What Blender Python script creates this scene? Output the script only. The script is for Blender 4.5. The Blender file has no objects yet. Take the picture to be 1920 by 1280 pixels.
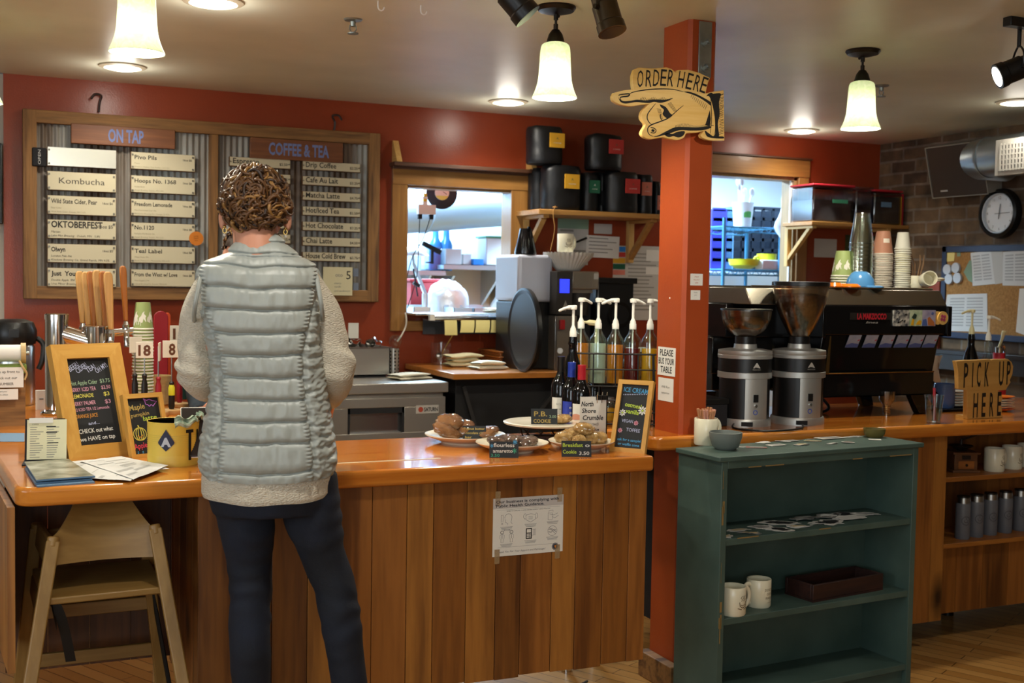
import bpy, bmesh, math, random
from mathutils import Vector, Matrix, Euler, noise
random.seed(7)
SC = bpy.context.scene
COL = SC.collection
PI = math.pi
V = Vector

# camera, world, exposure, large lights
UNIT = 0.9          # the room was surveyed in units of 0.9 m; every mesh, lamp and the camera are laid out in metres through it
H = 1.61
FPX = 2200.0
YAW, PITCH, ROLL = math.radians(24.2), math.radians(2.92), math.radians(1.0)
CW = V((math.sin(YAW)*math.cos(PITCH), math.cos(YAW)*math.cos(PITCH), -math.sin(PITCH)))
_r0 = V((math.cos(YAW), -math.sin(YAW), 0)); _u0 = _r0.cross(CW)
CR = _r0*math.cos(ROLL) + _u0*math.sin(ROLL); CU = CR.cross(CW)
CAM = V((0, 0, H))
cd = bpy.data.cameras.new('camera'); cam = bpy.data.objects.new('camera', cd); COL.objects.link(cam)
cd.sensor_width = 36; cd.lens = FPX/1920*36; cd.clip_start = 0.05; cd.clip_end = 60
cd.dof.use_dof = True; cd.dof.focus_distance = 3.6; cd.dof.aperture_fstop = 5.0
cam.matrix_world = Matrix(((CR.x, CU.x, -CW.x, 0), (CR.y, CU.y, -CW.y, 0), (CR.z, CU.z, -CW.z, H), (0, 0, 0, 1)))
cam.location = (0, 0, H*UNIT)
SC.camera = cam
w = bpy.data.worlds.new('world'); SC.world = w; w.use_nodes = True
w.node_tree.nodes['Background'].inputs[0].default_value = (0.75, 0.85, 1, 1)
w.node_tree.nodes['Background'].inputs[1].default_value = 0.05
SC.view_settings.view_transform = 'Standard'; SC.view_settings.look = 'None'
SC.view_settings.gamma = 1; SC.view_settings.exposure = 0.42; SC.view_settings.use_curve_mapping = False
SC.cycles.max_bounces = 8; SC.cycles.transparent_max_bounces = 12; SC.cycles.sample_clamp_indirect = 4.0
SC.cycles.caustics_reflective = False; SC.cycles.caustics_refractive = False

ZC = 2.64            # ceiling
YW = 6.68            # back wall face
XR = 5.88            # brick wall face
HC = 1.018           # counter top
YK = 9.3             # kitchen back wall

def lamp(kind, name, loc, energy, color, rot=(0, 0, 0), **kw):
    d = bpy.data.lights.new(name, kind); d.energy = energy; d.color = color
    for k, x in kw.items(): setattr(d, k, x)
    o = bpy.data.objects.new(name, d); COL.objects.link(o); o.location = V(loc)*UNIT; o.rotation_euler = rot
    return o
WARM = (1.0, 0.80, 0.56)
NEUT = (1.0, 0.94, 0.83)
COOL = (0.60, 0.80, 1.0)
# daylight from the shop windows behind the camera, unseen ceiling lamps over the seating, and an added sign spot
lamp('AREA', 'shop_window_light', (-1.2, -2.6, 1.9), 70, (0.86, 0.94, 1.0), (math.radians(112), 0, math.radians(-22)), shape='RECTANGLE', size=3.2, size_y=1.5)
lamp('AREA', 'side_window_light', (-3.6, 1.6, 1.95), 38, (0.78, 0.89, 1.0), (math.radians(96), 0, math.radians(-78)), shape='RECTANGLE', size=2.4, size_y=1.3)
for x, y, e in ((-0.9, 1.9, 16), (0.75, 2.55, 36), (2.7, 2.3, 18), (4.4, 2.5, 20), (1.8, 0.1, 18)):
    lamp('SPOT', 'seating_downlight', (x, y, ZC-0.03), e, NEUT, spot_size=math.radians(125), spot_blend=0.9, shadow_soft_size=0.08)
lamp('SPOT', 'sign_fill_spot', (2.0, 1.7, ZC-0.1), 58, NEUT, (math.radians(70), 0, math.radians(-11)), spot_size=math.radians(38), spot_blend=0.6, shadow_soft_size=0.04)  # unseen spot added to brighten the sign and the post
# bright cool kitchen ceiling panels behind the pass window and doorway
for x, e in ((2.7, 230), (4.4, 85), (6.0, 60)):
    lamp('AREA', 'kitchen_panel_light', (x, 8.1, 2.78), e, (0.50, 0.76, 1.0), shape='RECTANGLE', size=1.1, size_y=0.5)

# placing helpers (pixel of the photo -> point on a real plane)
def ray(px, py): return CW + CR*((px-960)/FPX) - CU*((py-640)/FPX)
def aY(px, py, y): d = ray(px, py); return CAM + d*(y/d.y)
def aZ(px, py, z): d = ray(px, py); return CAM + d*((z-H)/d.z)
def aX(px, py, x): d = ray(px, py); return CAM + d*(x/d.x)
def ppm(p): return FPX/((V(p)-CAM).dot(CW))     # photo pixels per metre at p

# materials
def lin(h):
    h = h.lstrip('#'); c = [int(h[i:i+2], 16)/255 for i in (0, 2, 4)]
    return tuple(x/12.92 if x <= 0.04045 else ((x+0.055)/1.055)**2.4 for x in c)+(1.0,)
MATS = {}
def mat(name, col, rough=0.5, metal=0.0, spec=0.5, trans=0.0, ior=1.45, emit=None, estr=0.0, alpha=1.0, nz=None, bump=None, coat=0.0, aniso=None):
    """nz=(scale, second colour, detail) mottles the colour; bump=(scale, strength[, stretch])"""
    if name in MATS: return MATS[name]
    m = bpy.data.materials.new(name); m.use_nodes = True; MATS[name] = m
    t = m.node_tree; p = t.nodes['Principled BSDF']
    p.inputs['Base Color'].default_value = lin(col); p.inputs['Roughness'].default_value = rough
    p.inputs['Metallic'].default_value = metal; p.inputs['Specular IOR Level'].default_value = spec
    p.inputs['Transmission Weight'].default_value = trans; p.inputs['IOR'].default_value = ior
    p.inputs['Alpha'].default_value = alpha; p.inputs['Coat Weight'].default_value = coat
    p.inputs['Coat Roughness'].default_value = 0.08
    if emit: p.inputs['Emission Color'].default_value = lin(emit); p.inputs['Emission Strength'].default_value = estr
    tc = None
    def coord(stretch=(1, 1, 1)):
        nonlocal tc
        if tc is None: tc = t.nodes.new('ShaderNodeTexCoord')
        mp = t.nodes.new('ShaderNodeMapping'); mp.inputs['Scale'].default_value = stretch
        t.links.new(tc.outputs['Object'], mp.inputs['Vector']); return mp.outputs['Vector']
    if nz:
        n = t.nodes.new('ShaderNodeTexNoise'); n.inputs['Scale'].default_value = nz[0]; n.inputs['Detail'].default_value = nz[2] if len(nz) > 2 else 4
        t.links.new(coord(nz[3] if len(nz) > 3 else (1, 1, 1)), n.inputs['Vector'])
        r = t.nodes.new('ShaderNodeValToRGB'); r.color_ramp.elements[0].position = 0.35; r.color_ramp.elements[1].position = 0.65
        r.color_ramp.elements[0].color = lin(col); r.color_ramp.elements[1].color = lin(nz[1])
        t.links.new(n.outputs['Fac'], r.inputs['Fac']); t.links.new(r.outputs['Color'], p.inputs['Base Color'])
    if bump:
        n = t.nodes.new('ShaderNodeTexNoise'); n.inputs['Scale'].default_value = bump[0]; n.inputs['Detail'].default_value = 3
        t.links.new(coord(bump[2] if len(bump) > 2 else (1, 1, 1)), n.inputs['Vector'])
        b = t.nodes.new('ShaderNodeBump'); b.inputs['Strength'].default_value = bump[1]; b.inputs['Distance'].default_value = 0.01
        t.links.new(n.outputs['Fac'], b.inputs['Height']); t.links.new(b.outputs['Normal'], p.inputs['Normal'])
    return m
def wood(name, c1, c2, axis='x', scale=6.0, rough=0.45, knots=None, coat=0.0, ring=9.0, dark=None):
    """grain stretched along an axis; knots=(scale, colour)"""
    if name in MATS: return MATS[name]
    m = bpy.data.materials.new(name); m.use_nodes = True; MATS[name] = m
    t = m.node_tree; p = t.nodes['Principled BSDF']; p.inputs['Roughness'].default_value = rough
    p.inputs['Coat Weight'].default_value = coat; p.inputs['Coat Roughness'].default_value = 0.06
    tc = t.nodes.new('ShaderNodeTexCoord'); mp = t.nodes.new('ShaderNodeMapping')
    s = [scale]*3; s['xyz'.index(axis)] = scale*0.07
    mp.inputs['Scale'].default_value = s; t.links.new(tc.outputs['Object'], mp.inputs['Vector'])
    n = t.nodes.new('ShaderNodeTexNoise'); n.inputs['Scale'].default_value = 1.3; n.inputs['Detail'].default_value = 3; n.inputs['Distortion'].default_value = 0.6
    t.links.new(mp.outputs['Vector'], n.inputs['Vector'])
    mu = t.nodes.new('ShaderNodeMath'); mu.operation = 'MULTIPLY'; mu.inputs[1].default_value = ring
    t.links.new(n.outputs['Fac'], mu.inputs[0])
    si = t.nodes.new('ShaderNodeMath'); si.operation = 'SINE'; t.links.new(mu.outputs[0], si.inputs[0])
    n2 = t.nodes.new('ShaderNodeTexNoise'); n2.inputs['Scale'].default_value = 9; n2.inputs['Detail'].default_value = 4
    t.links.new(mp.outputs['Vector'], n2.inputs['Vector'])
    ma = t.nodes.new('ShaderNodeMath'); ma.operation = 'MULTIPLY_ADD'; ma.inputs[1].default_value = 0.25
    t.links.new(si.outputs[0], ma.inputs[0]); t.links.new(n2.outputs['Fac'], ma.inputs[2])
    r = t.nodes.new('ShaderNodeValToRGB'); r.color_ramp.elements[0].position = 0.22; r.color_ramp.elements[1].position = 0.8
    r.color_ramp.elements[0].color = lin(c1); r.color_ramp.elements[1].color = lin(c2)
    t.links.new(ma.outputs[0], r.inputs['Fac']); out = r.outputs['Color']
    if knots:
        k = t.nodes.new('ShaderNodeTexVoronoi'); k.inputs['Scale'].default_value = knots[0]
        mk = t.nodes.new('ShaderNodeMapping'); ks = [1.0]*3; ks['xyz'.index(axis)] = 0.55; mk.inputs['Scale'].default_value = ks
        nk = t.nodes.new('ShaderNodeTexNoise'); nk.inputs['Scale'].default_value = 14
        t.links.new(tc.outputs['Object'], nk.inputs['Vector'])
        va = t.nodes.new('ShaderNodeVectorMath'); va.operation = 'MULTIPLY_ADD'; va.inputs[1].default_value = (0.03,)*3
        t.links.new(nk.outputs['Color'], va.inputs[0]); t.links.new(tc.outputs['Object'], va.inputs[2])
        t.links.new(va.outputs[0], mk.inputs['Vector']); t.links.new(mk.outputs['Vector'], k.inputs['Vector'])
        kr = t.nodes.new('ShaderNodeValToRGB'); kr.color_ramp.elements[0].position = 0.05; kr.color_ramp.elements[1].position = 0.21
        kr.color_ramp.elements[0].color = (0, 0, 0, 1); kr.color_ramp.elements[1].color = (1, 1, 1, 1)
        t.links.new(k.outputs['Distance'], kr.inputs['Fac'])
        mx = t.nodes.new('ShaderNodeMix'); mx.data_type = 'RGBA'; mx.inputs[6].default_value = lin(knots[1])
        t.links.new(kr.outputs['Color'], mx.inputs[0]); t.links.new(out, mx.inputs[7]); out = mx.outputs[2]
    t.links.new(out, p.inputs['Base Color'])
    b = t.nodes.new('ShaderNodeBump'); b.inputs['Strength'].default_value = 0.12; b.inputs['Distance'].default_value = 0.004
    t.links.new(ma.outputs[0], b.inputs['Height']); t.links.new(b.outputs['Normal'], p.inputs['Normal'])
    return m
def glass(name, col='#ffffff', rough=0.02, alpha=0.25):
    """thin clear ware: mostly see-through with a glossy skin"""
    if name in MATS: return MATS[name]
    m = bpy.data.materials.new(name); m.use_nodes = True; MATS[name] = m; t = m.node_tree
    t.nodes.remove(t.nodes['Principled BSDF']); out = t.nodes['Material Output']
    tr = t.nodes.new('ShaderNodeBsdfTransparent'); tr.inputs[0].default_value = lin(col)
    gl = t.nodes.new('ShaderNodeBsdfGlossy'); gl.inputs[0].default_value = (0.9, 0.92, 0.92, 1); gl.inputs[1].default_value = rough
    lw = t.nodes.new('ShaderNodeLayerWeight'); lw.inputs[0].default_value = 0.5
    pw = t.nodes.new('ShaderNodeMath'); pw.operation = 'POWER'; pw.inputs[1].default_value = 3.0; t.links.new(lw.outputs['Facing'], pw.inputs[0])
    ad = t.nodes.new('ShaderNodeMath'); ad.operation = 'MULTIPLY_ADD'; ad.inputs[1].default_value = 0.5; ad.inputs[2].default_value = alpha*0.5; ad.use_clamp = True
    t.links.new(pw.outputs[0], ad.inputs[0])
    mx = t.nodes.new('ShaderNodeMixShader'); t.links.new(ad.outputs[0], mx.inputs[0])
    t.links.new(tr.outputs[0], mx.inputs[1]); t.links.new(gl.outputs[0], mx.inputs[2]); t.links.new(mx.outputs[0], out.inputs[0])
    return m
def liquid(name, col):
    """cloudy coloured liquid that lets light through"""
    m = bpy.data.materials.new(name); m.use_nodes = True; MATS[name] = m; t = m.node_tree; p = t.nodes['Principled BSDF']
    p.inputs['Base Color'].default_value = lin(col); p.inputs['Roughness'].default_value = 0.2
    tl = t.nodes.new('ShaderNodeBsdfTranslucent'); tl.inputs[0].default_value = lin(col); mx = t.nodes.new('ShaderNodeMixShader'); mx.inputs[0].default_value = 0.62
    t.links.new(p.outputs[0], mx.inputs[1]); t.links.new(tl.outputs[0], mx.inputs[2]); t.links.new(mx.outputs[0], t.nodes['Material Output'].inputs[0]); return m

# mesh helpers
_TX = {}
def text_geo(s, bold=0.0, shear=0.0):
    k = (s, bold, shear)
    if k not in _TX:
        c = bpy.data.curves.new('t', 'FONT'); c.body = s; c.size = 1.0; c.resolution_u = 2; c.offset = bold; c.shear = shear; c.fill_mode = 'FRONT'
        o = bpy.data.objects.new('t', c); COL.objects.link(o)
        dg = bpy.context.evaluated_depsgraph_get(); me = bpy.data.meshes.new_from_object(o.evaluated_get(dg))
        vs = [(v.co.x, v.co.y) for v in me.vertices]; fs = [tuple(p.vertices) for p in me.polygons]
        bpy.data.objects.remove(o); bpy.data.curves.remove(c); bpy.data.meshes.remove(me)
        if not vs: vs = [(0, 0)]
        _TX[k] = (vs, fs, min(v[0] for v in vs), max(v[0] for v in vs))
    return _TX[k]
class MB:
    def __init__(s): s.v = []; s.f = []; s.m = []; s.mats = []
    def mi(s, m):
        if isinstance(m, str): m = MATS[m]
        if m not in s.mats: s.mats.append(m)
        return s.mats.index(m)
    def add(s, vs, fs, m, M=None):
        k = len(s.v); i = s.mi(m)
        for v in vs:
            v = V(v); s.v.append(M @ v if M is not None else v)
        for f in fs: s.f.append([k+j for j in f]); s.m.append(i)
        return s
    def box(s, a, b, m, M=None):
        x0, y0, z0 = [min(p, q) for p, q in zip(a, b)]; x1, y1, z1 = [max(p, q) for p, q in zip(a, b)]
        vs = [(x0, y0, z0), (x1, y0, z0), (x1, y1, z0), (x0, y1, z0), (x0, y0, z1), (x1, y0, z1), (x1, y1, z1), (x0, y1, z1)]
        return s.add(vs, [(0, 3, 2, 1), (4, 5, 6, 7), (0, 1, 5, 4), (1, 2, 6, 5), (2, 3, 7, 6), (3, 0, 4, 7)], m, M)
    def bar(s, p0, p1, w, d, m, up=(0, 0, 1)):
        """rectangular bar from p0 to p1"""
        p0, p1 = V(p0), V(p1); t = (p1-p0).normalized(); u = V(up)
        if abs(t.dot(u)) > 0.98: u = V((0, 1, 0))
        a = t.cross(u).normalized(); b = a.cross(t)
        vs = [p+a*x*w/2+b*y*d/2 for p in (p0, p1) for x, y in ((-1, -1), (1, -1), (1, 1), (-1, 1))]
        return s.add(vs, [(0, 3, 2, 1), (4, 5, 6, 7), (0, 1, 5, 4), (1, 2, 6, 5), (2, 3, 7, 6), (3, 0, 4, 7)], m)
    def cyl(s, p0, p1, r0, m, r1=None, n=20):
        return s.tube([p0, p1], [r0, r0 if r1 is None else r1], m, n)
    def tube(s, pts, r, m, n=8, cap=True, ry=None):
        pts = [V(p) for p in pts]; N = len(pts)
        if not hasattr(r, '__len__'): r = [r]*N
        t0 = (pts[1]-pts[0]).normalized(); u = V((0, 0, 1)) if abs(t0.z) < 0.9 else V((0, 1, 0))
        a = t0.cross(u).normalized(); vs = []
        for i, p in enumerate(pts):
            t = (pts[min(i+1, N-1)]-pts[max(i-1, 0)]).normalized()
            a = (a-t*a.dot(t)).normalized(); b = t.cross(a)
            for k in range(n):
                c, q = math.cos(2*PI*k/n), math.sin(2*PI*k/n)
                vs.append(p+a*c*r[i]+b*q*(r[i] if ry is None else ry[i]))
        fs = [(i*n+k, i*n+(k+1) % n, (i+1)*n+(k+1) % n, (i+1)*n+k) for i in range(N-1) for k in range(n)]
        if cap: fs += [tuple(range(n-1, -1, -1)), tuple((N-1)*n+k for k in range(n))]
        return s.add(vs, fs, m)
    def lathe(s, prof, m, c=(0, 0, 0), n=28, M=None, closed=False):
        vs = []; fs = []; P = len(prof); c = V(c)
        for r, z in prof:
            for k in range(n): vs.append(c+V((r*math.cos(2*PI*k/n), r*math.sin(2*PI*k/n), z)))
        for i in range(P-1 if not closed else P):
            j = (i+1) % P
            for k in range(n): fs.append((i*n+k, i*n+(k+1) % n, j*n+(k+1) % n, j*n+k))
        if not closed:
            if prof[0][0] > 1e-5: fs.append(tuple(range(n-1, -1, -1)))
            if prof[-1][0] > 1e-5: fs.append(tuple((P-1)*n+k for k in range(n)))
        return s.add(vs, fs, m, M)
    def prism(s, poly, O, U, W, d, m):
        """polygon in the plane (O; U, W), extruded by d along U x W"""
        O, U, W = V(O), V(U), V(W); N = U.cross(W).normalized()
        ar = sum(poly[i][0]*poly[(i+1) % len(poly)][1]-poly[(i+1) % len(poly)][0]*poly[i][1] for i in range(len(poly)))
        if ar < 0: poly = poly[::-1]
        n = len(poly); vs = [O+U*a+W*b for a, b in poly]+[O+U*a+W*b+N*d for a, b in poly]
        fs = [tuple(range(n-1, -1, -1)), tuple(range(n, 2*n))]+[(i, (i+1) % n, n+(i+1) % n, n+i) for i in range(n)]
        return s.add(vs, fs, m)
    def ribbon(s, pts, w, O, U, W, m, off=0.0006, closed=False):
        """flat painted stroke on the plane (O; U, W)"""
        O, U, W = V(O), V(U), V(W); N = U.cross(W).normalized(); P = [V((a, b)) for a, b in pts]
        if closed: P.append(P[0])
        vs = []; n = len(P)
        for i, p in enumerate(P):
            t = P[min(i+1, n-1)]-P[max(i-1, 0)]
            if t.length < 1e-9: t = V((1, 0))
            t.normalize(); q = V((-t.y, t.x)); ww = w[i] if hasattr(w, '__len__') else w
            for sg in (-1, 1):
                e = p+q*sg*ww/2; vs.append(O+U*e.x+W*e.y+N*off)
        return s.add(vs, [(2*i, 2*i+2, 2*i+3, 2*i+1) for i in range(n-1)], m)
    def text(s, t, O, U, W, h, m, w=None, al='C', bold=0.0, shear=0.0, off=0.0007, fn=None):
        """lettering of cap height h on the plane; fn bends (u, v) onto another surface"""
        O, U, W = V(O), V(U).normalized(), V(W).normalized(); N = U.cross(W)
        vs, fs, x0, x1 = text_geo(t, bold, shear); k = h/0.72; kx = k if not w else w/max(x1-x0, 1e-6)
        dx = {'C': -(x0+x1)/2, 'L': -x0, 'R': -x1}[al]
        pts = [((x+dx)*kx, y*k) for x, y in vs]
        return s.add([fn(a, b) if fn else O+U*a+W*b+N*off for a, b in pts], fs, m)
    def ball(s, c, r, m, n=16, k=10, M=None):
        if not hasattr(r, '__len__'): r = (r, r, r)
        c = V(c); vs = [c+V((0, 0, -r[2]))]; fs = []
        for i in range(1, k):
            a = -PI/2+PI*i/k
            for j in range(n): vs.append(c+V((r[0]*math.cos(a)*math.cos(2*PI*j/n), r[1]*math.cos(a)*math.sin(2*PI*j/n), r[2]*math.sin(a))))
        vs.append(c+V((0, 0, r[2]))); L = len(vs)-1
        for j in range(n): fs.append((0, 1+(j+1) % n, 1+j)); fs.append((L, L-n+j, L-n+(j+1) % n))
        for i in range(k-2):
            for j in range(n): fs.append((1+i*n+j, 1+i*n+(j+1) % n, 1+(i+1)*n+(j+1) % n, 1+(i+1)*n+j))
        return s.add(vs, fs, m, M)
    def grid(s, fn, nu, nv, m, cu=False):
        """surface fn(i/nu, j/nv); cu closes it in u"""
        U = nu if cu else nu+1
        vs = [fn(i/nu, j/nv) for j in range(nv+1) for i in range(U)]
        fs = [(j*U+i, j*U+(i+1) % U, (j+1)*U+(i+1) % U, (j+1)*U+i) for j in range(nv) for i in range(nu)]
        return s.add(vs, fs, m)
    def build(s, name, parent=None, world=False, bevel=0.0, seg=2, smooth=35, origin=None):
        me = bpy.data.meshes.new(name); M = None
        if parent is not None:
            if world: M = WM[parent.name].inverted()
        else:
            if origin is None:
                lo = [min(v[i] for v in s.v) for i in range(3)]; hi = [max(v[i] for v in s.v) for i in range(3)]
                origin = V(((lo[0]+hi[0])/2, (lo[1]+hi[1])/2, lo[2]))
            M = Matrix.Translation(-V(origin))
        me.from_pydata([(M @ v if M is not None else v)*UNIT for v in s.v], [], s.f)
        for m in s.mats: me.materials.append(m)
        me.polygons.foreach_set('material_index', s.m)
        me.update()
        if smooth:
            me.polygons.foreach_set('use_smooth', [True]*len(me.polygons)); me.set_sharp_from_angle(angle=math.radians(smooth))
        o = bpy.data.objects.new(name, me); COL.objects.link(o)
        if parent is not None: o.parent = parent; WM[o.name] = WM[parent.name].copy()
        else: o.location = V(origin)*UNIT; WM[o.name] = Matrix.Translation(V(origin))
        if bevel:
            b = o.modifiers.new('bevel', 'BEVEL'); b.width = bevel*UNIT; b.segments = seg; b.limit_method = 'ANGLE'; b.angle_limit = math.radians(40)
            b.harden_normals = False
        return o
WM = {}
def tag(o, label, cat, group=None, kind=None):
    if label: o['label'] = label
    if cat: o['category'] = cat
    if group: o['group'] = group
    if kind: o['kind'] = kind
    return o
def thing(name, label, cat, loc=(0, 0, 0), rz=0.0, group=None):
    o = bpy.data.objects.new(name, None); o.empty_display_size = 0.05; COL.objects.link(o)
    o.location = V(loc)*UNIT; o.rotation_euler = (0, 0, rz); WM[o.name] = Matrix.Translation(V(loc)) @ Matrix.Rotation(rz, 4, 'Z')
    return tag(o, label, cat, group)
def struct(name, mb, **kw):
    o = mb.build(name, **kw)
    if o.parent is None: o['kind'] = 'structure'
    return o
def dup(root, loc, rz, label, group=None):
    kids = {}
    for c in bpy.data.objects:
        if c.parent: kids.setdefault(c.parent.name, []).append(c)
    def cp(o, par):
        n = o.copy(); COL.objects.link(n)
        if par is not None: n.parent = par
        for c in kids.get(o.name, []): cp(c, n)
        return n
    r = cp(root, None); r.location = V(loc)*UNIT; r.rotation_euler = (0, 0, rz); r['label'] = label
    if group: r['group'] = group
    return r
X3, Y3, Z3 = V((1, 0, 0)), V((0, 1, 0)), V((0, 0, 1))
def bez(p, n=10):
    """Catmull-Rom through the points"""
    p = [V(q) for q in p]; out = []
    for i in range(len(p)-1):
        a, b, c, d = p[max(i-1, 0)], p[i], p[i+1], p[min(i+2, len(p)-1)]
        for k in range(n):
            t = k/n; out.append(0.5*((2*b)+(c-a)*t+(2*a-5*b+4*c-d)*t*t+(3*b-a-3*c+d)*t*t*t))
    out.append(p[-1]); return out

# ---- shared materials
mat('white_paint', '#e8e6e0', 0.5); mat('black_plastic', '#121212', 0.35); mat('black_matte', '#17171a', 0.8)
mat('steel', '#b9bab8', 0.28, 1.0, bump=(60, 0.04, (0.05, 1, 1))); mat('chrome', '#d8d8d8', 0.08, 1.0); mat('dark_metal', '#26221f', 0.4, 0.8)
mat('cream_ceramic', '#e2dcc2', 0.22); mat('white_ceramic', '#e6dfcd', 0.2); mat('paper', '#dedbd2', 0.8); mat('yellow_note', '#e2d48a', 0.8)
mat('ink', '#1b1a1c', 0.7); mat('grey_ink', '#8b887f', 0.8); mat('white_plastic', '#e4e2d6', 0.35); mat('chalkboard', '#15171a', 0.6)
mat('gold_metal', '#a8894c', 0.3, 1.0); mat('clear_skin', '#cfd6d4', 0.1)
glass('clear_glass', '#f4faf8', 0.02, 0.10); glass('clear_plastic', '#dfeae4', 0.15, 0.22); glass('film', '#ffffff', 0.07, 0.14)
wood('pine', '#c79a55', '#dcb573', 'x', 9, 0.5); wood('pine_v', '#c79a55', '#dcb573', 'z', 9, 0.5); wood('pine_y', '#c79a55', '#dcb573', 'y', 9, 0.5)
wood('trim_wood', '#8a5f2e', '#a97a3f', 'x', 7, 0.35, coat=0.2); wood('trim_wood_v', '#8a5f2e', '#a97a3f', 'z', 7, 0.35, coat=0.2)
wood('barn_wood', '#553718', '#8a6234', 'x', 10, 0.7, ring=16); wood('barn_wood_v', '#553718', '#8a6234', 'z', 10, 0.7, ring=16)
# room shell
def paint(name, c, c2, rough, bump=0.05):
    return mat(name, c, rough, nz=(2.5, c2, 3), bump=(140, bump))
paint('red_wall', '#8e3c20', '#83341b', 0.28, 0.06); paint('post_paint', '#a3461b', '#973e17', 0.42)
paint('ceiling_paint', '#e2e3d0', '#d8d9c5', 0.42, 0.04); mat('kitchen_wall', '#dfe6ea', 0.6); mat('left_wall', '#b9b3a6', 0.7)
# floor: strip boards running obliquely
m = mat('floor_boards', '#a97a42', 0.28); t = m.node_tree; p = t.nodes['Principled BSDF']
tc = t.nodes.new('ShaderNodeTexCoord'); mp = t.nodes.new('ShaderNodeMapping'); mp.inputs['Rotation'].default_value = (0, 0, math.radians(-118))
t.links.new(tc.outputs['Object'], mp.inputs['Vector'])
bk = t.nodes.new('ShaderNodeTexBrick'); bk.offset = 0.37; bk.inputs['Scale'].default_value = 1.0; bk.inputs['Brick Width'].default_value = 0.95; bk.inputs['Row Height'].default_value = 0.058
bk.inputs['Mortar Size'].default_value = 0.0016; bk.inputs['Color1'].default_value = lin('#c08f50'); bk.inputs['Color2'].default_value = lin('#a57338'); bk.inputs['Mortar'].default_value = lin('#3f2712')
t.links.new(mp.outputs['Vector'], bk.inputs['Vector'])
m2 = t.nodes.new('ShaderNodeMapping'); m2.inputs['Scale'].default_value = (0.8, 14, 1)
t.links.new(mp.outputs['Vector'], m2.inputs['Vector'])
nn = t.nodes.new('ShaderNodeTexNoise'); nn.inputs['Scale'].default_value = 3; nn.inputs['Detail'].default_value = 4; t.links.new(m2.outputs['Vector'], nn.inputs['Vector'])
mx = t.nodes.new('ShaderNodeMix'); mx.data_type = 'RGBA'; mx.blend_type = 'MULTIPLY'; mx.inputs[0].default_value = 0.25
t.links.new(bk.outputs['Color'], mx.inputs[6]); t.links.new(nn.outputs['Fac'], mx.inputs[7]); t.links.new(mx.outputs[2], p.inputs['Base Color'])
# brick wall
m = mat('brick', '#6b5340', 0.85); t = m.node_tree; p = t.nodes['Principled BSDF']
tc = t.nodes.new('ShaderNodeTexCoord'); sx = t.nodes.new('ShaderNodeSeparateXYZ'); cx = t.nodes.new('ShaderNodeCombineXYZ')
nw = t.nodes.new('ShaderNodeTexNoise'); nw.inputs['Scale'].default_value = 5; t.links.new(tc.outputs['Object'], nw.inputs['Vector'])
va = t.nodes.new('ShaderNodeVectorMath'); va.operation = 'MULTIPLY_ADD'; va.inputs[1].default_value = (0.018,)*3
t.links.new(nw.outputs['Color'], va.inputs[0]); t.links.new(tc.outputs['Object'], va.inputs[2]); t.links.new(va.outputs[0], sx.inputs[0])
t.links.new(sx.outputs['Y'], cx.inputs['X']); t.links.new(sx.outputs['Z'], cx.inputs['Y'])
bk = t.nodes.new('ShaderNodeTexBrick'); bk.inputs['Scale'].default_value = 1; bk.inputs['Brick Width'].default_value = 0.215; bk.inputs['Row Height'].default_value = 0.078
bk.inputs['Mortar Size'].default_value = 0.009; bk.inputs['Mortar Smooth'].default_value = 0.4; bk.inputs['Bias'].default_value = -0.1
bk.inputs['Color1'].default_value = lin('#77634a'); bk.inputs['Color2'].default_value = lin('#483629'); bk.inputs['Mortar'].default_value = lin('#776e64')
t.links.new(cx.outputs[0], bk.inputs['Vector'])
n3 = t.nodes.new('ShaderNodeTexNoise'); n3.inputs['Scale'].default_value = 9; n3.inputs['Detail'].default_value = 5; t.links.new(tc.outputs['Object'], n3.inputs['Vector'])
cr = t.nodes.new('ShaderNodeValToRGB'); cr.color_ramp.elements[0].position = 0.3; cr.color_ramp.elements[1].position = 0.7
cr.color_ramp.elements[0].color = (0.25, 0.22, 0.2, 1); cr.color_ramp.elements[1].color = (1.15, 1.05, 0.95, 1); t.links.new(n3.outputs['Fac'], cr.inputs['Fac'])
mx = t.nodes.new('ShaderNodeMix'); mx.data_type = 'RGBA'; mx.blend_type = 'MULTIPLY'; mx.inputs[0].default_value = 0.85
t.links.new(bk.outputs['Color'], mx.inputs[6]); t.links.new(cr.outputs['Color'], mx.inputs[7]); t.links.new(mx.outputs[2], p.inputs['Base Color'])
bm_ = t.nodes.new('ShaderNodeBump'); bm_.inputs['Strength'].default_value = 0.5; bm_.inputs['Distance'].default_value = 0.006; bm_.invert = True
t.links.new(bk.outputs['Fac'], bm_.inputs['Height']); t.links.new(bm_.outputs['Normal'], p.inputs['Normal'])

struct('floor', MB().box((-4, -3, -0.1), (9, 10, 0), 'floor_boards'), smooth=0)
struct('ceiling', MB().box((-4, -3, ZC), (9, YW+0.001, ZC+0.06), 'ceiling_paint'), smooth=0)
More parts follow.
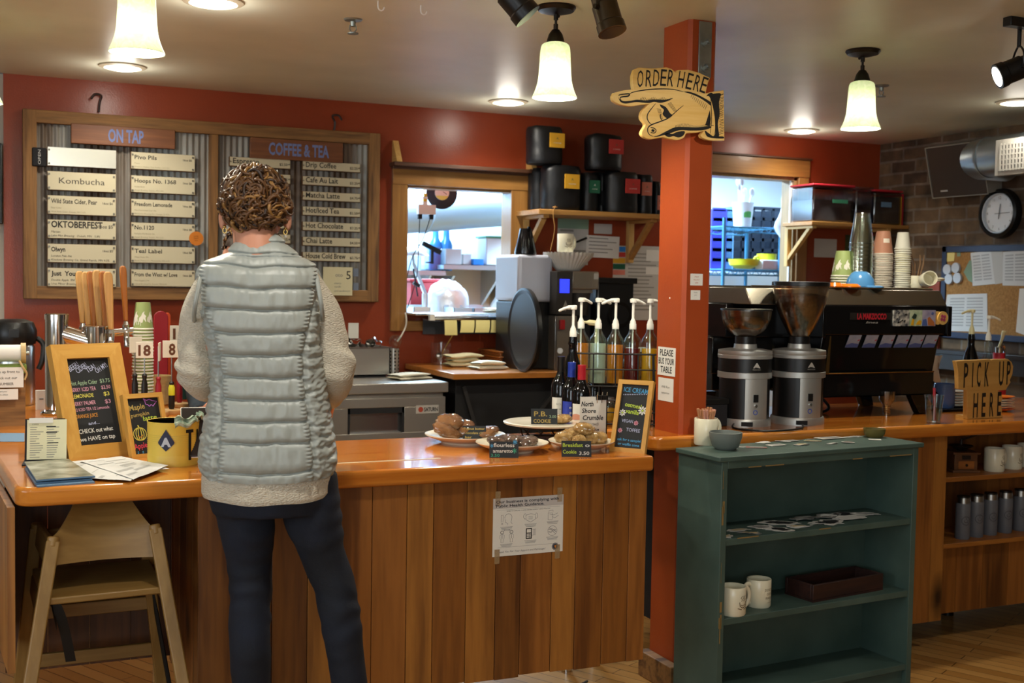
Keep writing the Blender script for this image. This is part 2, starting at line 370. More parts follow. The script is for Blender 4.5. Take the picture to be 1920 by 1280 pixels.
# back wall with the pass window and the doorway
W1 = (2.294, 2.985, 1.415, 2.173); D1 = (4.36, 5.15, 0.0, 2.365)
XL = 0.09
b = MB()
def wall_y(b, x0, x1, z0, z1, m='red_wall'): b.box((x0, YW, z0), (x1, YW+0.13, z1), m)
wall_y(b, XL, W1[0], 0, ZC); wall_y(b, W1[0], W1[1], 0, W1[2]); wall_y(b, W1[0], W1[1], W1[3], ZC)
wall_y(b, W1[1], D1[0], 0, ZC); wall_y(b, D1[0], D1[1], D1[3], ZC); wall_y(b, D1[1], XR+0.02, 0, ZC)
struct('wall_back', b, smooth=0)
struct('wall_right', MB().box((XR, 1.0, 0), (XR+0.15, YW+0.13, ZC), 'brick'), smooth=0, origin=(0, 0, 0))
# cafe side enclosure behind the camera
b = MB(); b.box((-4.1, -3, 0), (-4, 10, ZC), 'left_wall'); struct('wall_west', b, smooth=0)
b = MB(); b.box((-4, -3.1, 0), (9, -3, ZC), 'left_wall'); struct('wall_south', b, smooth=0)
b = MB(); b.box((-4, YW+0.02, 0), (XL, YW+0.13, ZC), 'left_wall'); struct('wall_north', b, smooth=0)
# kitchen shell
b = MB(); b.box((0.8, YK, 0), (9, YK+0.1, 2.91), 'kitchen_wall'); struct('wall_kitchen_back', b, smooth=0)
b = MB(); b.box((0.8, YW+0.13, 0), (0.9, YK, 2.91), 'kitchen_wall'); struct('wall_kitchen_left', b, smooth=0)
b = MB(); b.box((8.0, YW+0.13, 0), (8.1, YK, 2.91), 'kitchen_wall'); struct('wall_kitchen_right', b, smooth=0)
b = MB(); b.box((0.8, YW+0.13, 2.82), (8.1, YK+0.1, 2.91), 'kitchen_wall'); b.box((0.8, YW+0.12, ZC), (8.1, YW+0.14, 2.9), 'kitchen_wall'); struct('ceiling_kitchen', b, smooth=0)

# pass window casing
wd = struct('window_1', MB().box((2.199, YW-0.026, 1.304), (W1[0], YW, W1[3]+0.002), 'trim_wood_v').box((W1[1]-0.015, YW-0.026, 1.304), (3.082, YW, W1[3]+0.002), 'trim_wood_v')
    .box((W1[0], YW-0.024, 1.304), (W1[1]-0.015, YW, 1.365), 'trim_wood'), bevel=0.003)
MB().box((2.20, YW-0.03, W1[3]), (3.085, YW+0.0, 2.278), 'trim_wood').build('head_casing', wd, True, bevel=0.003)
wood('dark_trim', '#4a2c1a', '#6a4327', 'x', 8, 0.5)
MB().box((2.185, YW-0.10, 2.278), (3.14, YW, 2.3), 'dark_trim').box((2.195, YW-0.045, 2.264), (3.10, YW, 2.279), 'dark_trim').build('crown_shelf', wd, True, bevel=0.003)
for x in (2.20, 3.075):
    MB().prism([(0, 0), (0.098, 0), (0.098, 0.13), (0.08, 0.13)], (x, YW-0.10, 2.3), Y3, Z3, 0.035, 'pine_y').build('bracket', wd, True, bevel=0.002)
MB().box((W1[0], YW, W1[2]), (W1[0]+0.012, YW+0.13, W1[3]), 'trim_wood_v').box((W1[1]-0.012, YW, W1[2]), (W1[1], YW+0.13, W1[3]), 'trim_wood_v').box((W1[0], YW, W1[3]-0.012), (W1[1], YW+0.13, W1[3]), 'trim_wood').build('jamb', wd, True)
# doorway casing
dr = struct('door_1', MB().box((D1[1], YW-0.026, 0.0), (5.237, YW, D1[3]), 'trim_wood_v').box((D1[0]-0.087, YW-0.026, 0), (D1[0], YW, D1[3]), 'trim_wood_v'), bevel=0.003)
MB().box((D1[0]-0.09, YW-0.03, D1[3]), (5.24, YW, 2.485), 'trim_wood').box((D1[0]-0.1, YW-0.045, 2.485), (5.25, YW, 2.498), 'dark_trim').build('head_casing', dr, True, bevel=0.003)
wood('jamb_wood', '#9d7c52', '#bb9a6c', 'z', 7, 0.4)
MB().box((D1[1]-0.02, YW, 0), (D1[1], YW+0.14, D1[3]), 'jamb_wood').box((D1[0], YW, 0), (D1[0]+0.02, YW+0.14, D1[3]), 'jamb_wood').box((D1[1]-0.032, YW+0.02, 0), (D1[1]-0.02, YW+0.035, D1[3]), 'white_paint').build('jamb', dr, True)
MB().box((D1[0], YW, D1[3]-0.02), (D1[1], YW+0.14, D1[3]), 'jamb_wood').build('head_jamb', dr, True)

# structural post
PX0, PX1, PY0, PY1 = 2.500, 2.628, 3.93, 4.12
b = MB(); c = 0.014
b.prism([(PX0, PY0+c), (PX0+c, PY0), (PX1-c, PY0), (PX1, PY0+c), (PX1, PY1), (PX0, PY1)], (0, 0, 0), X3, Y3, ZC, 'post_paint')
post = struct('column', b, smooth=20)
b = MB(); mat('galvanised', '#8d9490', 0.42, 0.9, nz=(14, '#a2a8a4', 3))
b.box((2.540, PY0-0.006, 2.42), (2.598, PY0, 2.635), 'galvanised')
br = b.build('steel_strap', post, True, bevel=0.001)
for z in (2.46, 2.555):
    b = MB(); b.cyl((2.571, PY0-0.007, z), (2.571, PY0-0.010, z), 0.021, 'galvanised'); b.cyl((2.571, PY0-0.010, z), (2.571, PY0-0.026, z), 0.012, 'galvanised', n=6)
    b.cyl((2.571, PY0-0.026, z), (2.571, PY0-0.036, z), 0.008, 'galvanised', n=10); b.build('bolt', post, True)
MB().ball((PX0-0.0, 4.03, 1.555), (0.002, 0.004, 0.004), 'white_paint', 8, 6).build('thumb_tack', post, True)
struct('baseboard_post', MB().box((2.452, 3.88, 0), (2.498, 4.13, 0.105), 'barn_wood').box((2.498, 3.88, 0), (PX1+0.02, 3.926, 0.105), 'barn_wood'), bevel=0.004)
for n_, z0, z1, y0, y1, t1, t2, col in (('note', 1.243, 1.357, 3.975, 4.108, ['PLEASE', 'BUS YOUR', 'TABLE'], 0.026, 'ink'), ('n2', 1.14, 1.233, 3.985, 4.10, ['Will Run', 'tomorrow'], 0.010, 'grey_ink')):
    b = MB(); b.box((PX0-0.0012, y0, z0), (PX0-0.0002, y1, z1), 'paper')
    for i, s in enumerate(t1):
        if n_ == 'note': b.text(s, (PX0-0.0012, (y0+y1)/2, z1-0.034-0.034*i), -Y3, Z3, t2, col, w=(0.10, 0.118, 0.085)[i], bold=0.012)
        else: b.text(s, (PX0-0.0012, (y0+y1)/2, z1-0.04-0.024*i), -Y3, Z3, t2, col, w=0.06, shear=0.2)
    tag(b.build('wall_note'), 'white handwritten note PLEASE BUS YOUR TABLE taped to the orange post' if n_ == 'note' else 'small blank-looking white card with faint writing under the PLEASE BUS YOUR TABLE note', 'note')
mat('red_ink', '#a8452f', 0.8)
for (px, py, w_, h_, lb, tx, col) in ((1306, 524, 26, 22, 'small white note in red handwriting on the front of the post', ['Please', 'bus your', 'table'], 'red_ink'), (1304, 553, 20, 18, 'smallest pale sticky note below the red-inked note on the post', ['thank', 'you'], 'grey_ink')):
    p = aY(px, py, PY0-0.001); k = ppm(p); b = MB(); W_, H_ = w_/k*1.05, h_/k
    b.box((p.x-W_/2, PY0-0.0012, p.z-H_/2), (p.x+W_/2, PY0-0.0002, p.z+H_/2), 'paper')
    for i, s in enumerate(tx): b.text(s, (p.x, PY0-0.0012, p.z+H_*0.2-i*H_*0.26), X3, Z3, 0.0055, col, shear=0.2)
    tag(b.build('wall_note'), lb, 'note')

# counters
for i, (a, c_) in enumerate([('#6a3d17', '#945c27'), ('#5e3413', '#84501e'), ('#75481d', '#9f682c'), ('#522d11', '#794a1d')]):
    wood('counter_board_%d' % i, a, c_, 'z', 7, 0.42, knots=(3.3, '#2a1509'), ring=14)
wood('counter_top', '#b4651f', '#d28633', 'x', 6, 0.16, coat=0.5, ring=7)
wood('counter_top_y', '#a8571a', '#c9772b', 'y', 6, 0.16, coat=0.5, ring=7)
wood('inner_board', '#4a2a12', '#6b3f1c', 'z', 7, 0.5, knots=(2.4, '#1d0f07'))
CY = 3.47
def slab(poly, z0, z1, m):
    return MB().prism(poly, (0, 0, z0), X3, Y3, z1-z0, m)
def roundc(cx, cy, r, a0, a1, n=6): return [(cx+r*math.cos(math.radians(a0+(a1-a0)*i/n)), cy+r*math.sin(math.radians(a0+(a1-a0)*i/n))) for i in range(n+1)]
def lx(y): return 0.068-0.07*(y-CY)
poly = roundc(0.125, CY+0.055, 0.055, 180, 270)+[(2.108, CY), (2.108, 4.16), (0.86, 4.16), (0.80, 6.0), (lx(6.0), 6.0)]
ct = thing('service_counter', 'long wooden order counter with glossy orange-brown top and vertical plank front', 'counter', (1.1, 3.8, 0))
slab(poly, HC-0.054, HC, 'counter_top').build('worktop', ct, True, bevel=0.012, seg=3)
mat('inlay', '#cfc3a4', 0.3); MB().box((0.95, CY+0.16, HC), (1.38, CY+0.172, HC+0.0012), 'inlay').build('inlay_strip', ct, True)
# plank front right of the stool recess
b = MB(); x = 0.570; rr = random.Random(3); k = 0
while x < 2.085:
    w_ = rr.choice([0.095, 0.105, 0.11, 0.09, 0.115, 0.1]); x1 = min(x+w_, 2.10)
    if 2.10-x1 < 0.05: x1 = 2.10
    b.box((x, CY+0.03, 0.295+0.004*math.sin(k*2)), (x1-0.0022, CY+0.05, HC-0.056), 'counter_board_%d' % rr.choice([0, 1, 2, 0, 3, 2, 1])); x = x1; k += 1
b.build('plank_front', ct, True, bevel=0.0012, seg=1, smooth=0)
b = MB(); y = CY+0.051
while y < 4.15:   # right wall of the recess
    b.box((0.578, y, 0.28), (0.598, min(y+0.13, 4.15)-0.002, HC-0.056), 'counter_board_%d' % rr.choice([0, 1, 3])); y += 0.13
b.build('recess_side', ct, True, smooth=0)
b = MB(); y = CY+0.03; k = 0
while y < 5.9:
    y1 = min(y+0.14, 5.9)
    b.prism([(lx(y)-0.014, y), (lx(y)+0.006, y), (lx(y1)+0.006, y1-0.002), (lx(y1)-0.014, y1-0.002)], (0, 0, 0.495), X3, Y3, HC-0.056-0.495, 'counter_board_%d' % [2, 0, 2, 1][k % 4]); y = y1; k += 1
b.build('end_panel', ct, True, smooth=0)
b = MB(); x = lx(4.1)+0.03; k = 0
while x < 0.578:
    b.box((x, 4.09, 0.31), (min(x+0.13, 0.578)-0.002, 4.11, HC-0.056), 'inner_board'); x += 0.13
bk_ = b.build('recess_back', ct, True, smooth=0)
MB().box((0.30, 4.085, 0.66), (0.37, 4.09, 0.77), 'black_matte').build('outlet_plate', bk_, True, bevel=0.003)
mat('dark_void', '#0d0a08', 0.9)
MB().box((0.62, 3.53, 0.31), (2.09, 4.12, HC-0.058), 'dark_void').build('carcass', ct, True, smooth=0)
for lx_, ly_ in ((2.196, 4.28), (2.36, 4.36), (1.0, 3.95), (0.52, 4.0), (1.5, 3.95)):
    MB().cyl((lx_, ly_, 0), (lx_, ly_, 0.012), 0.024, 'chrome').cyl((lx_, ly_, 0.012), (lx_, ly_, 0.33), 0.016, 'chrome').build('leg', ct, True)
mat('cord_grey', '#4d4a46', 0.6)
tag(MB().tube(bez([(1.05, 3.72, 0.012), (1.4, 3.70, 0.010), (1.7, 3.80, 0.012), (1.9, 3.92, 0.012), (2.2, 4.1, 0.012)], 8), 0.005, 'cord_grey').build('floor_cable'), 'grey power cord lying on the floor beneath the plank front', 'cord')

# right-hand counter (espresso counter), wrapped round the post
C2 = 3.89
c2 = thing('espresso_counter', 'wooden pick-up counter holding the espresso machine, with open shelves below', 'counter', (4.2, 4.2, 0))
poly = roundc(2.405, C2+0.05, 0.05, 180, 270)+[(5.3, C2), (5.3, 4.76), (2.45, 4.76), (2.2, 4.40), (2.2, 4.165), (2.355, 4.165)]
slab(poly, HC-0.056, HC, 'counter_top').build('worktop', c2, True, bevel=0.012, seg=3)
b = MB(); x = 2.66; k = 0
while x < 3.86:
    w_ = [0.13, 0.11, 0.15, 0.12][k % 4]; x1 = min(x+w_, 3.885)
    if 3.885-x1 < 0.04: x1 = 3.885
    b.box((x, C2+0.03, 0.135), (x1-0.002, C2+0.05, HC-0.058), 'counter_board_%d' % [1, 2, 0, 2, 1, 0][k % 6]); x = x1; k += 1
b.build('plank_front', c2, True, smooth=0)
wood('shelf_board', '#8a5420', '#b3742f', 'x', 7, 0.4)
b = MB(); x = 3.885; k = 0
while x < 5.3:
    b.box((x, 4.26, 0.13), (x+0.148, 4.28, HC-0.058), 'counter_board_%d' % [0, 1, 3, 1, 0][k % 5]); x += 0.15; k += 1
b.build('shelf_back', c2, True, smooth=0)
S1, S2 = 0.767, 0.465
for z in (S1, S2): MB().box((3.885, 3.96, z-0.022), (5.3, 4.26, z), 'shelf_board').build('shelf', c2, True, bevel=0.003)
b = MB(); x = 3.885; k = 0
while x < 5.3:
    b.box((x, 4.0, 0.135), (x+0.158, 4.02, S2-0.022), 'counter_board_%d' % [1, 0, 3, 0][k % 4]); x += 0.16; k += 1
b.build('shelf_apron', c2, True, smooth=0)
MB().box((2.66, 3.95, 0.14), (3.87, 4.7, HC-0.06), 'dark_void').box((3.87, 4.29, 0.14), (5.28, 4.7, HC-0.06), 'dark_void').build('carcass', c2, True, smooth=0)
for x in (2.8, 3.7, 4.35, 5.1): MB().cyl((x, 4.35, 0), (x, 4.35, 0.14), 0.03, 'dark_metal').build('caster', c2, True)
# ceiling fixtures
mat('lamp_lens', '#ffffff', 0.4, emit='#fff0dc', estr=9); mat('bulb', '#ffffff', 0.4, emit='#fff2d8', estr=45)
mat('lamp_trim', '#b9ad95', 0.5); mat('bronze', '#3b352d', 0.38, 0.85, nz=(8, '#2b2722', 3)); mat('brass_spot', '#4f4636', 0.35, 0.9)
m = mat('shade_glass', '#d9e6c4', 0.35); t = m.node_tree; t.nodes.remove(t.nodes['Principled BSDF'])
tl = t.nodes.new('ShaderNodeBsdfTranslucent'); df = t.nodes.new('ShaderNodeBsdfPrincipled'); df.inputs['Roughness'].default_value = 0.15
tc = t.nodes.new('ShaderNodeTexCoord'); n = t.nodes.new('ShaderNodeTexNoise'); n.inputs['Scale'].default_value = 38; n.inputs['Detail'].default_value = 4; n.inputs['Distortion'].default_value = 1.5
r = t.nodes.new('ShaderNodeValToRGB'); r.color_ramp.elements[0].position = 0.35; r.color_ramp.elements[1].position = 0.65
r.color_ramp.elements[0].color = lin('#dfe8d2'); r.color_ramp.elements[1].color = lin('#f7faf0')
t.links.new(tc.outputs['Object'], n.inputs['Vector']); t.links.new(n.outputs['Fac'], r.inputs['Fac'])
t.links.new(r.outputs['Color'], tl.inputs[0]); t.links.new(r.outputs['Color'], df.inputs['Base Color'])
mx = t.nodes.new('ShaderNodeMixShader'); mx.inputs[0].default_value = 0.35
t.links.new(tl.outputs[0], mx.inputs[1]); t.links.new(df.outputs[0], mx.inputs[2]); t.links.new(mx.outputs[0], t.nodes['Material Output'].inputs[0])

def recessed(px, py, label, e=42):
    p = aZ(px, py, ZC); q = thing('recessed_light', label, 'ceiling light', p, group='recessed ceiling lights')
    MB().lathe([(0.088, 0.0), (0.112, 0.0), (0.112, -0.006), (0.090, -0.012), (0.086, -0.004)], 'lamp_trim', n=36, closed=True).build('trim_ring', q)
    MB().lathe([(0.086, -0.004), (0.080, -0.012), (0.06, -0.018), (0.03, -0.021), (0.0, -0.022)], 'lamp_lens', n=36).build('lens', q)
    lamp('SPOT', 'recessed_lamp', (p.x, p.y, ZC-0.03), e*0.8, NEUT, spot_size=math.radians(150), spot_blend=0.9, shadow_soft_size=0.07); lamp('POINT', 'recessed_glow', (p.x, p.y, ZC-0.08), e*0.035, NEUT, shadow_soft_size=0.06)
recessed(400, 2, 'round recessed ceiling light at the top edge, nearest the left hanging lamp')
recessed(230, 124, 'round recessed ceiling light just below the left bell-shaped lamp, above the ON TAP board')
recessed(953, 190, 'round recessed ceiling light left of the middle bell-shaped lamp')
recessed(1503, 244, 'round recessed ceiling light left of the small right-hand bell lamp')
recessed(1908, 190, 'round recessed ceiling light at the right edge near the brick wall', 13)

def pendant_proto():
    q = thing('pendant_lamp', 'x', 'lamp', (0, 0, ZC), group='green glass bell pendants')
    MB().lathe([(0.0, 0.0), (0.073, 0.0), (0.075, -0.006), (0.066, -0.018), (0.035, -0.026), (0.0, -0.028)], 'bronze', n=36).build('canopy', q)
    MB().cyl((0, 0, -0.026), (0, 0, -0.07), 0.005, 'bronze', n=10).cyl((0, 0, -0.03), (0, 0, -0.05), 0.009, 'bronze', n=12).cyl((0, 0, -0.065), (0, 0, -0.088), 0.009, 'bronze', n=12).ball((0.028, 0, -0.03), 0.006, 'bronze', 8, 6).build('rod', q)
    MB().lathe([(0.0, -0.083), (0.014, -0.086), (0.026, -0.103), (0.033, -0.126), (0.035, -0.136), (0.0, -0.136)], 'bronze').build('socket_cup', q)
    prof = bez([(0.034, 0, -0.134), (0.050, 0, -0.142), (0.056, 0, -0.163), (0.059, 0, -0.216), (0.063, 0, -0.27), (0.072, 0, -0.306), (0.083, 0, -0.332), (0.0865, 0, -0.34)], 5)
    P = [(v.x, v.z) for v in prof]; P = P+[(a-0.0035, b+0.0012) for a, b in P[::-1]]
    MB().lathe(P, 'shade_glass', n=40, closed=True).build('glass_shade', q)
    MB().ball((0, 0, -0.236), (0.026, 0.026, 0.034), 'bulb', 14, 10).cyl((0, 0, -0.137), (0, 0, -0.21), 0.014, 'white_paint').build('bulb', q)
    return q
PD = None
for X_, Y_, lb in ((0.435, 3.86, 'green glass bell pendant lamp at upper left, whose canopy is above the picture'), (1.955, 4.0, 'green glass bell pendant lamp in the middle, left of the ORDER HERE sign'),
               (3.487, 4.09, 'smaller-looking green glass bell pendant lamp on the right, above the espresso machine'), (-0.014, 5.30, 'green glass bell pendant cut off by the left edge of the picture')):
    if PD is None: PD = pendant_proto(); PD.location = V((X_, Y_, ZC))*UNIT; PD['label'] = lb
    else: dup(PD, (X_, Y_, ZC), 0.4*X_, lb)
    lamp('POINT', 'pendant_bulb', (X_, Y_, ZC-0.29), 26, (1.0, 0.94, 0.78), shadow_soft_size=0.03)

def spot(px, py, zdrop, aim, label, m_, lit=False):
    p = aZ(px, py, ZC-zdrop); q = thing('spotlight', label, 'spotlight', p); d = V(aim).normalized()
    e = -d; MB().tube([e*0.0-d*0.075, -d*0.06, -d*0.055, -d*0.02, -d*0.015, d*0.05, d*0.055, d*0.085], [0.022, 0.034, 0.04, 0.04, 0.045, 0.045, 0.049, 0.05], m_, 20).build('lamp_head', q)
    MB().tube([d*0.0851, d*0.0856], [0.04, 0.04], 'lamp_lens' if lit else 'black_plastic', 20).build('lens', q)
    s = d.cross(Z3).normalized()
    MB().tube(bez([s*0.052, s*0.056+V((0, 0, 0.05)), V((0, 0, 0.085)), -s*0.056+V((0, 0, 0.05)), -s*0.052], 6), 0.004, m_, 6).cyl((0, 0, 0.08), (0, 0, zdrop), 0.008, m_, n=10).cyl(s*0.045, s*0.066, 0.008, m_, n=10).cyl(-s*0.045, -s*0.066, 0.008, m_, n=10).build('yoke', q)
    return q
spot(1136, 18, 0.10, (0.12, -0.25, -0.75), 'bronze ceiling spotlight beside the orange post, pointing down', 'brass_spot')
spot(958, -6, 0.10, (0.45, -0.2, -0.55), 'dark ceiling spotlight cut off by the top edge, left of the middle pendant', 'black_plastic')
spot(1909, 128, 0.17, (-0.8, 0.42, -0.38), 'black track spotlight with a lit rim at the right edge', 'black_plastic', True)
p0 = aZ(1888, 41, ZC-0.02); MB().box((p0.x, p0.y-0.02, ZC-0.035), (p0.x+1.6, p0.y+0.02, ZC), 'black_plastic')
tag(MB().box((p0.x, p0.y-0.02, ZC-0.035), (p0.x+1.6, p0.y+0.02, ZC-0.0005), 'black_plastic').build('lighting_track', bevel=0.002), 'black ceiling track carrying the right-edge spotlight', 'track')
def sprinkler(px, py, lb):
    p = aZ(px, py, ZC)
    MB_ = MB().lathe([(0.0, 0.0), (0.038, 0.0), (0.034, -0.006), (0.012, -0.01), (0.010, -0.028), (0.0, -0.03)], 'galvanised', c=p).tube([p+V((0.012, 0, -0.024)), p+V((0.014, 0, -0.04)), p+V((0.003, 0, -0.055))], 0.003, 'galvanised', 6).tube([p+V((-0.012, 0, -0.024)), p+V((-0.014, 0, -0.04)), p+V((-0.003, 0, -0.055))], 0.003, 'galvanised', 6).lathe([(0.0, -0.054), (0.022, -0.054), (0.022, -0.058), (0.0, -0.058)], 'galvanised', c=p)
    tag(MB_.build('fire_sprinkler'), lb, 'sprinkler')
sprinkler(662, 36, 'small metal ceiling sprinkler between the left lamps and the middle pendant')
sprinkler(1653, 160, 'small metal ceiling sprinkler to the right of the right-hand pendant')
for px, py, lb in ((709, 2, 'small white ceiling hook nearest the top edge'), (789, 10, 'small white ceiling hook left of the dark spotlight')):
    p = aZ(px, py, ZC); c = MB().tube([p, p+V((0, 0, -0.02))]+[p+V((0.012-0.012*math.cos(a), 0, -0.02-0.014*math.sin(a))) for a in [PI*k/6 for k in range(1, 7)]], 0.0028, 'white_paint', 6)
    tag(c.build('ceiling_hook'), lb, 'hook')

# menu board
m = mat('corrugated', '#a3a59e', 0.5, 0.15, nz=(2.2, '#5d4a38', 6, (2.2, 1, 0.35)))
BY = 6.645
p00 = aY(42, 204, BY); p11 = aY(708, 566, BY); BX0, BX1, BZ0, BZ1 = p00.x, p11.x, p11.z, p00.z
bd = thing('menu_board', 'large wall menu board of weathered wood frame and corrugated metal', 'menu board', ((BX0+BX1)/2, BY, BZ0))
FW = 0.068
b = MB(); b.box((BX0, BY-0.02, BZ1-FW), (BX1, BY+0.03, BZ1), 'barn_wood'); b.box((BX0, BY-0.02, BZ0), (BX1, BY+0.03, BZ0+FW), 'barn_wood')
b.box((BX0, BY-0.021, BZ0), (BX0+FW, BY+0.03, BZ1), 'barn_wood_v'); b.box((BX1-FW, BY-0.021, BZ0), (BX1, BY+0.03, BZ1), 'barn_wood_v'); b.build('frame', bd, True, bevel=0.004)
dx0, dx1 = aY(391, 400, BY).x, aY(408, 400, BY).x
MB().box((dx0, BY-0.02, BZ0+FW), (dx1, BY+0.03, BZ1-FW), 'barn_wood_v').build('divider', bd, True, bevel=0.004)
for a, c_ in ((BX0+FW, dx0), (dx1, BX1-FW)):
    N_ = int((c_-a)/0.033*8)
    MB().grid(lambda u, v: V((a+(c_-a)*u, BY+0.012-0.0045*math.cos((c_-a)*u/0.033*2*PI), BZ0+FW+(BZ1-BZ0-2*FW)*v)), N_, 1, 'corrugated').build('corrugated_panel', bd, True, smooth=180)
wood('sign_plank', '#6d3f20', '#8f5a30', 'x', 8, 0.5); mat('chalk_blue', '#6f7fae', 0.8)
for x0, y0, x1, y1, s, w_ in ((133, 231, 328, 262, 'ON TAP', 60), (469, 257, 642, 288, 'COFFEE & TEA', 108)):
    a, c_ = aY(x0, y0, BY-0.03), aY(x1, y1+18, BY-0.03); k = ppm(a)
    hp = MB().box((a.x, BY-0.04, c_.z), (c_.x, BY-0.003, a.z), 'sign_plank').build('header_plank', bd, True, bevel=0.003)
    MB().text(s, ((a.x+c_.x)/2+0.01, BY-0.04, (a.z+c_.z)/2-0.032), X3, Z3, 0.068, 'chalk_blue', w=w_/k*1.08, bold=0.028).build('lettering', hp, True, smooth=0)
mat('strip', '#c9c0a2', 0.16); mat('strip_glare', '#e9e4d4', 0.22, 0.75); mat('strip_edge', '#5b3c1e', 0.6); mat('strip_ink', '#2e2a25', 0.6); mat('strip_grey', '#8d8369', 0.7); mat('screw_head', '#8a867b', 0.3, 0.9)
def strip(x0, y0, x1, h, title, price, lb, small=(), hand=False, big=False, th=None, tilt=0.0, group='menu strips', tw=None, face='strip'):
    a = aY(x0, y0, BY-0.03); c_ = aY(x1, y0, BY-0.03); k = ppm(a); W_, H_ = c_.x-a.x, h/k
    zc = a.z-H_/2; yb = BY-0.0145
    q = thing('menu_strip', lb, 'menu strip', (a.x, yb, zc-H_/2), group=group)
    b = MB(); b.box((0, -0.010, 0), (W_, 0.006, H_), 'strip_edge'); R_ = Matrix.Translation((0, -0.0105, H_/2)) @ Matrix.Rotation(tilt, 4, 'X') @ Matrix.Rotation(-1.1*tilt, 4, 'Z')
    b.build('backing', q, bevel=0.001)
    f = -0.0130; b = MB().box((0.004, -0.0025, -H_/2+0.004), (W_-0.002, 0.0, H_/2-0.001), face, R_); hh = th or H_*0.24
    if title:
        if big: b.text(title, (W_*0.5, f, H_*0.38), X3, Z3, H_*0.32, 'strip_ink', w=W_*0.66)
        else: b.text(title, (W_*0.06, f, H_*(0.6 if small else 0.34)), X3, Z3, hh, 'strip_ink', al='L', bold=0.015 if not hand else 0.03, w=tw*W_ if tw else None, shear=0.0)
    if price: b.text(price, (W_*0.95, f, H_*(0.62 if small else 0.33)), X3, Z3, hh*0.5, 'strip_ink', al='R', bold=0.01)
    for i, s in enumerate(small): b.text(s, (W_*0.06, f, H_*(0.32-0.2*i)), X3, Z3, H_*0.085 if not hand else H_*0.11, 'strip_grey' if not hand else 'strip_ink', al='L', shear=0.2 if hand else 0)
    b.build('plastic_face', q, smooth=0)
    for u, v in ((0.03, 0.85), (0.965, 0.85), (0.03, 0.14), (0.965, 0.14)) if H_ > 0.07 else ((0.022, 0.5), (0.975, 0.5)):
        MB().cyl((W_*u, -0.012, H_*v), (W_*u, -0.0165, H_*v), 0.0055 if H_ > 0.07 else 0.0042, 'screw_head', n=10).build('screw', q)
TAPL = [('', '', 'blank glaring cream strip, top of the left ON TAP column', (), {}), ('Kombucha', '', 'cream menu strip reading Kombucha on the ON TAP board', (), dict(big=True)),
        ('Wild State Cider, Pear', '16oz $6', 'cream menu strip reading Wild State Cider, Pear', ('Pear Cider', 'Wild State Cider, Duluth, MN 5.0%'), dict(tw=0.66)),
        ('OKTOBERFEST', '16oz $5', 'hand-lettered cream strip reading OKTOBERFEST', ('Marzen', 'Lake Man Brewing   Duluth, MN   5.8%'), dict(hand=True, th=0.034, tw=0.74)),
        ('Olwyn', '16oz $5', 'cream strip reading Olwyn in handwriting, below OKTOBERFEST', ('London Pale Ale', 'Klockow Brewing Co. Grand Rapids, MN 4.5%'), dict(hand=True, tw=0.2)),
        ('Just  You  W', '', 'lowest left strip starting Just You, partly behind the wooden tap handles', ('Double Apple  IPA', 'Ursa Minor Brewing  Co.'), dict(hand=True, tw=0.5))]
for i, (s, pr, lb, sm, kw) in enumerate(TAPL): strip(88, 274.5+45.4*i, 218, 36, s, pr, lb, sm, tilt=0.0 if i else 0.039, face='strip' if i else 'strip_glare', **kw)  # first face made paler and metallic so lamp glare blows it out
TAPR = [('Pivo Pils', ('Pilsner', 'Firestone Walker, Paso Robles, CA 5.3%'), 0.34), ('Hoops No. 1368', ('Helles Bock', 'Hoops Brewing, Duluth, MN 5.8%'), 0.64), ('Freedom Lemonade', ('Hard Lemonade Sour Ale', 'Revolution Brewing Co. Chicago, IL 4.5%'), 0.58),
        ('No.1120', ('Pumpkin Pie Brown Ale', 'Hoops Brewing, Duluth, MN 5.2%'), 0.30), ('Teal Label', ('West Coast IPA', 'Barrel Theory Co. Minneapolis, MN 6.4%'), 0.42), ('From the West w/ Love', ('New England IPA', 'Indeed Brewing Co. Duluth, MN 6.4%'), 0.66)]
for i, (s, sm, tw) in enumerate(TAPR): strip(245, 284+44.1*i, 366, 32.5, s, '16oz $6', 'cream menu strip reading %s on the ON TAP board' % s.replace('w/', 'with'), sm, tw=tw)
CFL = [('Espresso', '$2.50'), ('Americano', '$2.75'), ('', '$3.75'), ('', '$4.00'), ('', '$4.25'), ('', '$4.25'), ('', '$4.50')]
for i, (s, pr) in enumerate(CFL):
    strip(430, 293+28.6*i, 545, 18, s, pr, 'thin cream strip reading %s on the COFFEE & TEA board' % s if s else 'thin cream strip behind the customer\'s head, %s in the left COFFEE & TEA column' % ('third', 'fourth', 'fifth', 'sixth', 'seventh')[i-2], th=0.030)
CFR = ['Drip Coffee', 'Cafe Au Lait', 'Matcha Latte', 'Hot/Iced Tea', 'Hot Chocolate', 'Chai Latte', 'House Cold Brew']
for i, s in enumerate(CFR):
    strip(567, 301+28.5*i, 676, 17, s, ['$2.25', '$3.25', '$4.75', '$2.50', '$3.25', '$4.50', '$3.75'][i], 'thin cream strip reading %s on the COFFEE & TEA board' % s.replace('/', ' or '), th=0.030, tw=[0.52, 0.55, 0.58, 0.57, 0.64, 0.45, 0.68][i])
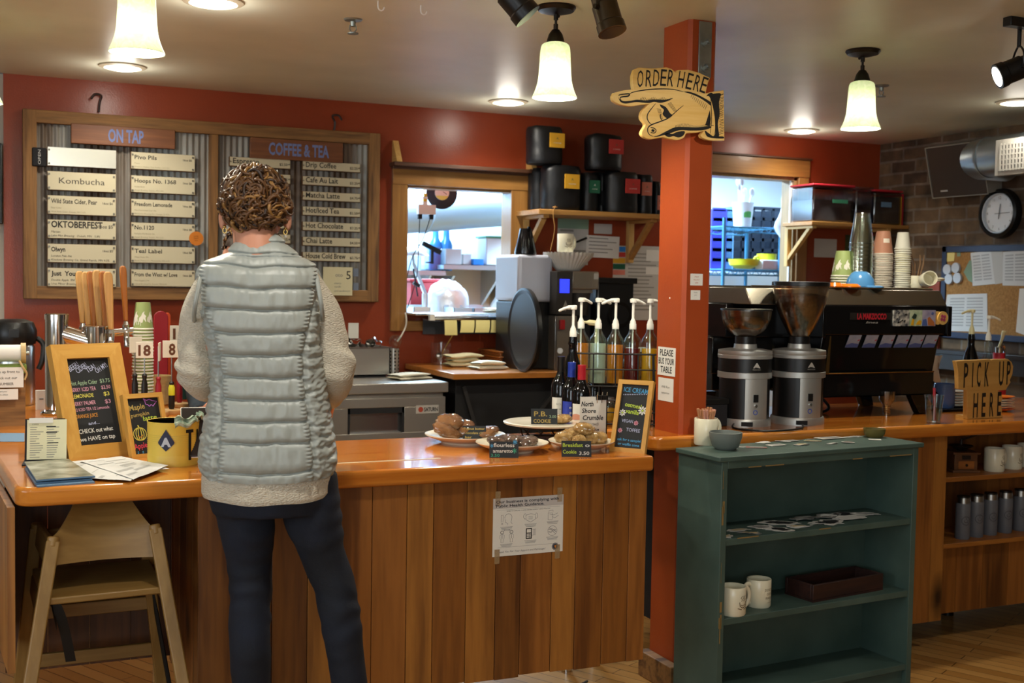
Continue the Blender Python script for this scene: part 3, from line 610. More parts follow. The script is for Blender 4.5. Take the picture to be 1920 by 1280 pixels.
# odds and ends on the board
def flat(name, x0, y0, x1, y1, Yp, m_, lb, cat, texts=(), th=0.0012, group=None, rot=0.0):
    a, c_ = aY(x0, y0, Yp), aY(x1, y0, Yp); k = ppm(aY((x0+x1)/2, (y0+y1)/2, Yp)); W_, H_ = c_.x-a.x, (y1-y0)/k
    b = MB().box((-W_/2, -th, 0), (W_/2, 0, H_), m_)
    for (s, u, v, h, col, al, kw) in texts: b.text(s, (-W_/2+W_*u, -th-0.0001, H_*v), X3, Z3, h*H_, col, al=al, **kw)
    if True:
        o = b.build(name, origin=(0, 0, 0), smooth=0); o.location = V((a.x+W_/2, Yp, a.z-H_))*UNIT; o.rotation_euler = (0, rot, 0); return tag(o, lb, cat, group)
mat('card', '#d0c7a0', 0.7)
flat('handwritten_card', 606, 500, 661, 553, BY-0.028, 'card', 'cream handwritten card ending in oto 5 at the foot of the COFFEE & TEA board', 'card',
     [('oto', 0.66, 0.66, 0.14, 'grey_ink', 'R', {}), ('5', 0.86, 0.58, 0.30, 'ink', 'C', {}), ('cherry', 0.62, 0.40, 0.07, 'grey_ink', 'R', dict(shear=0.3)), ('vanilla', 0.60, 0.28, 0.07, 'grey_ink', 'R', dict(shear=0.3)), ('and cardamom', 0.92, 0.13, 0.07, 'grey_ink', 'R', dict(shear=0.3))])
mat('tape_grey', '#6d7582', 0.6)
flat('magnet', 662, 503, 672, 518, BY-0.016, 'tape_grey', 'grey strip magnet at the upper right corner of the handwritten card', 'magnet', th=0.004)
flat('magnet', 662, 530, 672, 544, BY-0.016, 'tape_grey', 'grey strip magnet at the lower right of the handwritten card', 'magnet', th=0.004)
b = MB(); a = aY(368, 447, BY-0.034); mat('orange_label', '#c8741f', 0.6); b.cyl((a.x, BY-0.031, a.z), (a.x, BY-0.036, a.z), 0.0385, 'orange_label', n=32); q = thing('round_sticker', 'round orange sticker on the right edge of the No.1120 strip', 'sticker', (a.x, BY-0.03, a.z-0.038)); mat('brown_ink', '#7a4210', 0.7)
for i, s in enumerate(('LOCAL', 'DRAFT', 'BEER')): b.text(s, (a.x, BY-0.0361, a.z+0.010-0.012*i), X3, Z3, 0.006, 'brown_ink')
b.build('disc', q, True)
a = aY(74, 294, BY-0.02); q = thing('magnet', 'small black magnet with pale sideways lettering left of the blank strip', 'magnet', (a.x, BY-0.02, a.z-0.05))
MB().box((-0.036, -0.008, 0), (0.034, 0.004, 0.098), 'black_matte').build('plate', q, bevel=0.006); mat('pale_ink', '#b9b9b4', 0.7)
MB().text('OPEN', (0.006, -0.0083, 0.049), Z3, -X3, 0.014, 'pale_ink', w=0.075).build('lettering', q, smooth=0)
wood('hook_metal', '#2a1a14', '#3a241a', 'z', 8, 0.5)
for px, py, sg, lb in ((185, 196, -1, 'dark iron hook above the ON TAP half of the board'), (626, 232, 1, 'dark iron hook above the COFFEE & TEA half of the board')):
    p = aY(px, py+14, YW-0.02); s = MB().tube(bez([p, p+V((0.005, 0, 0.05)), p+V((0.012*sg*-1, -0.01, 0.085)), p+V((0.02*sg, -0.02, 0.09)), p+V((0.04*sg, -0.025, 0.062))], 6), [0.006]*24+[0.002], 'hook_metal', 8)
    tag(s.build('iron_hook'), lb, 'hook')
# television on the wall round the corner, at the left border
mat('screen_glass', '#0b0c0e', 0.15)
tv = thing('wall_screen', 'black wall-mounted screen cut off by the left border beside the red wall', 'screen', (-0.4, 6.6, 1.9))
MB().box((-0.95, 6.58, 1.86), (0.083, 6.64, 2.27), 'black_plastic').build('housing', tv, True, bevel=0.004)
MB().box((-0.93, 6.578, 1.88), (0.065, 6.58, 2.25), 'screen_glass').build('display', tv, True)
MB().box((-0.5, 6.64, 2.0), (-0.3, 6.70, 2.15), 'dark_metal').build('bracket', tv, True)
# pass window ledge
mat('steel_shelf', '#c9ccd0', 0.22, 1.0)
q = thing('pass_ledge', 'stainless steel ledge with a round ticket rail under the kitchen pass window', 'ledge', (2.64, 6.6, 1.36))
MB().box((2.29, 6.47, 1.402), (3.09, 6.84, 1.4148), 'steel_shelf').build('shelf', q, True, bevel=0.003)
MB().cyl((2.40, 6.46, 1.392), (3.08, 6.46, 1.392), 0.017, 'steel_shelf').box((2.37, 6.445, 1.375), (2.40, 6.475, 1.41), 'white_plastic').build('ticket_rail', q, True)
mat('slate', '#3b3f45', 0.5); MB().box((2.40, 6.648, 1.285), (3.05, 6.653, 1.372), 'slate').box((2.40, 6.47, 1.37), (3.07, 6.655, 1.378), 'steel_shelf').build('back_plate', q, True)
for i, (a, c_, y1) in enumerate(((833, 856, 628), (864, 889, 623), (892, 918, 623), (921, 960, 623))):
    p0, p1 = aY(a, 600, 6.44), aY(c_, y1, 6.44); H_ = p0.z-p1.z
    s = MB().grid(lambda u, v: V((p0.x+(p1.x-p0.x)*u-0.010*v*v*(i > 0), 6.439-0.012*math.sin(v*1.5), p0.z-H_*v)), 4, 6, 'yellow_note')
    o = s.build('order_slip', smooth=60); tag(o, 'yellow paper slip under the ticket rail, %s' % ('longest, first from the left', 'second from the left', 'third from the left', 'widest, rightmost')[i], 'paper slip', 'yellow slips on the ticket rail')
mat('cloth_white', '#d9d2bb', 0.9, bump=(60, 0.3)); mat('cloth_cream', '#d5cfa9', 0.9, bump=(60, 0.3))
def towel(pts, w_, h_, m_, label, name='folded_towel', seed=1, folds=3):
    """softly folded cloth: stacked, slightly shifted, rounded layers over a base line of two points"""
    a, c_ = V(pts[0]), V(pts[1]); U = (c_-a); L = U.length; U.normalize(); W = Z3.cross(U); R_ = random.Random(seed); b = MB()
    for k in range(folds):
        th = h_/folds; z0 = k*th; ins = R_.uniform(0, 0.16)*L*(k > 0); sh = R_.uniform(-0.05, 0.05)*w_; ph = R_.uniform(0, 6)
        def f(u, v, z0=z0, ins=ins, sh=sh, ph=ph, k=k):
            an = 2*PI*u; x = ins/2+(L-ins)*(v)
            e = 1-abs(2*v-1)**6; yy = sh+math.copysign(abs(math.cos(an))**0.6, math.cos(an))*w_/2*(0.9+0.1*math.sin(v*7+ph)); zz = z0+th*0.5+math.copysign(abs(math.sin(an))**0.8, math.sin(an))*th*0.56*(0.25+0.75*e)
            zz += h_*0.18*noise.noise(V((x*9, yy*9, k*3.1+ph)))*(z0/h_+0.25)
            return a+U*x+W*yy+Z3*max(zz, 0.0)
        b.grid(f, 20, 24, m_, cu=True)
    return tag(b.build(name, smooth=70), label, 'towel')
towel([(2.80, 6.64, 1.4152), (2.96, 6.66, 1.4152)], 0.10, 0.03, 'cloth_white', 'small folded white cloth at the right end of the pass ledge', seed=4)
tag(MB().box((2.965, 6.60, 1.4152), (3.08, 6.70, 1.437), 'pine').build('wooden_block', bevel=0.003), 'flat wooden block at the right end of the pass ledge', 'block')

# kitchen seen through the pass
mat('duct_metal', '#9fb0ba', 0.4, 0.7); mat('kitchen_steel', '#c3ccd2', 0.35, 0.9); mat('blue_glass', '#4f8fd0', 0.15); mat('kitchen_white', '#e6ecee', 0.6)
a, c_ = aY(740, 392, 8.4), aY(960, 378, 8.7)
dd = c_-a; q = tag(MB().tube([a-dd*0.8, a+dd*0.2, a+dd*0.205, a+dd*0.22, a+dd*0.225, c_+dd*0.9], [0.19, 0.19, 0.2, 0.2, 0.19, 0.19], 'duct_metal', 28).build('kitchen_duct'), 'fat grey ventilation duct across the kitchen behind the pass window', 'duct')
p = aY(828, 361, 7.05); k = ppm(p); q = thing('wall_clock', 'black record-shaped wall clock hanging at the top of the pass window', 'clock', (p.x, 7.03, p.z-0.1))
r_ = 31/k; mat('vinyl', '#23252b', 0.4); mat('label_yellow', '#d9d36c', 0.6)
MB().lathe([(0, 0), (r_, 0), (r_, 0.006), (0, 0.006)], 'vinyl', n=40, M=Matrix.Translation((p.x, 7.05, p.z)) @ Matrix.Rotation(PI/2, 4, 'X')).build('record', q, True)
MB().lathe([(0, 0.0065), (r_*0.46, 0.0065), (r_*0.46, 0.009), (0, 0.009)], 'white_paint', n=32, M=Matrix.Translation((p.x, 7.05, p.z)) @ Matrix.Rotation(PI/2, 4, 'X')).prism([(r_*0.455*math.cos(x), r_*0.455*math.sin(x)) for x in [PI+0.45+(PI-0.9)*i/14 for i in range(15)]], (p.x, 7.0405, p.z), X3, Z3, 0.0004, 'label_yellow').build('label_disc', q, True)
MB().bar((p.x, 7.045, p.z+0.01), (p.x+r_*0.3, 7.04, p.z-0.01), 0.006, 0.003, 'black_matte').box((p.x-0.004, 7.05, p.z+r_*0.9), (p.x+0.004, 7.06, 2.82), 'black_matte').build('hand', q, True)
p = aY(800, 393, 7.0); q = thing('power_strip', 'white power strip with two dark cords hanging inside the pass window', 'power strip', p)
MB().box((-0.06, -0.02, -0.03), (0.055, 0.02, 0.03), 'kitchen_white').box((-0.03, -0.015, 0.03), (0.0, 0.015, 0.08), 'kitchen_white').cyl((-0.018, 0, 0.08), (-0.018, 0, 0.5), 0.004, 'kitchen_white', n=8).build('body', q, bevel=0.006)
for x, pts in ((-0.045, [(-0.045, 0, -0.03), (-0.05, 0, -0.2), (-0.06, 0, -0.42), (-0.12, 0, -0.62)]), (0.03, [(0.03, 0, -0.03), (-0.02, 0, -0.18), (-0.09, 0, -0.30), (-0.13, 0, -0.45)])):
    MB().box((x-0.012, -0.01, -0.06), (x+0.012, 0.01, -0.03), 'black_matte').tube(bez(pts, 6), 0.003, 'black_matte', 6).build('plug', q)
mat('clip_yellow', '#d8c23c', 0.5)
MB().box((-0.03, -0.024, 0.05), (-0.008, -0.015, 0.066), 'clip_yellow').build('clip', q); MB().box((-0.025, -0.024, 0.08), (-0.008, 0.0, 0.1), 'clip_yellow').build('clip', q)
# work table and wall shelves
q = thing('kitchen_table', 'stainless kitchen work table just behind the pass ledge', 'table', (3.0, 7.4, 0))
MB().box((1.6, 6.95, 1.36), (4.2, 7.8, 1.40), 'kitchen_steel').build('tabletop', q, True, bevel=0.004)
for x in (1.7, 4.1):
    for y in (7.0, 7.72): MB().cyl((x, y, 0), (x, y, 1.36), 0.025, 'kitchen_steel').build('leg', q, True)
for x0, x1, y, lb in ((832, 990, 496, 'white kitchen wall shelf with boxes, right half of the pass view'), (735, 836, 506, 'grey kitchen shelf with clear tubs, left half of the pass view')):
    a, c_ = aY(x0, y, 8.75), aY(x1, y, 8.75); q = thing('kitchen_shelf', lb, 'shelf', ((a.x+c_.x)/2, 9.0, a.z-0.03))
    MB().box((a.x, 8.75, a.z-0.035), (c_.x, YK, a.z), 'kitchen_steel').build('board', q, True)
    for x in (a.x+0.55, c_.x-0.1): MB().prism([(0, 0), (0, -0.3), (-0.45, 0)], (x, YK-0.001, a.z-0.036), Y3, Z3, 0.02, 'kitchen_steel').build('bracket', q, True)
zs = aY(850, 496, 8.75).z; zs2 = aY(780, 506, 8.75).z
mat('bottle_blue', '#3f86cc', 0.25, alpha=1)
for px in (816, 836):
    p = aY(px, 500, 8.95); k = ppm(p); hh = (505-420)/k
    o = MB().lathe([(0, 0), (0.048, 0.0), (0.052, 0.01), (0.052, hh*0.55), (0.046, hh*0.62), (0.028, hh*0.70), (0.024, hh*0.9), (0.034, hh*0.96), (0.034, hh), (0, hh)], 'bottle_blue', c=(p.x, 8.95, zs2 if px < 830 else zs2)).build('blue_bottle')
    tag(o, 'tall blue long-necked bottle on the kitchen shelf, %s of the two' % ('left' if px == 816 else 'right'), 'bottle', 'blue bottles in the kitchen')
def kbox(x0, y0, x1, y1, Y_, d, m_, name, lb, cat, z=None, bev=0.006):
    a, c_ = aY(x0, y0, Y_), aY(x1, y1, Y_); z0 = c_.z if z is None else z
    return tag(MB().box((a.x, Y_, z0), (c_.x, Y_+d, a.z), m_).build(name, bevel=bev), lb, cat)
kbox(836, 466, 866, 494, 8.8, 0.2, 'kitchen_white', 'carton', 'plain white carton on the right kitchen shelf beside the blue bottles', 'box', zs)
kbox(868, 476, 884, 495, 8.82, 0.15, 'kitchen_white', 'carton', 'smaller white carton between the white carton and the blue tub', 'box', zs)
mat('tub_blue', '#2f7fd0', 0.4); kbox(887, 485, 907, 494, 8.78, 0.15, 'tub_blue', 'food_tub', 'bright blue low tub on the kitchen shelf', 'tub', zs)
mat('lid_green', '#5fa98a', 0.5); p = aY(926, 495, 8.8)
q = thing('food_container', 'tall white container with a green lid at the right of the pass view', 'container', (p.x, 8.9, zs)); MB().box((-0.07, -0.1, 0), (0.12, 0.1, 0.225), 'kitchen_white').build('body', q, bevel=0.01); MB().box((-0.08, -0.11, 0.225), (0.13, 0.11, 0.24), 'lid_green').build('lid', q, bevel=0.004)
mat('notice_pink', '#d8c9cf', 0.7); kbox(921, 388, 940, 424, YK-0.004, 0.003, 'notice_pink', 'wall_notice', 'pale pinkish notice on the kitchen wall at the right edge of the pass view', 'notice', bev=0)
glass('tub_clear', '#d5e4f0', 0.1, 0.25)
for i, (x0, x1, y0) in enumerate(((765, 790, 470), (800, 828, 462))):
    p0, p1 = aY(x0, y0, 8.82), aY(x1, 505, 8.82)
    tag(MB().box((p0.x, 8.82, zs2), (p1.x, 9.0, p0.z), 'tub_clear').build('clear_tub', bevel=0.01), ('clear plastic tub at the far left on the kitchen shelf', 'clear plastic tub below the blue bottles on the kitchen shelf')[i], 'tub')
for px, py, lb in ((808, 452, 'black tape dispenser among the tubs left of the blue bottles'), (842, 462, 'small black clip in front of the right blue bottle')):
    p = aY(px, py+ (28 if px == 808 else 6), 8.7); b = MB(); b.bar(p+V((-0.07, 0, 0.10)), p+V((0.08, 0, 0.03)), 0.03, 0.035, 'black_matte').bar(p+V((0.01, 0, 0.06)), p+V((0.01, 0, -0.06)), 0.02, 0.02, 'black_matte'); b.bar(p+V((0.0, 0, -0.05)), p+V((0.0, 0.06, -0.05)), 0.05, 0.01, 'black_matte')
    if px == 842: continue
    tag(b.build('tape_dispenser'), lb, 'dispenser')
# heat lamp clamped on the pass
p = aY(772, 476, 7.15); q = thing('heat_lamp', 'shiny metal work lamp on a jointed arm at the left of the pass window', 'lamp', aY(797, 552, 7.15))
MB().lathe([(0.02, 0.05), (0.04, 0.045), (0.11, -0.005), (0.112, -0.01), (0.03, 0.03), (0.018, 0.04)], 'kitchen_steel', c=p, closed=True).build('lamp_shade', q, True)
j = aY(775, 495, 7.15); e = aY(797, 550, 7.15); MB().bar(j, e, 0.025, 0.02, 'kitchen_steel').bar(j+V((0.0, 0, -0.03)), e+V((-0.05, 0, -0.02)), 0.008, 0.008, 'black_matte').bar(aY(775, 530, 7.14), aY(786, 536, 7.14), 0.03, 0.02, 'black_matte').bar(p+V((0.0, 0, 0.045)), j, 0.015, 0.015, 'kitchen_steel').build('arm', q, True)
MB().cyl(V((e.x, 7.15, 1.40)), V((e.x, 7.15, e.z)), 0.02, 'kitchen_steel').lathe([(0, 0), (0.06, 0), (0.06, 0.012), (0, 0.012)], 'kitchen_steel', c=(e.x, 7.15, 1.4)).build('base', q, True)
mat('box_red', '#b5343a', 0.5); p0, p1 = aY(762, 522, 7.6), aY(827, 552, 7.6)
q = thing('red_crate', 'red plastic crate on the kitchen work table behind the foil parcel', 'crate', ((p0.x+p1.x)/2, 7.65, 1.4)); MB().box((p0.x, 7.5, 1.4), (p1.x, 7.78, p0.z-0.02), 'box_red').build('body', q, True, bevel=0.008); MB().box((p0.x-0.01, 7.49, p0.z-0.02), (p1.x+0.01, 7.79, p0.z), 'box_red').build('rim', q, True, bevel=0.006)
mat('foil', '#dfe7ec', 0.3, 0.3, bump=(18, 0.6)); p = aY(838, 560, 7.35)
o = MB().grid(lambda u, v: (lambda a, e: V((p.x+0.15*math.cos(a)*math.cos(e)*(1+0.1*noise.noise(V((math.cos(a)*3, math.sin(a)*3, e*3)))), 7.35+0.14*math.sin(a)*math.cos(e), 1.4+0.21*max(0, math.sin(e))**0.7*(1+0.12*noise.noise(V((a*2, e*4, 1)))))))(2*PI*u, PI/2*v), 28, 12, 'foil', cu=True).build('wrapped_parcel')
tag(o, 'rounded plastic-wrapped white parcel on the work table in the pass window', 'parcel')
for i, (x0, x1, y0, d) in enumerate(((775, 806, 567, 0.1), (850, 885, 574, 0.12), (888, 932, 569, 0.2))):
    p0, p1 = aY(x0, y0, 7.05), aY(x1, y0, 7.05)
    q = thing('steel_tray', ('white shallow dish at the left of the pass opening', 'small bright steel pan in the middle of the pass opening', 'grey steel tray at the right of the pass opening')[i], 'tray', ((p0.x+p1.x)/2, 7.1, 1.4)); W_ = p1.x-p0.x
    MB().box((-W_/2, -0.06, 0), (W_/2, d, 0.006), 'kitchen_steel' if i else 'kitchen_white').box((-W_/2, -0.06, 0), (-W_/2+0.004, d, 0.035), 'kitchen_steel').box((W_/2-0.004, -0.06, 0), (W_/2, d, 0.035), 'kitchen_steel').box((-W_/2, -0.06, 0), (W_/2, -0.056, 0.035 if i else 0.04), 'kitchen_steel' if i else 'kitchen_white').box((-W_/2, d-0.004, 0), (W_/2, d, 0.05), 'kitchen_steel').build('pan', q)

# kitchen rack seen through the doorway
mat('rack_blue', '#3f7fa6', 0.45, 0.3)
q = thing('wire_rack', 'blue-painted wire shelving rack in the kitchen doorway', 'rack', (5.45, 7.8, 0))
xa, xb = aY(1358, 420, 7.6).x, aY(1464, 420, 7.6).x
for x in (xa, xb):
    for y in (7.6, 8.05): MB().cyl((x, y, 0), (x, y, aY(1358, 415, 7.6).z+0.03), 0.014, 'rack_blue', n=12).build('post', q, True)
SZ = [aY(1400, y, 7.6).z for y in (426, 506, 597)]+[0.55]
for z in SZ:
    b = MB()
    for y in (7.6, 8.05):
        for dz in (0, -0.04): b.cyl((xa, y, z+dz), (xb, y, z+dz), 0.006, 'rack_blue', n=6)
        n_ = 14; b.tube([(xa+(xb-xa)*i/n_, y, z-0.04*(i % 2)) for i in range(n_+1)], 0.004, 'rack_blue', 5)
    for x in (xa, xb): b.cyl((x, 7.6, z), (x, 8.05, z), 0.006, 'rack_blue', n=6)
    for i in range(1, 22): b.cyl((xa+(xb-xa)*i/22, 7.6, z+0.004), (xa+(xb-xa)*i/22, 8.05, z+0.004), 0.003, 'rack_blue', n=5)
    b.build('wire_shelf', q, True)
zF = aY(1400, 510, 8.1).z
def crate(x0, y0, x1, y1, Y_, m_, lb):
    a, c_ = aY(x0, y0, Y_), aY(x1, y1, Y_); c_.z = zF+0.014; b = MB(); n1, n2 = 5, 6; W_, H_ = c_.x-a.x, a.z-c_.z
    for i in range(n1+1): b.box((a.x+W_*i/n1-0.012, Y_, c_.z), (a.x+W_*i/n1+0.012, Y_+0.02, a.z), m_)
    for j in range(n2+1): b.box((a.x, Y_, c_.z+H_*j/n2-0.014), (c_.x, Y_+0.02, c_.z+H_*j/n2+0.014), m_)
    b.box((a.x-0.012, Y_+0.02, c_.z), (a.x, Y_+0.3, a.z), m_).box((c_.x, Y_+0.02, c_.z), (c_.x+0.012, Y_+0.3, a.z), m_).box((a.x, Y_+0.3, c_.z), (c_.x, Y_+0.31, a.z), m_)
    return tag(b.build('plastic_crate'), lb, 'crate')
mat('crate_purple', '#3f3fb5', 0.5); mat('crate_black', '#1d2430', 0.5); mat('crate_blue', '#79aee0', 0.5)
crate(1338, 392, 1358, 508, 8.15, 'crate_purple', 'purple-blue dish rack standing at the left edge of the doorway')
crate(1360, 392, 1372, 500, 8.2, 'crate_blue', 'light blue dish rack behind the wire rack, next to the purple one')
crate(1376, 388, 1466, 500, 8.25, 'crate_black', 'black perforated dish rack behind the white bucket')
p = aY(1392, 425, 7.8); zb = SZ[0]+0.01; q = thing('bucket', 'white bucket with a green label holding kitchen tools on top of the blue rack', 'bucket', (p.x, 7.8, zb))
MB().lathe([(0, 0), (0.068, 0), (0.085, 0.19), (0.088, 0.195), (0.082, 0.195), (0.065, 0.006), (0, 0.006)], 'kitchen_white').build('pail', q)
mat('label_green', '#4fa04a', 0.6); MB().grid(lambda u, v: V((0.0745*math.cos(-2.1+0.9*u)+0.0*v, 0.079*math.sin(-2.1+0.9*u), 0.075+0.05*v)), 8, 1, 'label_green').build('label', q)
for i in range(7):
    a = i*0.9; tl = 0.28+0.04*(i % 3); b = MB(); t_ = V((0.03*math.cos(a)+0.05*math.cos(a*2.3), 0.03*math.sin(a), tl)); s0 = V((0.02*math.cos(a), 0.02*math.sin(a), 0.02)); b.tube([s0, t_], 0.006, 'kitchen_white', 6).ball(t_, (0.022, 0.008, 0.034), 'kitchen_white', 8, 6)
    o = b.build('kitchen_utensil', origin=(0, 0, 0)); o.location = V((p.x, 7.8, zb))*UNIT; tag(o, 'white kitchen utensil standing in the green-labelled bucket', 'utensil', 'utensils in the white bucket')
mat('dish_yellow', '#d8d82e', 0.35); zb = SZ[1]+0.01
p = aY(1394, 500, 7.75); tag(MB().lathe([(0, 0), (0.06, 0), (0.11, 0.03), (0.12, 0.075), (0.124, 0.078), (0.116, 0.072), (0.1, 0.03), (0.05, 0.008), (0, 0.008)], 'dish_yellow', c=(p.x, 7.75, zb)).build('yellow_bowl'), 'yellow bowl on the second shelf of the blue rack', 'bowl')
p = aY(1437, 500, 7.75); q = thing('yellow_cup', 'yellow cup with a handle on the second shelf of the blue rack', 'cup', (p.x, 7.75, zb))
MB().lathe([(0, 0), (0.07, 0), (0.075, 0.01), (0.078, 0.125), (0.072, 0.125), (0.07, 0.012), (0, 0.01)], 'dish_yellow').build('body', q); MB().tube(bez([(-0.074, 0, 0.10), (-0.115, 0, 0.09), (-0.115, 0, 0.04), (-0.074, 0, 0.025)], 6), 0.009, 'dish_yellow', 8).build('handle', q)
kbox(1430, 487, 1460, 500, 7.62, 0.1, 'kitchen_white', 'white_carton', 'small white carton in front of the yellow cup', 'carton', zb)
mat('bag_film', '#cfd8e4', 0.3, bump=(12, 0.8)); p = aY(1447, 410, 7.7)
tag(MB().grid(lambda u, v: (lambda a, e: V((p.x+0.01+0.02*math.sin(5*e)+(0.10+0.03*noise.noise(V((a, e*2, 0))))*math.cos(a)*max(0.05, math.cos(e))*(0.8-0.3*math.sin(e)), 7.515+0.06*math.sin(a)*math.cos(e), p.z+0.22*math.sin(e))))(2*PI*u, -PI/2+PI*v), 24, 18, 'bag_film', cu=True).build('plastic_bag'), 'crumpled pale plastic bag hanging at the right of the blue rack', 'bag')
mat('cabinet_grey', '#8f9dab', 0.5)
kbox(1325, 510, 1475, 640, 8.1, 0.7, 'kitchen_white', 'undercounter_freezer', 'white chest unit behind the blue rack, below the dish racks', 'freezer', 0.0, 0.0)
q = thing('kitchen_trolley', 'grey kitchen trolley holding orange bowls, beyond the left grinder', 'trolley', (5.2, 7.2, 0))
a = aY(1335, 655, 7.0); c_ = aY(1420, 655, 7.0)
MB().box((a.x-0.1, 7.0, a.z-0.06), (c_.x+0.2, 7.4, a.z), 'cabinet_grey').box((a.x-0.1, 7.0, 0.3), (c_.x+0.2, 7.4, 0.33), 'cabinet_grey').build('shelf', q, True, bevel=0.008)
for x in (a.x-0.08, c_.x+0.18):
    for y in (7.02, 7.38): MB().cyl((x, y, 0), (x, y, a.z-0.03), 0.015, 'cabinet_grey', n=10).build('leg', q, True)
mat('bowl_orange', '#d9772a', 0.35)
for i, px in enumerate((1346, 1371, 1383)):
    p = aY(px, 654, 7.15); M_ = Matrix.Translation((p.x, 7.15+0.02*i, a.z+0.072)) @ Matrix.Rotation(math.radians(75), 4, 'Y') @ Matrix.Rotation(0.2, 4, 'X')
    o = MB().lathe([(0, 0), (0.03, 0), (0.055, 0.03), (0.07, 0.06), (0.066, 0.058), (0.05, 0.03), (0, 0.006)], 'bowl_orange', M=M_).build('orange_bowl'); tag(o, 'orange bowl propped on its side on the kitchen trolley, %s' % ('leftmost', 'middle', 'rightmost')[i], 'bowl', 'orange bowls in the kitchen')

# back counter: fridge, wooden worktop
FX0, FX1, FY0, FZ = 1.50, 2.284, 5.905, 1.062
mat('brushed', '#b9b6af', 0.3, 0.8, bump=(220, 0.03, (1, 1, 0.02)))
q = thing('worktop_fridge', 'stainless worktop refrigerator with recessed handle behind the counter', 'fridge', ((FX0+FX1)/2, 6.25, 0))
MB().box((FX0, FY0-0.0, FZ-0.056), (FX1, 6.63, FZ), 'brushed').build('worktop', q, True, bevel=0.006)
MB().box((FX0+0.01, 5.94, 0.12), (FX1-0.02, 6.62, FZ-0.056), 'brushed').build('cabinet', q, True)
hx0, hx1, hz1, hz0 = 1.72, 2.03, 0.935, 0.80
for a, c_, dx in ((1.52, 2.262, 1),):
    b = MB(); y0, y1 = 5.895, 5.94; h0, h1 = (hx0, hx1) if dx else (FX0+0.06, FX0+0.36)
    b.box((a, y0, 0.14), (c_, y1, hz0-0.0), 'brushed').box((a, y0, hz1), (c_, y1, 0.985), 'brushed').box((a, y0, hz0), (h0, y1, hz1), 'brushed').box((h1, y0, hz0), (c_, y1, hz1), 'brushed')
    dd_ = b.build('door', q, True, bevel=0.002)
    MB().box((h0+0.002, y1-0.004, hz0), (h1-0.002, y1-0.001, hz1-0.03), 'steel_shelf').box((h0, y0+0.002, hz1-0.03), (h1, y1, hz1), 'black_matte').box((h0, y0+0.002, hz0), (h0+0.012, y1, hz1), 'black_matte').box((h1-0.012, y0+0.002, hz0), (h1, y1, hz1), 'black_matte').build('handle_recess', dd_, True)
p0, p1 = aY(780, 760, 5.894), aY(822, 774, 5.894); mat('badge', '#c4c0b8', 0.35, 0.3); mat('logo_red', '#a5402c', 0.5)
MB().box((p0.x, 5.891, p1.z), (p1.x, 5.895, p0.z), 'badge').cyl((p0.x+0.026, 5.891, (p0.z+p1.z)/2), (p0.x+0.026, 5.8902, (p0.z+p1.z)/2), 0.014, 'logo_red').text('SATURN', ((p0.x*0.3+p1.x*0.7)-0.006, 5.8908, (p0.z+p1.z)/2-0.010), X3, Z3, 0.021, 'ink', w=0.078, bold=0.03).build('name_badge', q, True)
for x in (FX0+0.1, FX1-0.1): MB().cyl((x, 6.0, 0), (x, 6.0, 0.12), 0.03, 'dark_metal').build('caster', q, True)
q = thing('back_worktop', 'orange-brown wooden back counter on a black cabinet under the pass window', 'counter', (3.2, 6.2, 0))
wood('honey_top', '#a8682a', '#c78638', 'x', 6, 0.3, coat=0.25)
MB().prism([(2.292, 5.86), (4.3, 5.89), (4.3, 6.655), (2.292, 6.655)], (0, 0, 1.078), X3, Y3, 0.032, 'honey_top').build('worktop', q, True, bevel=0.004)
mat('black_cabinet', '#101011', 0.6); MB().box((2.36, 6.0, 0.05), (4.28, 6.64, 1.077), 'black_cabinet').build('cabinet', q, True, bevel=0.004)
mat('dark_brace', '#2d2c2b', 0.5); MB().bar((2.99, 5.985, 1.02), (2.72, 5.985, 0.72), 0.03, 0.02, 'dark_brace').bar((2.40, 5.985, 1.03), (2.52, 5.985, 0.66), 0.022, 0.02, 'dark_brace').build('brace', q, True)
# steel bin of metal cookie cutters
bx0, bx1, bz0, bz1, by0, by1 = 1.55, 2.072, FZ, 1.231, 6.28, 6.58
q = thing('steel_bin', 'open stainless steel bin full of metal cutters on top of the fridge', 'bin', ((bx0+bx1)/2, 6.43, bz0))
b = MB(); b.box((bx0, by0, bz0+0.012), (bx1, by0+0.004, bz1), 'brushed').box((bx0, by1-0.004, bz0+0.012), (bx1, by1, bz1), 'brushed').box((bx0, by0, bz0+0.012), (bx0+0.004, by1, bz1), 'brushed').box((bx1-0.004, by0, bz0+0.012), (bx1, by1, bz1), 'brushed').box((bx0, by0, bz0+0.012), (bx1, by1, bz0+0.016), 'brushed')
b.build('body', q, True); b = MB(); b.box((bx0-0.006, by0-0.008, bz1-0.006), (bx1+0.006, by0+0.006, bz1), 'steel_shelf').box((bx0-0.006, by1-0.006, bz1-0.006), (bx1+0.006, by1+0.008, bz1), 'steel_shelf'); b.build('rim', q, True)
MB().box((bx0+0.02, by0+0.01, bz0), (bx1-0.02, by1-0.01, bz0+0.012), 'black_matte').build('foot', q, True)
R_ = random.Random(11); mat('cutter_metal', '#8d8a84', 0.28, 1.0); mat('cutter_dark', '#5d554b', 0.35, 1.0)
shapes = [[(math.cos(a)*(1 if k % 2 else 0.5), math.sin(a)*(1 if k % 2 else 0.5)) for k, a in enumerate([2*PI*i/10 for i in range(10)])],
          [(math.cos(a)*(1+0.18*math.cos(6*a)), math.sin(a)*(1+0.18*math.cos(6*a))) for a in [2*PI*i/36 for i in range(36)]],
          [(math.cos(a), math.sin(a)*0.8) for a in [2*PI*i/16 for i in range(16)]],
          [(0.9*math.sin(a)**3, 0.8*math.cos(a)-0.33*math.cos(2*a)-0.13*math.cos(3*a)) for a in [2*PI*i/28 for i in range(28)]]]
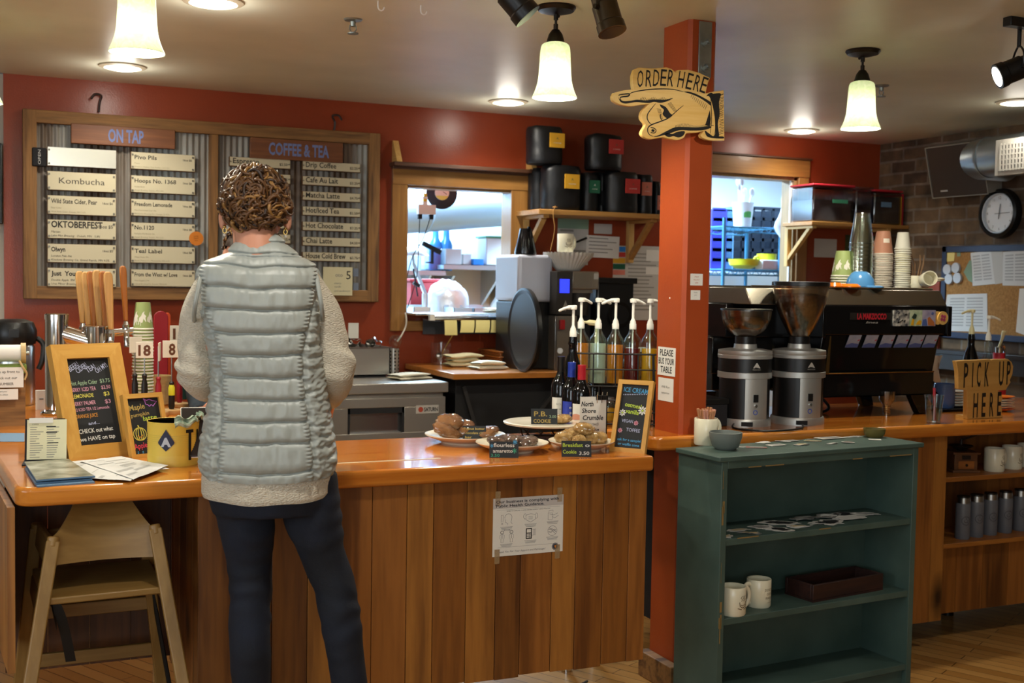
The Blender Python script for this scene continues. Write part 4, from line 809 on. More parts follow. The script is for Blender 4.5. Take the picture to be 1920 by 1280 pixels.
for i in range(20):
    sh = shapes[i % 4]; r_ = R_.uniform(0.03, 0.045); x = bx0+0.05+(bx1-bx0-0.1)*((i*7) % 20)/19; y = R_.uniform(by0+0.05, by1-0.05); z = bz1-0.02+R_.uniform(0.0, 0.035)+(0.07 if x < 1.75 and i % 3 == 0 else 0)
    M_ = Matrix.Translation((x, y, z)) @ Euler((R_.uniform(0.7, 2.2), R_.uniform(-0.7, 0.7), R_.uniform(-0.8, 0.8))).to_matrix().to_4x4()
    vs = [V((a*r_, c_*r_, zz)) for zz in (-0.012, 0.012) for a, c_ in sh]+[V((a*r_*0.96, c_*r_*0.96, zz)) for zz in (-0.012, 0.012) for a, c_ in sh]; n_ = len(sh)
    fs = [(k, (k+1) % n_, n_+(k+1) % n_, n_+k) for k in range(n_)]+[(2*n_+k, 3*n_+k, 3*n_+(k+1) % n_, 2*n_+(k+1) % n_) for k in range(n_)]+[(n_+k, n_+(k+1) % n_, 3*n_+(k+1) % n_, 3*n_+k) for k in range(n_)]
    o = MB().add(vs, fs, 'cutter_dark' if i % 3 == 0 else 'cutter_metal', M_).build('cookie_cutter'); tag(o, 'metal cookie cutter heaped in the steel bin on the fridge', 'cookie cutter', 'cutters in the steel bin')
# perforated utensil cylinder with a glass jar on top
q = thing('utensil_holder', 'tall perforated steel utensil cylinder right of the steel bin', 'holder', (2.125, 6.38, FZ))
mat('perforation', '#1a1a1a', 0.7); b = MB(); b.lathe([(0, 0), (0.034, 0), (0.034, 0.155), (0.031, 0.155), (0.031, 0.004), (0, 0.004)], 'brushed')
b.build('cylinder', q); b = MB()
for k in range(7):
    for a in (-2.35, -1.57, -0.8): b.cyl((0.0336*math.cos(a), 0.0336*math.sin(a), 0.02+0.02*k), (0.0346*math.cos(a), 0.0346*math.sin(a), 0.02+0.02*k), 0.0055, 'perforation', n=8)
o = b.build('perforation_pattern', q)
tag(MB().lathe([(0, 0), (0.022, 0), (0.036, 0.03), (0.036, 0.055), (0.02, 0.075), (0, 0.078)], 'clear_glass', c=(2.135, 6.38, FZ+0.156)).build('glass_dome'), 'small clear glass globe on top of the perforated cylinder', 'glass')
mat('cord_white', '#c9c2b4', 0.5); z_ = YW-0.02
o = MB().tube(bez([aY(760, 586, 6.45), aY(762, 600, 6.44), aY(760, 614, 6.44), aY(752, 630, 6.42), aY(745, 640, 6.42)], 8), 0.005, 'cord_white', 8).build('hanging_cable'); tag(o, 'white cord looping down from the pass ledge to the glass globe', 'cord')
flat('outlet_cover', 653, 605, 672, 634, YW-0.0005, 'white_plastic', 'white wall outlet cover behind the steel bin', 'outlet', th=0.006)
towel([(2.03, 6.08, FZ+0.0005), (2.24, 6.16, FZ+0.0005)], 0.14, 0.036, 'cloth_white', 'crumpled cream dishcloth lying on the fridge top', seed=2, folds=2)
towel([(2.44, 6.35, 1.1105), (2.65, 6.37, 1.1105)], 0.15, 0.075, 'cloth_cream', 'thick folded cream towel on the wooden back counter', seed=5)
towel([(2.50, 6.10, 1.1105), (2.70, 6.14, 1.1105)], 0.13, 0.05, 'cloth_white', 'white cloth in front of the thick cream towel on the back counter', seed=9, folds=2)
p = aY(793, 690, 6.5); q = thing('clear_canister', 'clear plastic canister with a spoon behind the folded towel', 'canister', (2.47, 6.52, 1.1105))
MB().lathe([(0, 0), (0.06, 0), (0.063, 0.13), (0.061, 0.13), (0.058, 0.004), (0, 0.004)], 'film').build('canister', q)
tag(MB().tube([(2.47, 6.52, 1.17), (2.53, 6.47, 1.30)], 0.004, 'gold_metal', 8).ball((2.535, 6.466, 1.305), (0.014, 0.008, 0.018), 'gold_metal', 10, 8).ball((2.462, 6.525, 1.16), (0.024, 0.015, 0.02), 'steel', 10, 8).build('spoon'), 'metal spoon leaning out of the clear canister', 'spoon')
wood('tray_wood', '#8a4f1e', '#a9682c', 'x', 7, 0.4)
for i in range(3):
    z0 = 1.1105+0.0305*i; b = MB(); x0, x1 = 2.735+0.012*(i > 0), 3.0-0.008*(i == 1)
    b.box((x0, 6.28, z0), (x1, 6.58, z0+0.02), 'tray_wood').box((x0-0.012, 6.265, z0+0.02), (x1+0.012, 6.595, z0+0.0302), 'tray_wood')
    tag(b.build('wooden_board', bevel=0.003), 'brown wooden serving board, %s of the stack by the roaster' % ('bottom', 'middle', 'top')[i], 'board', 'wooden boards on the back counter')
# coffee bag shelf
wood('raw_pine', '#a9793c', '#c39150', 'x', 8, 0.5); wood('raw_pine_y', '#a9793c', '#c39150', 'y', 8, 0.5)
ZS = 2.045
q = thing('wall_shelf', 'pine wall shelf on wooden brackets holding black coffee bags', 'shelf', (3.45, 6.5, ZS-0.3))
MB().box((3.005, 6.33, ZS-0.03), (3.98, YW, ZS), 'raw_pine').build('board', q, True, bevel=0.003)
for x in (3.05, 3.80):
    MB().box((x, YW-0.04, ZS-0.30), (x+0.04, YW, ZS-0.03), 'pine_v').bar((x+0.02, YW-0.03, ZS-0.27), (x+0.02, 6.40, ZS-0.045), 0.035, 0.03, 'raw_pine_y').box((x, 6.36, ZS-0.05), (x+0.04, YW-0.03, ZS-0.03), 'raw_pine_y').build('bracket', q, True, bevel=0.002)
mat('bag_black', '#0e0f12', 0.42, bump=(16, 0.35)); mat('lab_yellow', '#d8a22a', 0.6); mat('lab_red', '#bf3a35', 0.6); mat('lab_green', '#1e5f45', 0.6); mat('lab_pink', '#d27a66', 0.6)
def bag(x0, y0, x1, y1, Yf, d, lab, lx, ly, lb, z=None, rz=0.0, lw=29, lh=27):
    a, c_ = aY(x0, y0, Yf), aY(x1, y1, Yf); k = ppm(a); W_ = c_.x-a.x; z0 = ZS if z is None else z; H_ = a.z-z0; D_ = d; cxm = (a.x+c_.x)/2
    q = thing('coffee_bag', lb, 'coffee bag', (cxm, Yf+D_/2, z0), rz, 'black coffee bags on the pine shelf')
    sd = random.Random(int(x0*7+y0)).uniform(0, 50)
    def f(u, v):
        an = 2*PI*u; e = 2.6; c, s_ = math.cos(an), math.sin(an); rr = (abs(c)**e+abs(s_)**e)**(-1/e)
        t = v; sq = 1-0.10*max(0, (t-0.88)/0.12)**2-0.05*max(0, (0.06-t)/0.06)
        pd = D_/2*(1-0.06*max(0, t-0.9)/0.1); p = V((W_/2*rr*c*sq, pd*rr*s_*sq, H_*t)); n_ = noise.noise(V((p.x*14+sd, p.y*14, p.z*11)))
        return V((p.x*(1+0.035*n_), p.y*(1+0.05*n_), max(0, p.z+0.010*noise.noise(V((p.x*16, p.y*16, sd)))*(t > 0.9))))
    b = MB().grid(f, 36, 22, 'bag_black', cu=True); n0 = 36*22; b.f.append(list(range(n0, n0+36))); b.m.append(0); b.f.append(list(range(35, -1, -1))); b.m.append(0)
    b.build('bag', q, smooth=60)
    p = aY(lx, ly, Yf-0.01); hw, hh = lw/2/k, lh/2/k; ux = p.x-cxm; uz = p.z-z0
    b = MB().box((ux-hw*1.06, -D_/2-0.012, uz-hh), (ux+hw*1.06, -D_/2-0.004, uz+hh), lab); b.text('COFFEE', (ux, -D_/2-0.0121, uz-hh*0.45), X3, Z3, hh*0.16, 'paper', w=hw*1.1); b.text('A', (ux, -D_/2-0.0121, uz+hh*0.1), X3, Z3, hh*0.35, 'lab_green' if lab != 'lab_green' else 'paper')
    b.build('label', q); return q
bag(1002, 313, 1048, 387, 6.54, 0.13, 'lab_yellow', 1030, 362, 'black coffee bag at the left end of the shelf, behind the yellow-labelled one')
bag(1028, 308, 1096, 388, 6.36, 0.17, 'lab_yellow', 1073, 340, 'large black coffee bag with a yellow label standing on the shelf')
bag(1095, 323, 1128, 388, 6.42, 0.15, 'lab_green', 1115, 350, 'black coffee bag with a dark green label', lw=21, lh=24)
bag(1124, 322, 1144, 388, 6.47, 0.16, 'bag_black', 1140, 372, 'black coffee bag without a visible label beneath the upper red-labelled bag')
bag(1146, 320, 1204, 392, 6.36, 0.17, 'lab_red', 1187, 349, 'black coffee bag with a red label standing on the shelf')
bag(1203, 326, 1228, 393, 6.40, 0.15, 'lab_pink', 1213, 354, 'black coffee bag with a salmon pink label', lw=20, lh=25)
bag(1228, 340, 1242, 393, 6.44, 0.14, 'lab_pink', 1237, 380, 'narrow black coffee bag half hidden behind the orange post', lw=8)
zt = ZS+0.275; bag(1002, 233, 1062, 309, 6.37, 0.18, 'lab_yellow', 1045, 263, 'upright black coffee bag with a yellow label stacked on top at the left', z=aY(1030, 310, 6.42).z+0.008)
bag(1112, 249, 1173, 321, 6.37, 0.17, 'lab_red', 1156, 275, 'black coffee bag with a red label stacked on top of the row', z=aY(1140, 321, 6.40).z+0.008)
tag(MB().tube(bez([aY(1041, 386, 6.32), aY(1037, 402, 6.32), aY(1040, 430, 6.33), aY(1032, 470, 6.35)], 6), 0.003, 'raw_pine', 6).lathe([(0.012, 0), (0.016, 0.003), (0.016, -0.003)], 'raw_pine', c=aY(1041, 388, 6.318), n=14, closed=True).build('twine_loop'), 'beige twine hanging from the shelf edge above the brewing machine', 'twine')
mat('sheet_green', '#7f9a82', 0.8); mat('sheet_grey', '#bdbab2', 0.8)
lines = lambda n_, u0=0.1, w_=1.0: [('xxxxxxx xxxx xxxxxx', u0, 0.85-0.7*i/n_, 0.018, 'grey_ink', 'L', {}) for i in range(n_)]
def wallpaper(x0, y0, x1, y1, m_, lb, dy=0.001, rot=0.0, n_=0, extra=()):
    a, c_ = aY(x0, y0, YW-dy), aY(x1, y1, YW-dy); W_, H_ = c_.x-a.x, a.z-c_.z
    b = MB().box((-W_/2, -0.0008, 0), (W_/2, 0, H_), m_)
    for i in range(n_):
        z = H_*(0.9-0.8*i/max(n_, 1)); R2 = random.Random(i+int(x0)); b.box((-W_*0.42, -0.0012, z), (-W_*0.42+W_*R2.uniform(0.4, 0.84), -0.0008, z-H_*0.25/max(n_, 6)), 'grey_ink')
    for (u0, v0, u1, v1, mm) in extra: b.box((-W_/2+W_*u0, -0.0016, H_*v0), (-W_/2+W_*u1, -0.0008, H_*v1), mm)
    o = b.build('wall_paper', origin=(0, 0, 0), smooth=0); o.location = V(((a.x+c_.x)/2, YW-dy, c_.z))*UNIT; o.rotation_euler = (0, rot, 0)
    return tag(o, lb, 'paper')
wallpaper(1046, 401, 1102, 497, 'sheet_grey', 'long grey sheet with a green top pinned under the left end of the bag shelf', 0.001, 0, 4, [(0, 0.72, 1, 1, 'sheet_green')])
wallpaper(1114, 419, 1147, 439, 'sheet_grey', 'small pale card pinned under the middle of the bag shelf', 0.002)
wallpaper(1099, 441, 1160, 484, 'paper', 'white landscape sheet pinned below the small card', 0.003, 0.02, 5)
wallpaper(1150, 460, 1180, 523, 'sheet_grey', 'narrow colour-coded chart with blue, red, orange and green bands', 0.001, 0, 0, [(0.1, 0.82, 1, 0.97, 'tub_blue'), (0.1, 0.66, 1, 0.80, 'lab_red'), (0, 0.47, 1, 0.63, 'lab_yellow'), (0, 0.29, 1, 0.45, 'lab_green'), (0, 0.12, 1, 0.27, 'lab_pink')])
wallpaper(1173, 460, 1240, 600, 'sheet_grey', 'tall sheets of typed paper on the wall left of the post', 0.002, 0, 16, [(0.55, 0.8, 0.95, 0.95, 'paper'), (0.55, 0.62, 0.95, 0.72, 'paper')])
mat('pen_black', '#111111', 0.4); tag(MB().cyl(aY(1080, 454, YW-0.02), aY(1100, 446, YW-0.02), 0.007, 'pen_black', n=10).build('marker_pen'), 'black marker pen clipped to the wall papers beside the mug', 'pen')

# batch brewer with drum
mat('appliance_white', '#c3c8d6', 0.3); mat('appliance_dark', '#37332f', 0.45); mat('lcd', '#2030ff', 0.3, emit='#2a35ff', estr=1.6); mat('satin', '#a39a8c', 0.35, 0.7)
ZB = 1.1105; b0 = aY(980, 475, 6.0); b1 = aY(1044, 475, 6.0)
q = thing('coffee_brewer', 'tall coffee brewer with white side, dark control column and blue display', 'coffee machine', (2.95, 6.1, ZB))
zw = aY(1000, 566, 6.06).z; MB().box((2.757, 6.06, zw), (2.975, 6.40, 1.765), 'appliance_white').build('housing', q, True, bevel=0.02, seg=3)
MB().box((2.762, 6.07, ZB), (2.97, 6.39, zw), 'black_plastic').build('black_base', q, True, bevel=0.008)
c0, c1 = aY(1044, 508, 5.97), aY(1073, 590, 5.97)
col = MB().box((c0.x, 5.97, c1.z), (c1.x, 6.06, c0.z), 'appliance_dark').build('control_column', q, True, bevel=0.004)
l0, l1 = aY(1050, 523, 5.969), aY(1067, 549, 5.969); MB().box((l0.x, 5.966, l1.z), (l1.x, 5.970, l0.z), 'lcd').build('display', col, True)
e = aY(1060, 573, 5.969); mat('badge_grey', '#9a958c', 0.5); MB().prism([(-0.02, -0.02), (-0.008, -0.02), (0, -0.006), (0.008, -0.02), (0.02, -0.02), (0, 0.03)], e+V((0, -0.0005, 0)), X3, Z3, 0.002, 'badge_grey').prism([(-0.006, -0.026), (0, -0.032), (0.006, -0.026), (0, -0.02)], e+V((0, -0.0005, 0)), X3, Z3, 0.002, 'badge_grey').build('emblem', col, True)
h0, h1 = aY(1073, 508, 5.98), aY(1123, 543, 5.98); MB().box((h0.x, 5.98, h1.z), (h1.x, 6.16, h0.z), 'satin').build('brew_head', q, True, bevel=0.008)
MB().box((h0.x+0.14, 5.979, h0.z-0.045), (h0.x+0.17, 5.98, h0.z-0.012), 'badge').build('rating_plate', q, True)
MB().box((h0.x+0.01, 6.0, h1.z-0.02), (h1.x-0.03, 6.14, h1.z), 'satin').lathe([(0.05, h1.z-0.15), (0.07, h1.z-0.03), (0.072, h1.z-0.02), (0, h1.z-0.02)], 'appliance_dark', c=(h0.x+0.09, 6.07, 0)).build('filter_basket', q, True)
t0, t1 = aY(1042, 592, 5.98), aY(1080, 695, 5.98); MB().box((t0.x, 5.98, ZB), (t1.x, 6.1, t0.z), 'satin').box((t0.x-0.004, 5.976, ZB), (t0.x+0.01, 5.98, t0.z), 'steel').cyl(aY(1050, 664, 5.978)+V((0, 0, 0.02)), aY(1050, 664, 5.972)+V((0, 0, 0.02)), 0.018, 'badge').build('side_rail', q, True, bevel=0.003)
mat('red_plastic', '#b3262b', 0.4); r0 = aY(1055, 606, 5.96); MB().box((r0.x-0.016, 5.955, r0.z-0.035), (r0.x+0.014, 5.978, r0.z+0.02), 'red_plastic').build('red_tap', q, True, bevel=0.004)
MB().box((2.99, 6.1, ZB), (3.25, 6.4, 1.5), 'black_matte').build('rear_body', q, True, bevel=0.01)
# round black drum leaning in front of the housing
mat('drum_face', '#2b2d31', 0.45); mat('drum_black', '#0c0c0d', 0.4)
dr_ = 0.232
q = thing('round_tray', 'big round black tray standing on edge against the coffee brewer', 'tray', (2.72, 5.93, ZB))
M_ = Matrix.Translation((2.725, 5.90, ZB+dr_+0.001)) @ Matrix.Rotation(math.radians(-93), 4, 'Z') @ Matrix.Rotation(PI/2, 4, 'X')
MB().lathe([(0, 0.0075), (dr_*0.86, 0.0082)], 'drum_face', n=48, M=M_).build('face', q, True); MB().lathe([(0, -0.012), (dr_, -0.012), (dr_, 0.010), (dr_*0.95, 0.014), (dr_*0.86, 0.0078)], 'drum_black', n=48, M=M_, closed=True).build('rim', q, True)
# black flask, filter stack and mug on top of the brewer
mat('flask_black', '#15161a', 0.15); p = aY(1010, 474, 6.16)
tag(MB().lathe([(0, 0), (0.062, 0), (0.064, 0.012), (0.036, 0.14), (0.034, 0.15), (0.03, 0.15), (0, 0.15)], 'flask_black', c=(2.83, 6.13, 1.765)).box((2.823, 6.085, 1.90), (2.837, 6.095, 1.925), 'flask_black').build('black_pitcher'), 'black conical pitcher on top of the white coffee brewer', 'pitcher')
mat('filter_paper', '#e3ddd0', 0.9); p = aY(1052, 508, 6.0); fx, fy, fz = 3.085, 6.09, h0.z+0.002
for i in range(5):
    def f(u, v, i=i):
        a = 2*PI*u; r_ = 0.068+0.075*v+0.007*math.cos(34*a)*v; return V((fx+r_*math.cos(a), fy+r_*math.sin(a), fz+0.004*i+0.088*v+0.003*math.cos(34*a)*v))
    b = MB().grid(f, 176, 5, 'filter_paper', cu=True); b.f.append(list(range(175, -1, -1))); b.m.append(0)
    tag(b.build('coffee_filter', smooth=60), 'white fluted paper coffee filter nested in the stack on the brewer', 'coffee filter', 'coffee filters on the brewer')
def mug_body(R=0.042, Hh=0.095, m_='cream_ceramic'):
    return MB().lathe([(0, 0), (R*0.93, 0), (R, 0.006), (R, Hh-0.002), (R-0.0015, Hh), (R-0.005, Hh-0.001), (R-0.006, 0.01), (R*0.6, 0.007), (0, 0.007)], m_, n=36)
def mug_handle(R=0.042, Hh=0.095, m_='cream_ceramic'):
    return MB().tube(bez([(R-0.004, 0, Hh*0.83), (R+0.018, 0, Hh*0.86), (R+0.033, 0, Hh*0.66), (R+0.030, 0, Hh*0.36), (R+0.012, 0, Hh*0.18), (R-0.004, 0, Hh*0.17)], 6), 0.0058, m_, 10, ry=[0.008]*31)
mat('mug_print', '#6f6145', 0.6)
def mug_logo(b, R, Hh, a0, s=1.0):
    """steaming cup drawing printed round the side"""
    def on(u, v): a = a0+u/R; return V(((R+0.0006)*math.cos(a), (R+0.0006)*math.sin(a), v))
    def st(pts, w):
        vs = []; n_ = len(pts)
        for i, (x, y) in enumerate(pts):
            p, q2 = pts[max(i-1, 0)], pts[min(i+1, n_-1)]; t_ = V((q2[0]-p[0], q2[1]-p[1])); t_.normalize(); nx, ny = -t_.y*w/2, t_.x*w/2
            vs += [on((x-nx)*s, Hh*0.45+(y-ny)*s), on((x+nx)*s, Hh*0.45+(y+ny)*s)]
        b.add(vs, [(2*i, 2*i+2, 2*i+3, 2*i+1) for i in range(n_-1)], 'mug_print')
    st([(-0.014, 0.006), (-0.012, -0.006), (-0.004, -0.012), (0.004, -0.012), (0.012, -0.006), (0.014, 0.006), (-0.014, 0.006)], 0.0028)
    st([(-0.02, -0.013), (-0.008, -0.017), (0.008, -0.017), (0.02, -0.013)], 0.0028); st([(0.013, 0.002), (0.02, 0.003), (0.019, -0.005), (0.012, -0.006)], 0.0024)
    for x in (-0.007, 0.001, 0.008): st([(x, 0.009), (x+0.004, 0.014), (x-0.002, 0.019), (x+0.003, 0.026)], 0.0022)
    st([(-0.01, -0.002), (0.0, -0.006), (0.01, -0.001)], 0.0022)
def mug(lb, loc, rz=0.0, R=0.042, Hh=0.095, logo=-PI/2, m_='cream_ceramic', text=None, group=None):
    q = thing('mug', lb, 'mug', loc, rz, group); b = mug_body(R, Hh, m_)
    if logo is not None: mug_logo(b, R, Hh, logo, R/0.042)
    if text:
        for i, s in enumerate(text): b.text(s, (0, 0, 0), X3, Z3, 0.0085, 'mug_print', w=0.042*R/0.042*[1, 0.72, 1, 0.6][i], fn=lambda u, v, i=i: V(((R+0.0006)*math.cos(text_a+u/R), (R+0.0006)*math.sin(text_a+u/R), Hh*0.62-i*0.0135+v)))
    b.build('body', q, smooth=40); mug_handle(R, Hh, m_).build('handle', q); return q
text_a = -PI/2+0.35
mug('cream mug with a small logo on top of the paper filters by the wall', (3.07, 6.10, fz+0.108), 0.35, R=0.048, Hh=0.105, logo=-PI/2-0.4)
# black grinder behind the syrup bottles
q = thing('hot_water_machine', 'black coffee grinder with a round dial behind the syrup bottles', 'grinder', (3.42, 6.1, ZB)); a, c_ = aY(1120, 521, 6.05), aY(1187, 640, 6.05)
MB().box((a.x, 6.05, ZB), (c_.x, 6.35, a.z), 'black_plastic').build('housing', q, True, bevel=0.012); p = aY(1160, 590, 6.04); MB().cyl((p.x, 6.05, p.z), (p.x, 6.02, p.z), 0.075, 'dark_metal', n=32).cyl((p.x, 6.02, p.z), (p.x, 6.015, p.z), 0.055, 'black_plastic', n=32).build('dial', q, True)
MB().box((a.x-0.01, 6.03, a.z-0.03), (c_.x+0.01, 6.36, a.z+0.004), 'black_plastic').build('lid', q, True, bevel=0.004)

# syrup rack by the post
RK = thing('bottle_rack', 'black wire bottle rack with two tiers leaning beside the orange post', 'rack', (2.41, 4.31, HC), math.radians(-24))
mat('wire_black', '#120f0d', 0.5)
def wire(b, pts, r_=0.0035): b.tube(pts, r_, 'wire_black', 6)
RL, RD, zT, zM, zB = 0.37, 0.13, 0.30, 0.165, 0.012
b = MB()
for z in (zT, zT-0.065, zM): wire(b, [(-RL/2, -RD/2, z), (RL/2, -RD/2, z), (RL/2, RD/2, z), (-RL/2, RD/2, z), (-RL/2, -RD/2, z)], 0.0042 if z == zT else 0.0032)
for i in range(5):
    x = -RL/2+RL*i/4; wire(b, [(x, -RD/2, zT), (x, -RD/2, zM), (x, RD/2, zM), (x, RD/2, zT)], 0.003)
b.build('upper_basket', RK); b = MB()
for z in (0.11, 0.06, zB): wire(b, [(-RL/2+0.03, -RD/2-0.03, z), (RL/2, -RD/2-0.03, z), (RL/2, RD/2-0.03, z), (-RL/2+0.03, RD/2-0.03, z), (-RL/2+0.03, -RD/2-0.03, z)], 0.003)
for i in range(5):
    x = -RL/2+0.03+(RL-0.03)*i/4; wire(b, [(x, -RD/2-0.03, 0.165), (x, -RD/2-0.03, zB), (x, RD/2-0.03, zB)], 0.003)
b.build('lower_basket', RK); b = MB()
for x in (RL/2-0.03, -RL/2+0.02): b.bar((x, -RD/2, zT), (x+0.01, -RD/2-0.01, zB-0.01), 0.010, 0.006, 'wire_black').bar((x, RD/2, zT), (x+0.01, RD/2, zB-0.01), 0.010, 0.006, 'wire_black')
b.build('upright', RK)
RM = WM[RK.name]
liquid('amber', '#f0a42a'); liquid('golden', '#f7c437'); liquid('pale_syrup', '#e2e9da'); liquid('berry', '#8f2a2a')
def pump(b, z, ang, m_='white_plastic'):
    b.lathe([(0.0, z-0.016), (0.0145, z-0.016), (0.0145, z+0.006), (0.012, z+0.010), (0.012, z+0.016), (0.008, z+0.024), (0.0065, z+0.028), (0.0055, z+0.03), (0.0055, z+0.098), (0.0, z+0.1)], m_, n=20)
    c, s_ = math.cos(ang), math.sin(ang); b.tube(bez([(-0.012*c, -0.012*s_, z+0.104), (0, 0, z+0.105), (0.03*c, 0.03*s_, z+0.102), (0.062*c, 0.062*s_, z+0.089)], 4), [0.009]*4+[0.0085]*4+[0.006]*4+[0.004], m_, 8); b.lathe([(0, z+0.094), (0.0135, z+0.096), (0.0145, z+0.104), (0.0125, z+0.111), (0, z+0.112)], m_, n=18)
def syrup(loc, fill, fm, ang, lb, rz=0.0, hb=0.235, R=0.036, group='syrup bottles in the wire rack', pm=True):
    q = thing('syrup_bottle', lb, 'bottle', loc, rz, group)
    MB().lathe([(0, 0), (R*0.94, 0), (R, 0.006), (R, hb*0.74), (R*0.93, hb*0.81), (R*0.55, hb*0.90), (0.0155, hb*0.96), (0.0145, hb), (0.0128, hb), (0.0135, hb*0.96), (R*0.5, hb*0.895), (R*0.87, hb*0.805), (R-0.0022, hb*0.73), (R-0.0022, 0.005), (0, 0.004)], 'clear_glass', n=28).build('glass_body', q)
    fh = hb*fill; MB().lathe([(0, 0.0055), (R-0.003, 0.0055), (R-0.003, fh), (0, fh)], fm, n=28).build('syrup', q)
    b = MB()
    if pm: pump(b, hb+0.012, ang); b.cyl((0, 0, hb-0.004), (0, 0, 0.03), 0.0035, 'white_plastic', n=8)
    else: b.lathe([(0, hb+0.02), (0.017, hb+0.018), (0.017, hb-0.012), (0, hb-0.012)], 'white_plastic', n=20)
    b.build('pump' if pm else 'cap', q); return q
fl = [(0.72, 'amber', 0.3, 'amber syrup bottle with a white pump, leftmost in the wire rack'), (0.72, 'pale_syrup', 0.1, 'pale cloudy syrup bottle with a white pump, second in the wire rack'), (0.70, 'amber', 2.9, 'amber syrup bottle with a white pump in the middle of the wire rack'),
      (0.64, 'berry', 0.1, 'dark red syrup bottle with a white pump, second from the post'), (0.64, 'golden', -0.2, 'golden syrup bottle with a white pump next to the orange post')]
for i, (f_, fm, an, lb) in enumerate(fl):
    x = -RL/2+0.042+i*0.0725; p = RM @ V((x, 0.0, zM+0.005)); syrup(p, f_, fm, an+0.42, lb, -0.42)
for i, (px, lb) in enumerate(((1179, 'white-capped clear syrup bottle behind the dark red one'), (1203, 'white-capped clear syrup bottle behind the golden one'))):
    p = aY(px, 700, 4.62); syrup((p.x, 4.62, HC), 0.55, 'amber' if i else 'berry', 0, lb, 0, hb=0.285, R=0.038, group=None, pm=False)
for i, fm in enumerate(('pale_syrup', 'golden', 'amber', 'golden')):
    p = RM @ V((-0.10+0.075*i, -0.028, 0.016)); q = thing('jam_jar', ('pale jar', 'golden jar', 'amber jar', 'golden-brown jar')[i]+' on the lower tier of the wire rack, %s from the left' % ('first', 'second', 'third', 'fourth')[i], 'jar', p)
    MB().lathe([(0, 0), (0.028, 0), (0.03, 0.006), (0.03, 0.07), (0.024, 0.085), (0.022, 0.085), (0.027, 0.07), (0.027, 0.006), (0, 0.004)], 'clear_glass').build('glass_body', q); MB().lathe([(0, 0.0045), (0.0265, 0.0045), (0.0265, 0.055), (0, 0.055)], fm).build('contents', q); MB().lathe([(0, 0.086), (0.026, 0.086), (0.026, 0.1), (0, 0.101)], 'steel').build('lid', q)
# bottles left of the rack
mat('wine_glass', '#07080a', 0.05); mat('foil_blue', '#1f3ba0', 0.35); mat('foil_red', '#b01f2c', 0.35); mat('label_white', '#d9d6cc', 0.7); mat('label_blue', '#24379c', 0.6); mat('sunset', '#c98a72', 0.7); mat('lilac', '#8a86ae', 0.7)
def wine(px, ytop, Yp, foil, lab, lb, writing):
    p = aY(px, 800, Yp); k = ppm(V((p.x, Yp, 1.2))); q = thing('wine_bottle', lb, 'bottle', (p.x, Yp, HC), -0.4); hh = aY(px, ytop, Yp).z-HC
    R = 0.038
    b = MB().lathe([(0, 0), (R*0.95, 0), (R, 0.008), (R, hh*0.60), (R*0.92, hh*0.66), (R*0.55, hh*0.74), (0.0155, hh*0.80), (0.0145, hh*0.97), (0, hh*0.97)], 'wine_glass', n=32); b.build('glass_body', q)
    MB().lathe([(0.0158, hh*0.79), (0.0165, hh*0.80), (0.0160, hh*0.97), (0.0165, hh*0.975), (0.0165, hh), (0, hh)], foil, n=24).build('foil_capsule', q)
    b = MB(); a0, a1 = -PI/2-1.1, -PI/2+1.1; b.grid(lambda u, v: V(((R+0.0006)*math.cos(a0+(a1-a0)*u), (R+0.0006)*math.sin(a0+(a1-a0)*u), hh*(0.14+0.32*v))), 16, 1, lab)
    cur = lambda z0: (lambda u, v: V(((R+0.001)*math.cos(-PI/2+u/R), (R+0.001)*math.sin(-PI/2+u/R), z0+v)))
    for (s, z, h, m_) in writing: b.text(s, (0, 0, 0), X3, Z3, h, m_, fn=cur(hh*z))
    if lab == 'label_white' and foil == 'foil_red':
        for z0, z1, mm in ((0.14, 0.22, 'lilac'), (0.22, 0.30, 'sunset')): b.grid(lambda u, v: V(((R+0.0009)*math.cos(a0+(a1-a0)*u), (R+0.0009)*math.sin(a0+(a1-a0)*u), hh*(z0+(z1-z0)*v+0.02*math.sin(7*u)*v))), 16, 1, mm)
    b.build('label', q); return q
mat('foil_black', '#131313', 0.3)
wine(1050, 668, 4.17, 'foil_black', 'label_white', 'black-capped wine bottle with a plain white label, leftmost of three', [('ROUGE', 0.36, 0.008, 'grey_ink'), ('vin de table', 0.30, 0.006, 'grey_ink'), ('75 cl', 0.18, 0.005, 'grey_ink')])
wine(1070, 679, 4.09, 'foil_blue', 'label_blue', 'blue-capped wine bottle with a blue label, middle of three', [('oja', 0.36, 0.012, 'paper'), ('pa', 0.29, 0.012, 'paper'), ('Bau', 0.20, 0.010, 'paper')])
wine(1089, 684, 4.02, 'foil_red', 'label_white', 'red-capped dark wine bottle with a pale sunset label, rightmost of three', [])
def pumpbottle(px, y0, Yp, hb, R, m_, ang, lb, pm='white_plastic', z=HC):
    p = aY(px, 700, Yp); q = thing('pump_bottle', lb, 'bottle', (p.x, Yp, z)); MB().lathe([(0, 0), (R*0.95, 0), (R, 0.006), (R, hb*0.62), (R*0.8, hb*0.72), (0.018, hb*0.82), (0.017, hb*0.9), (0.02, hb*0.92), (0.018, hb*0.95), (0.017, hb), (0, hb)], m_).build('bottle_body', q); b = MB(); pump(b, hb+0.016, ang, pm); b.build('pump', q); return q
pumpbottle(1073, 590, 4.30, 0.37, 0.038, 'wine_glass', 2.9, 'tall black sauce bottle with a white pump behind the wine bottles')
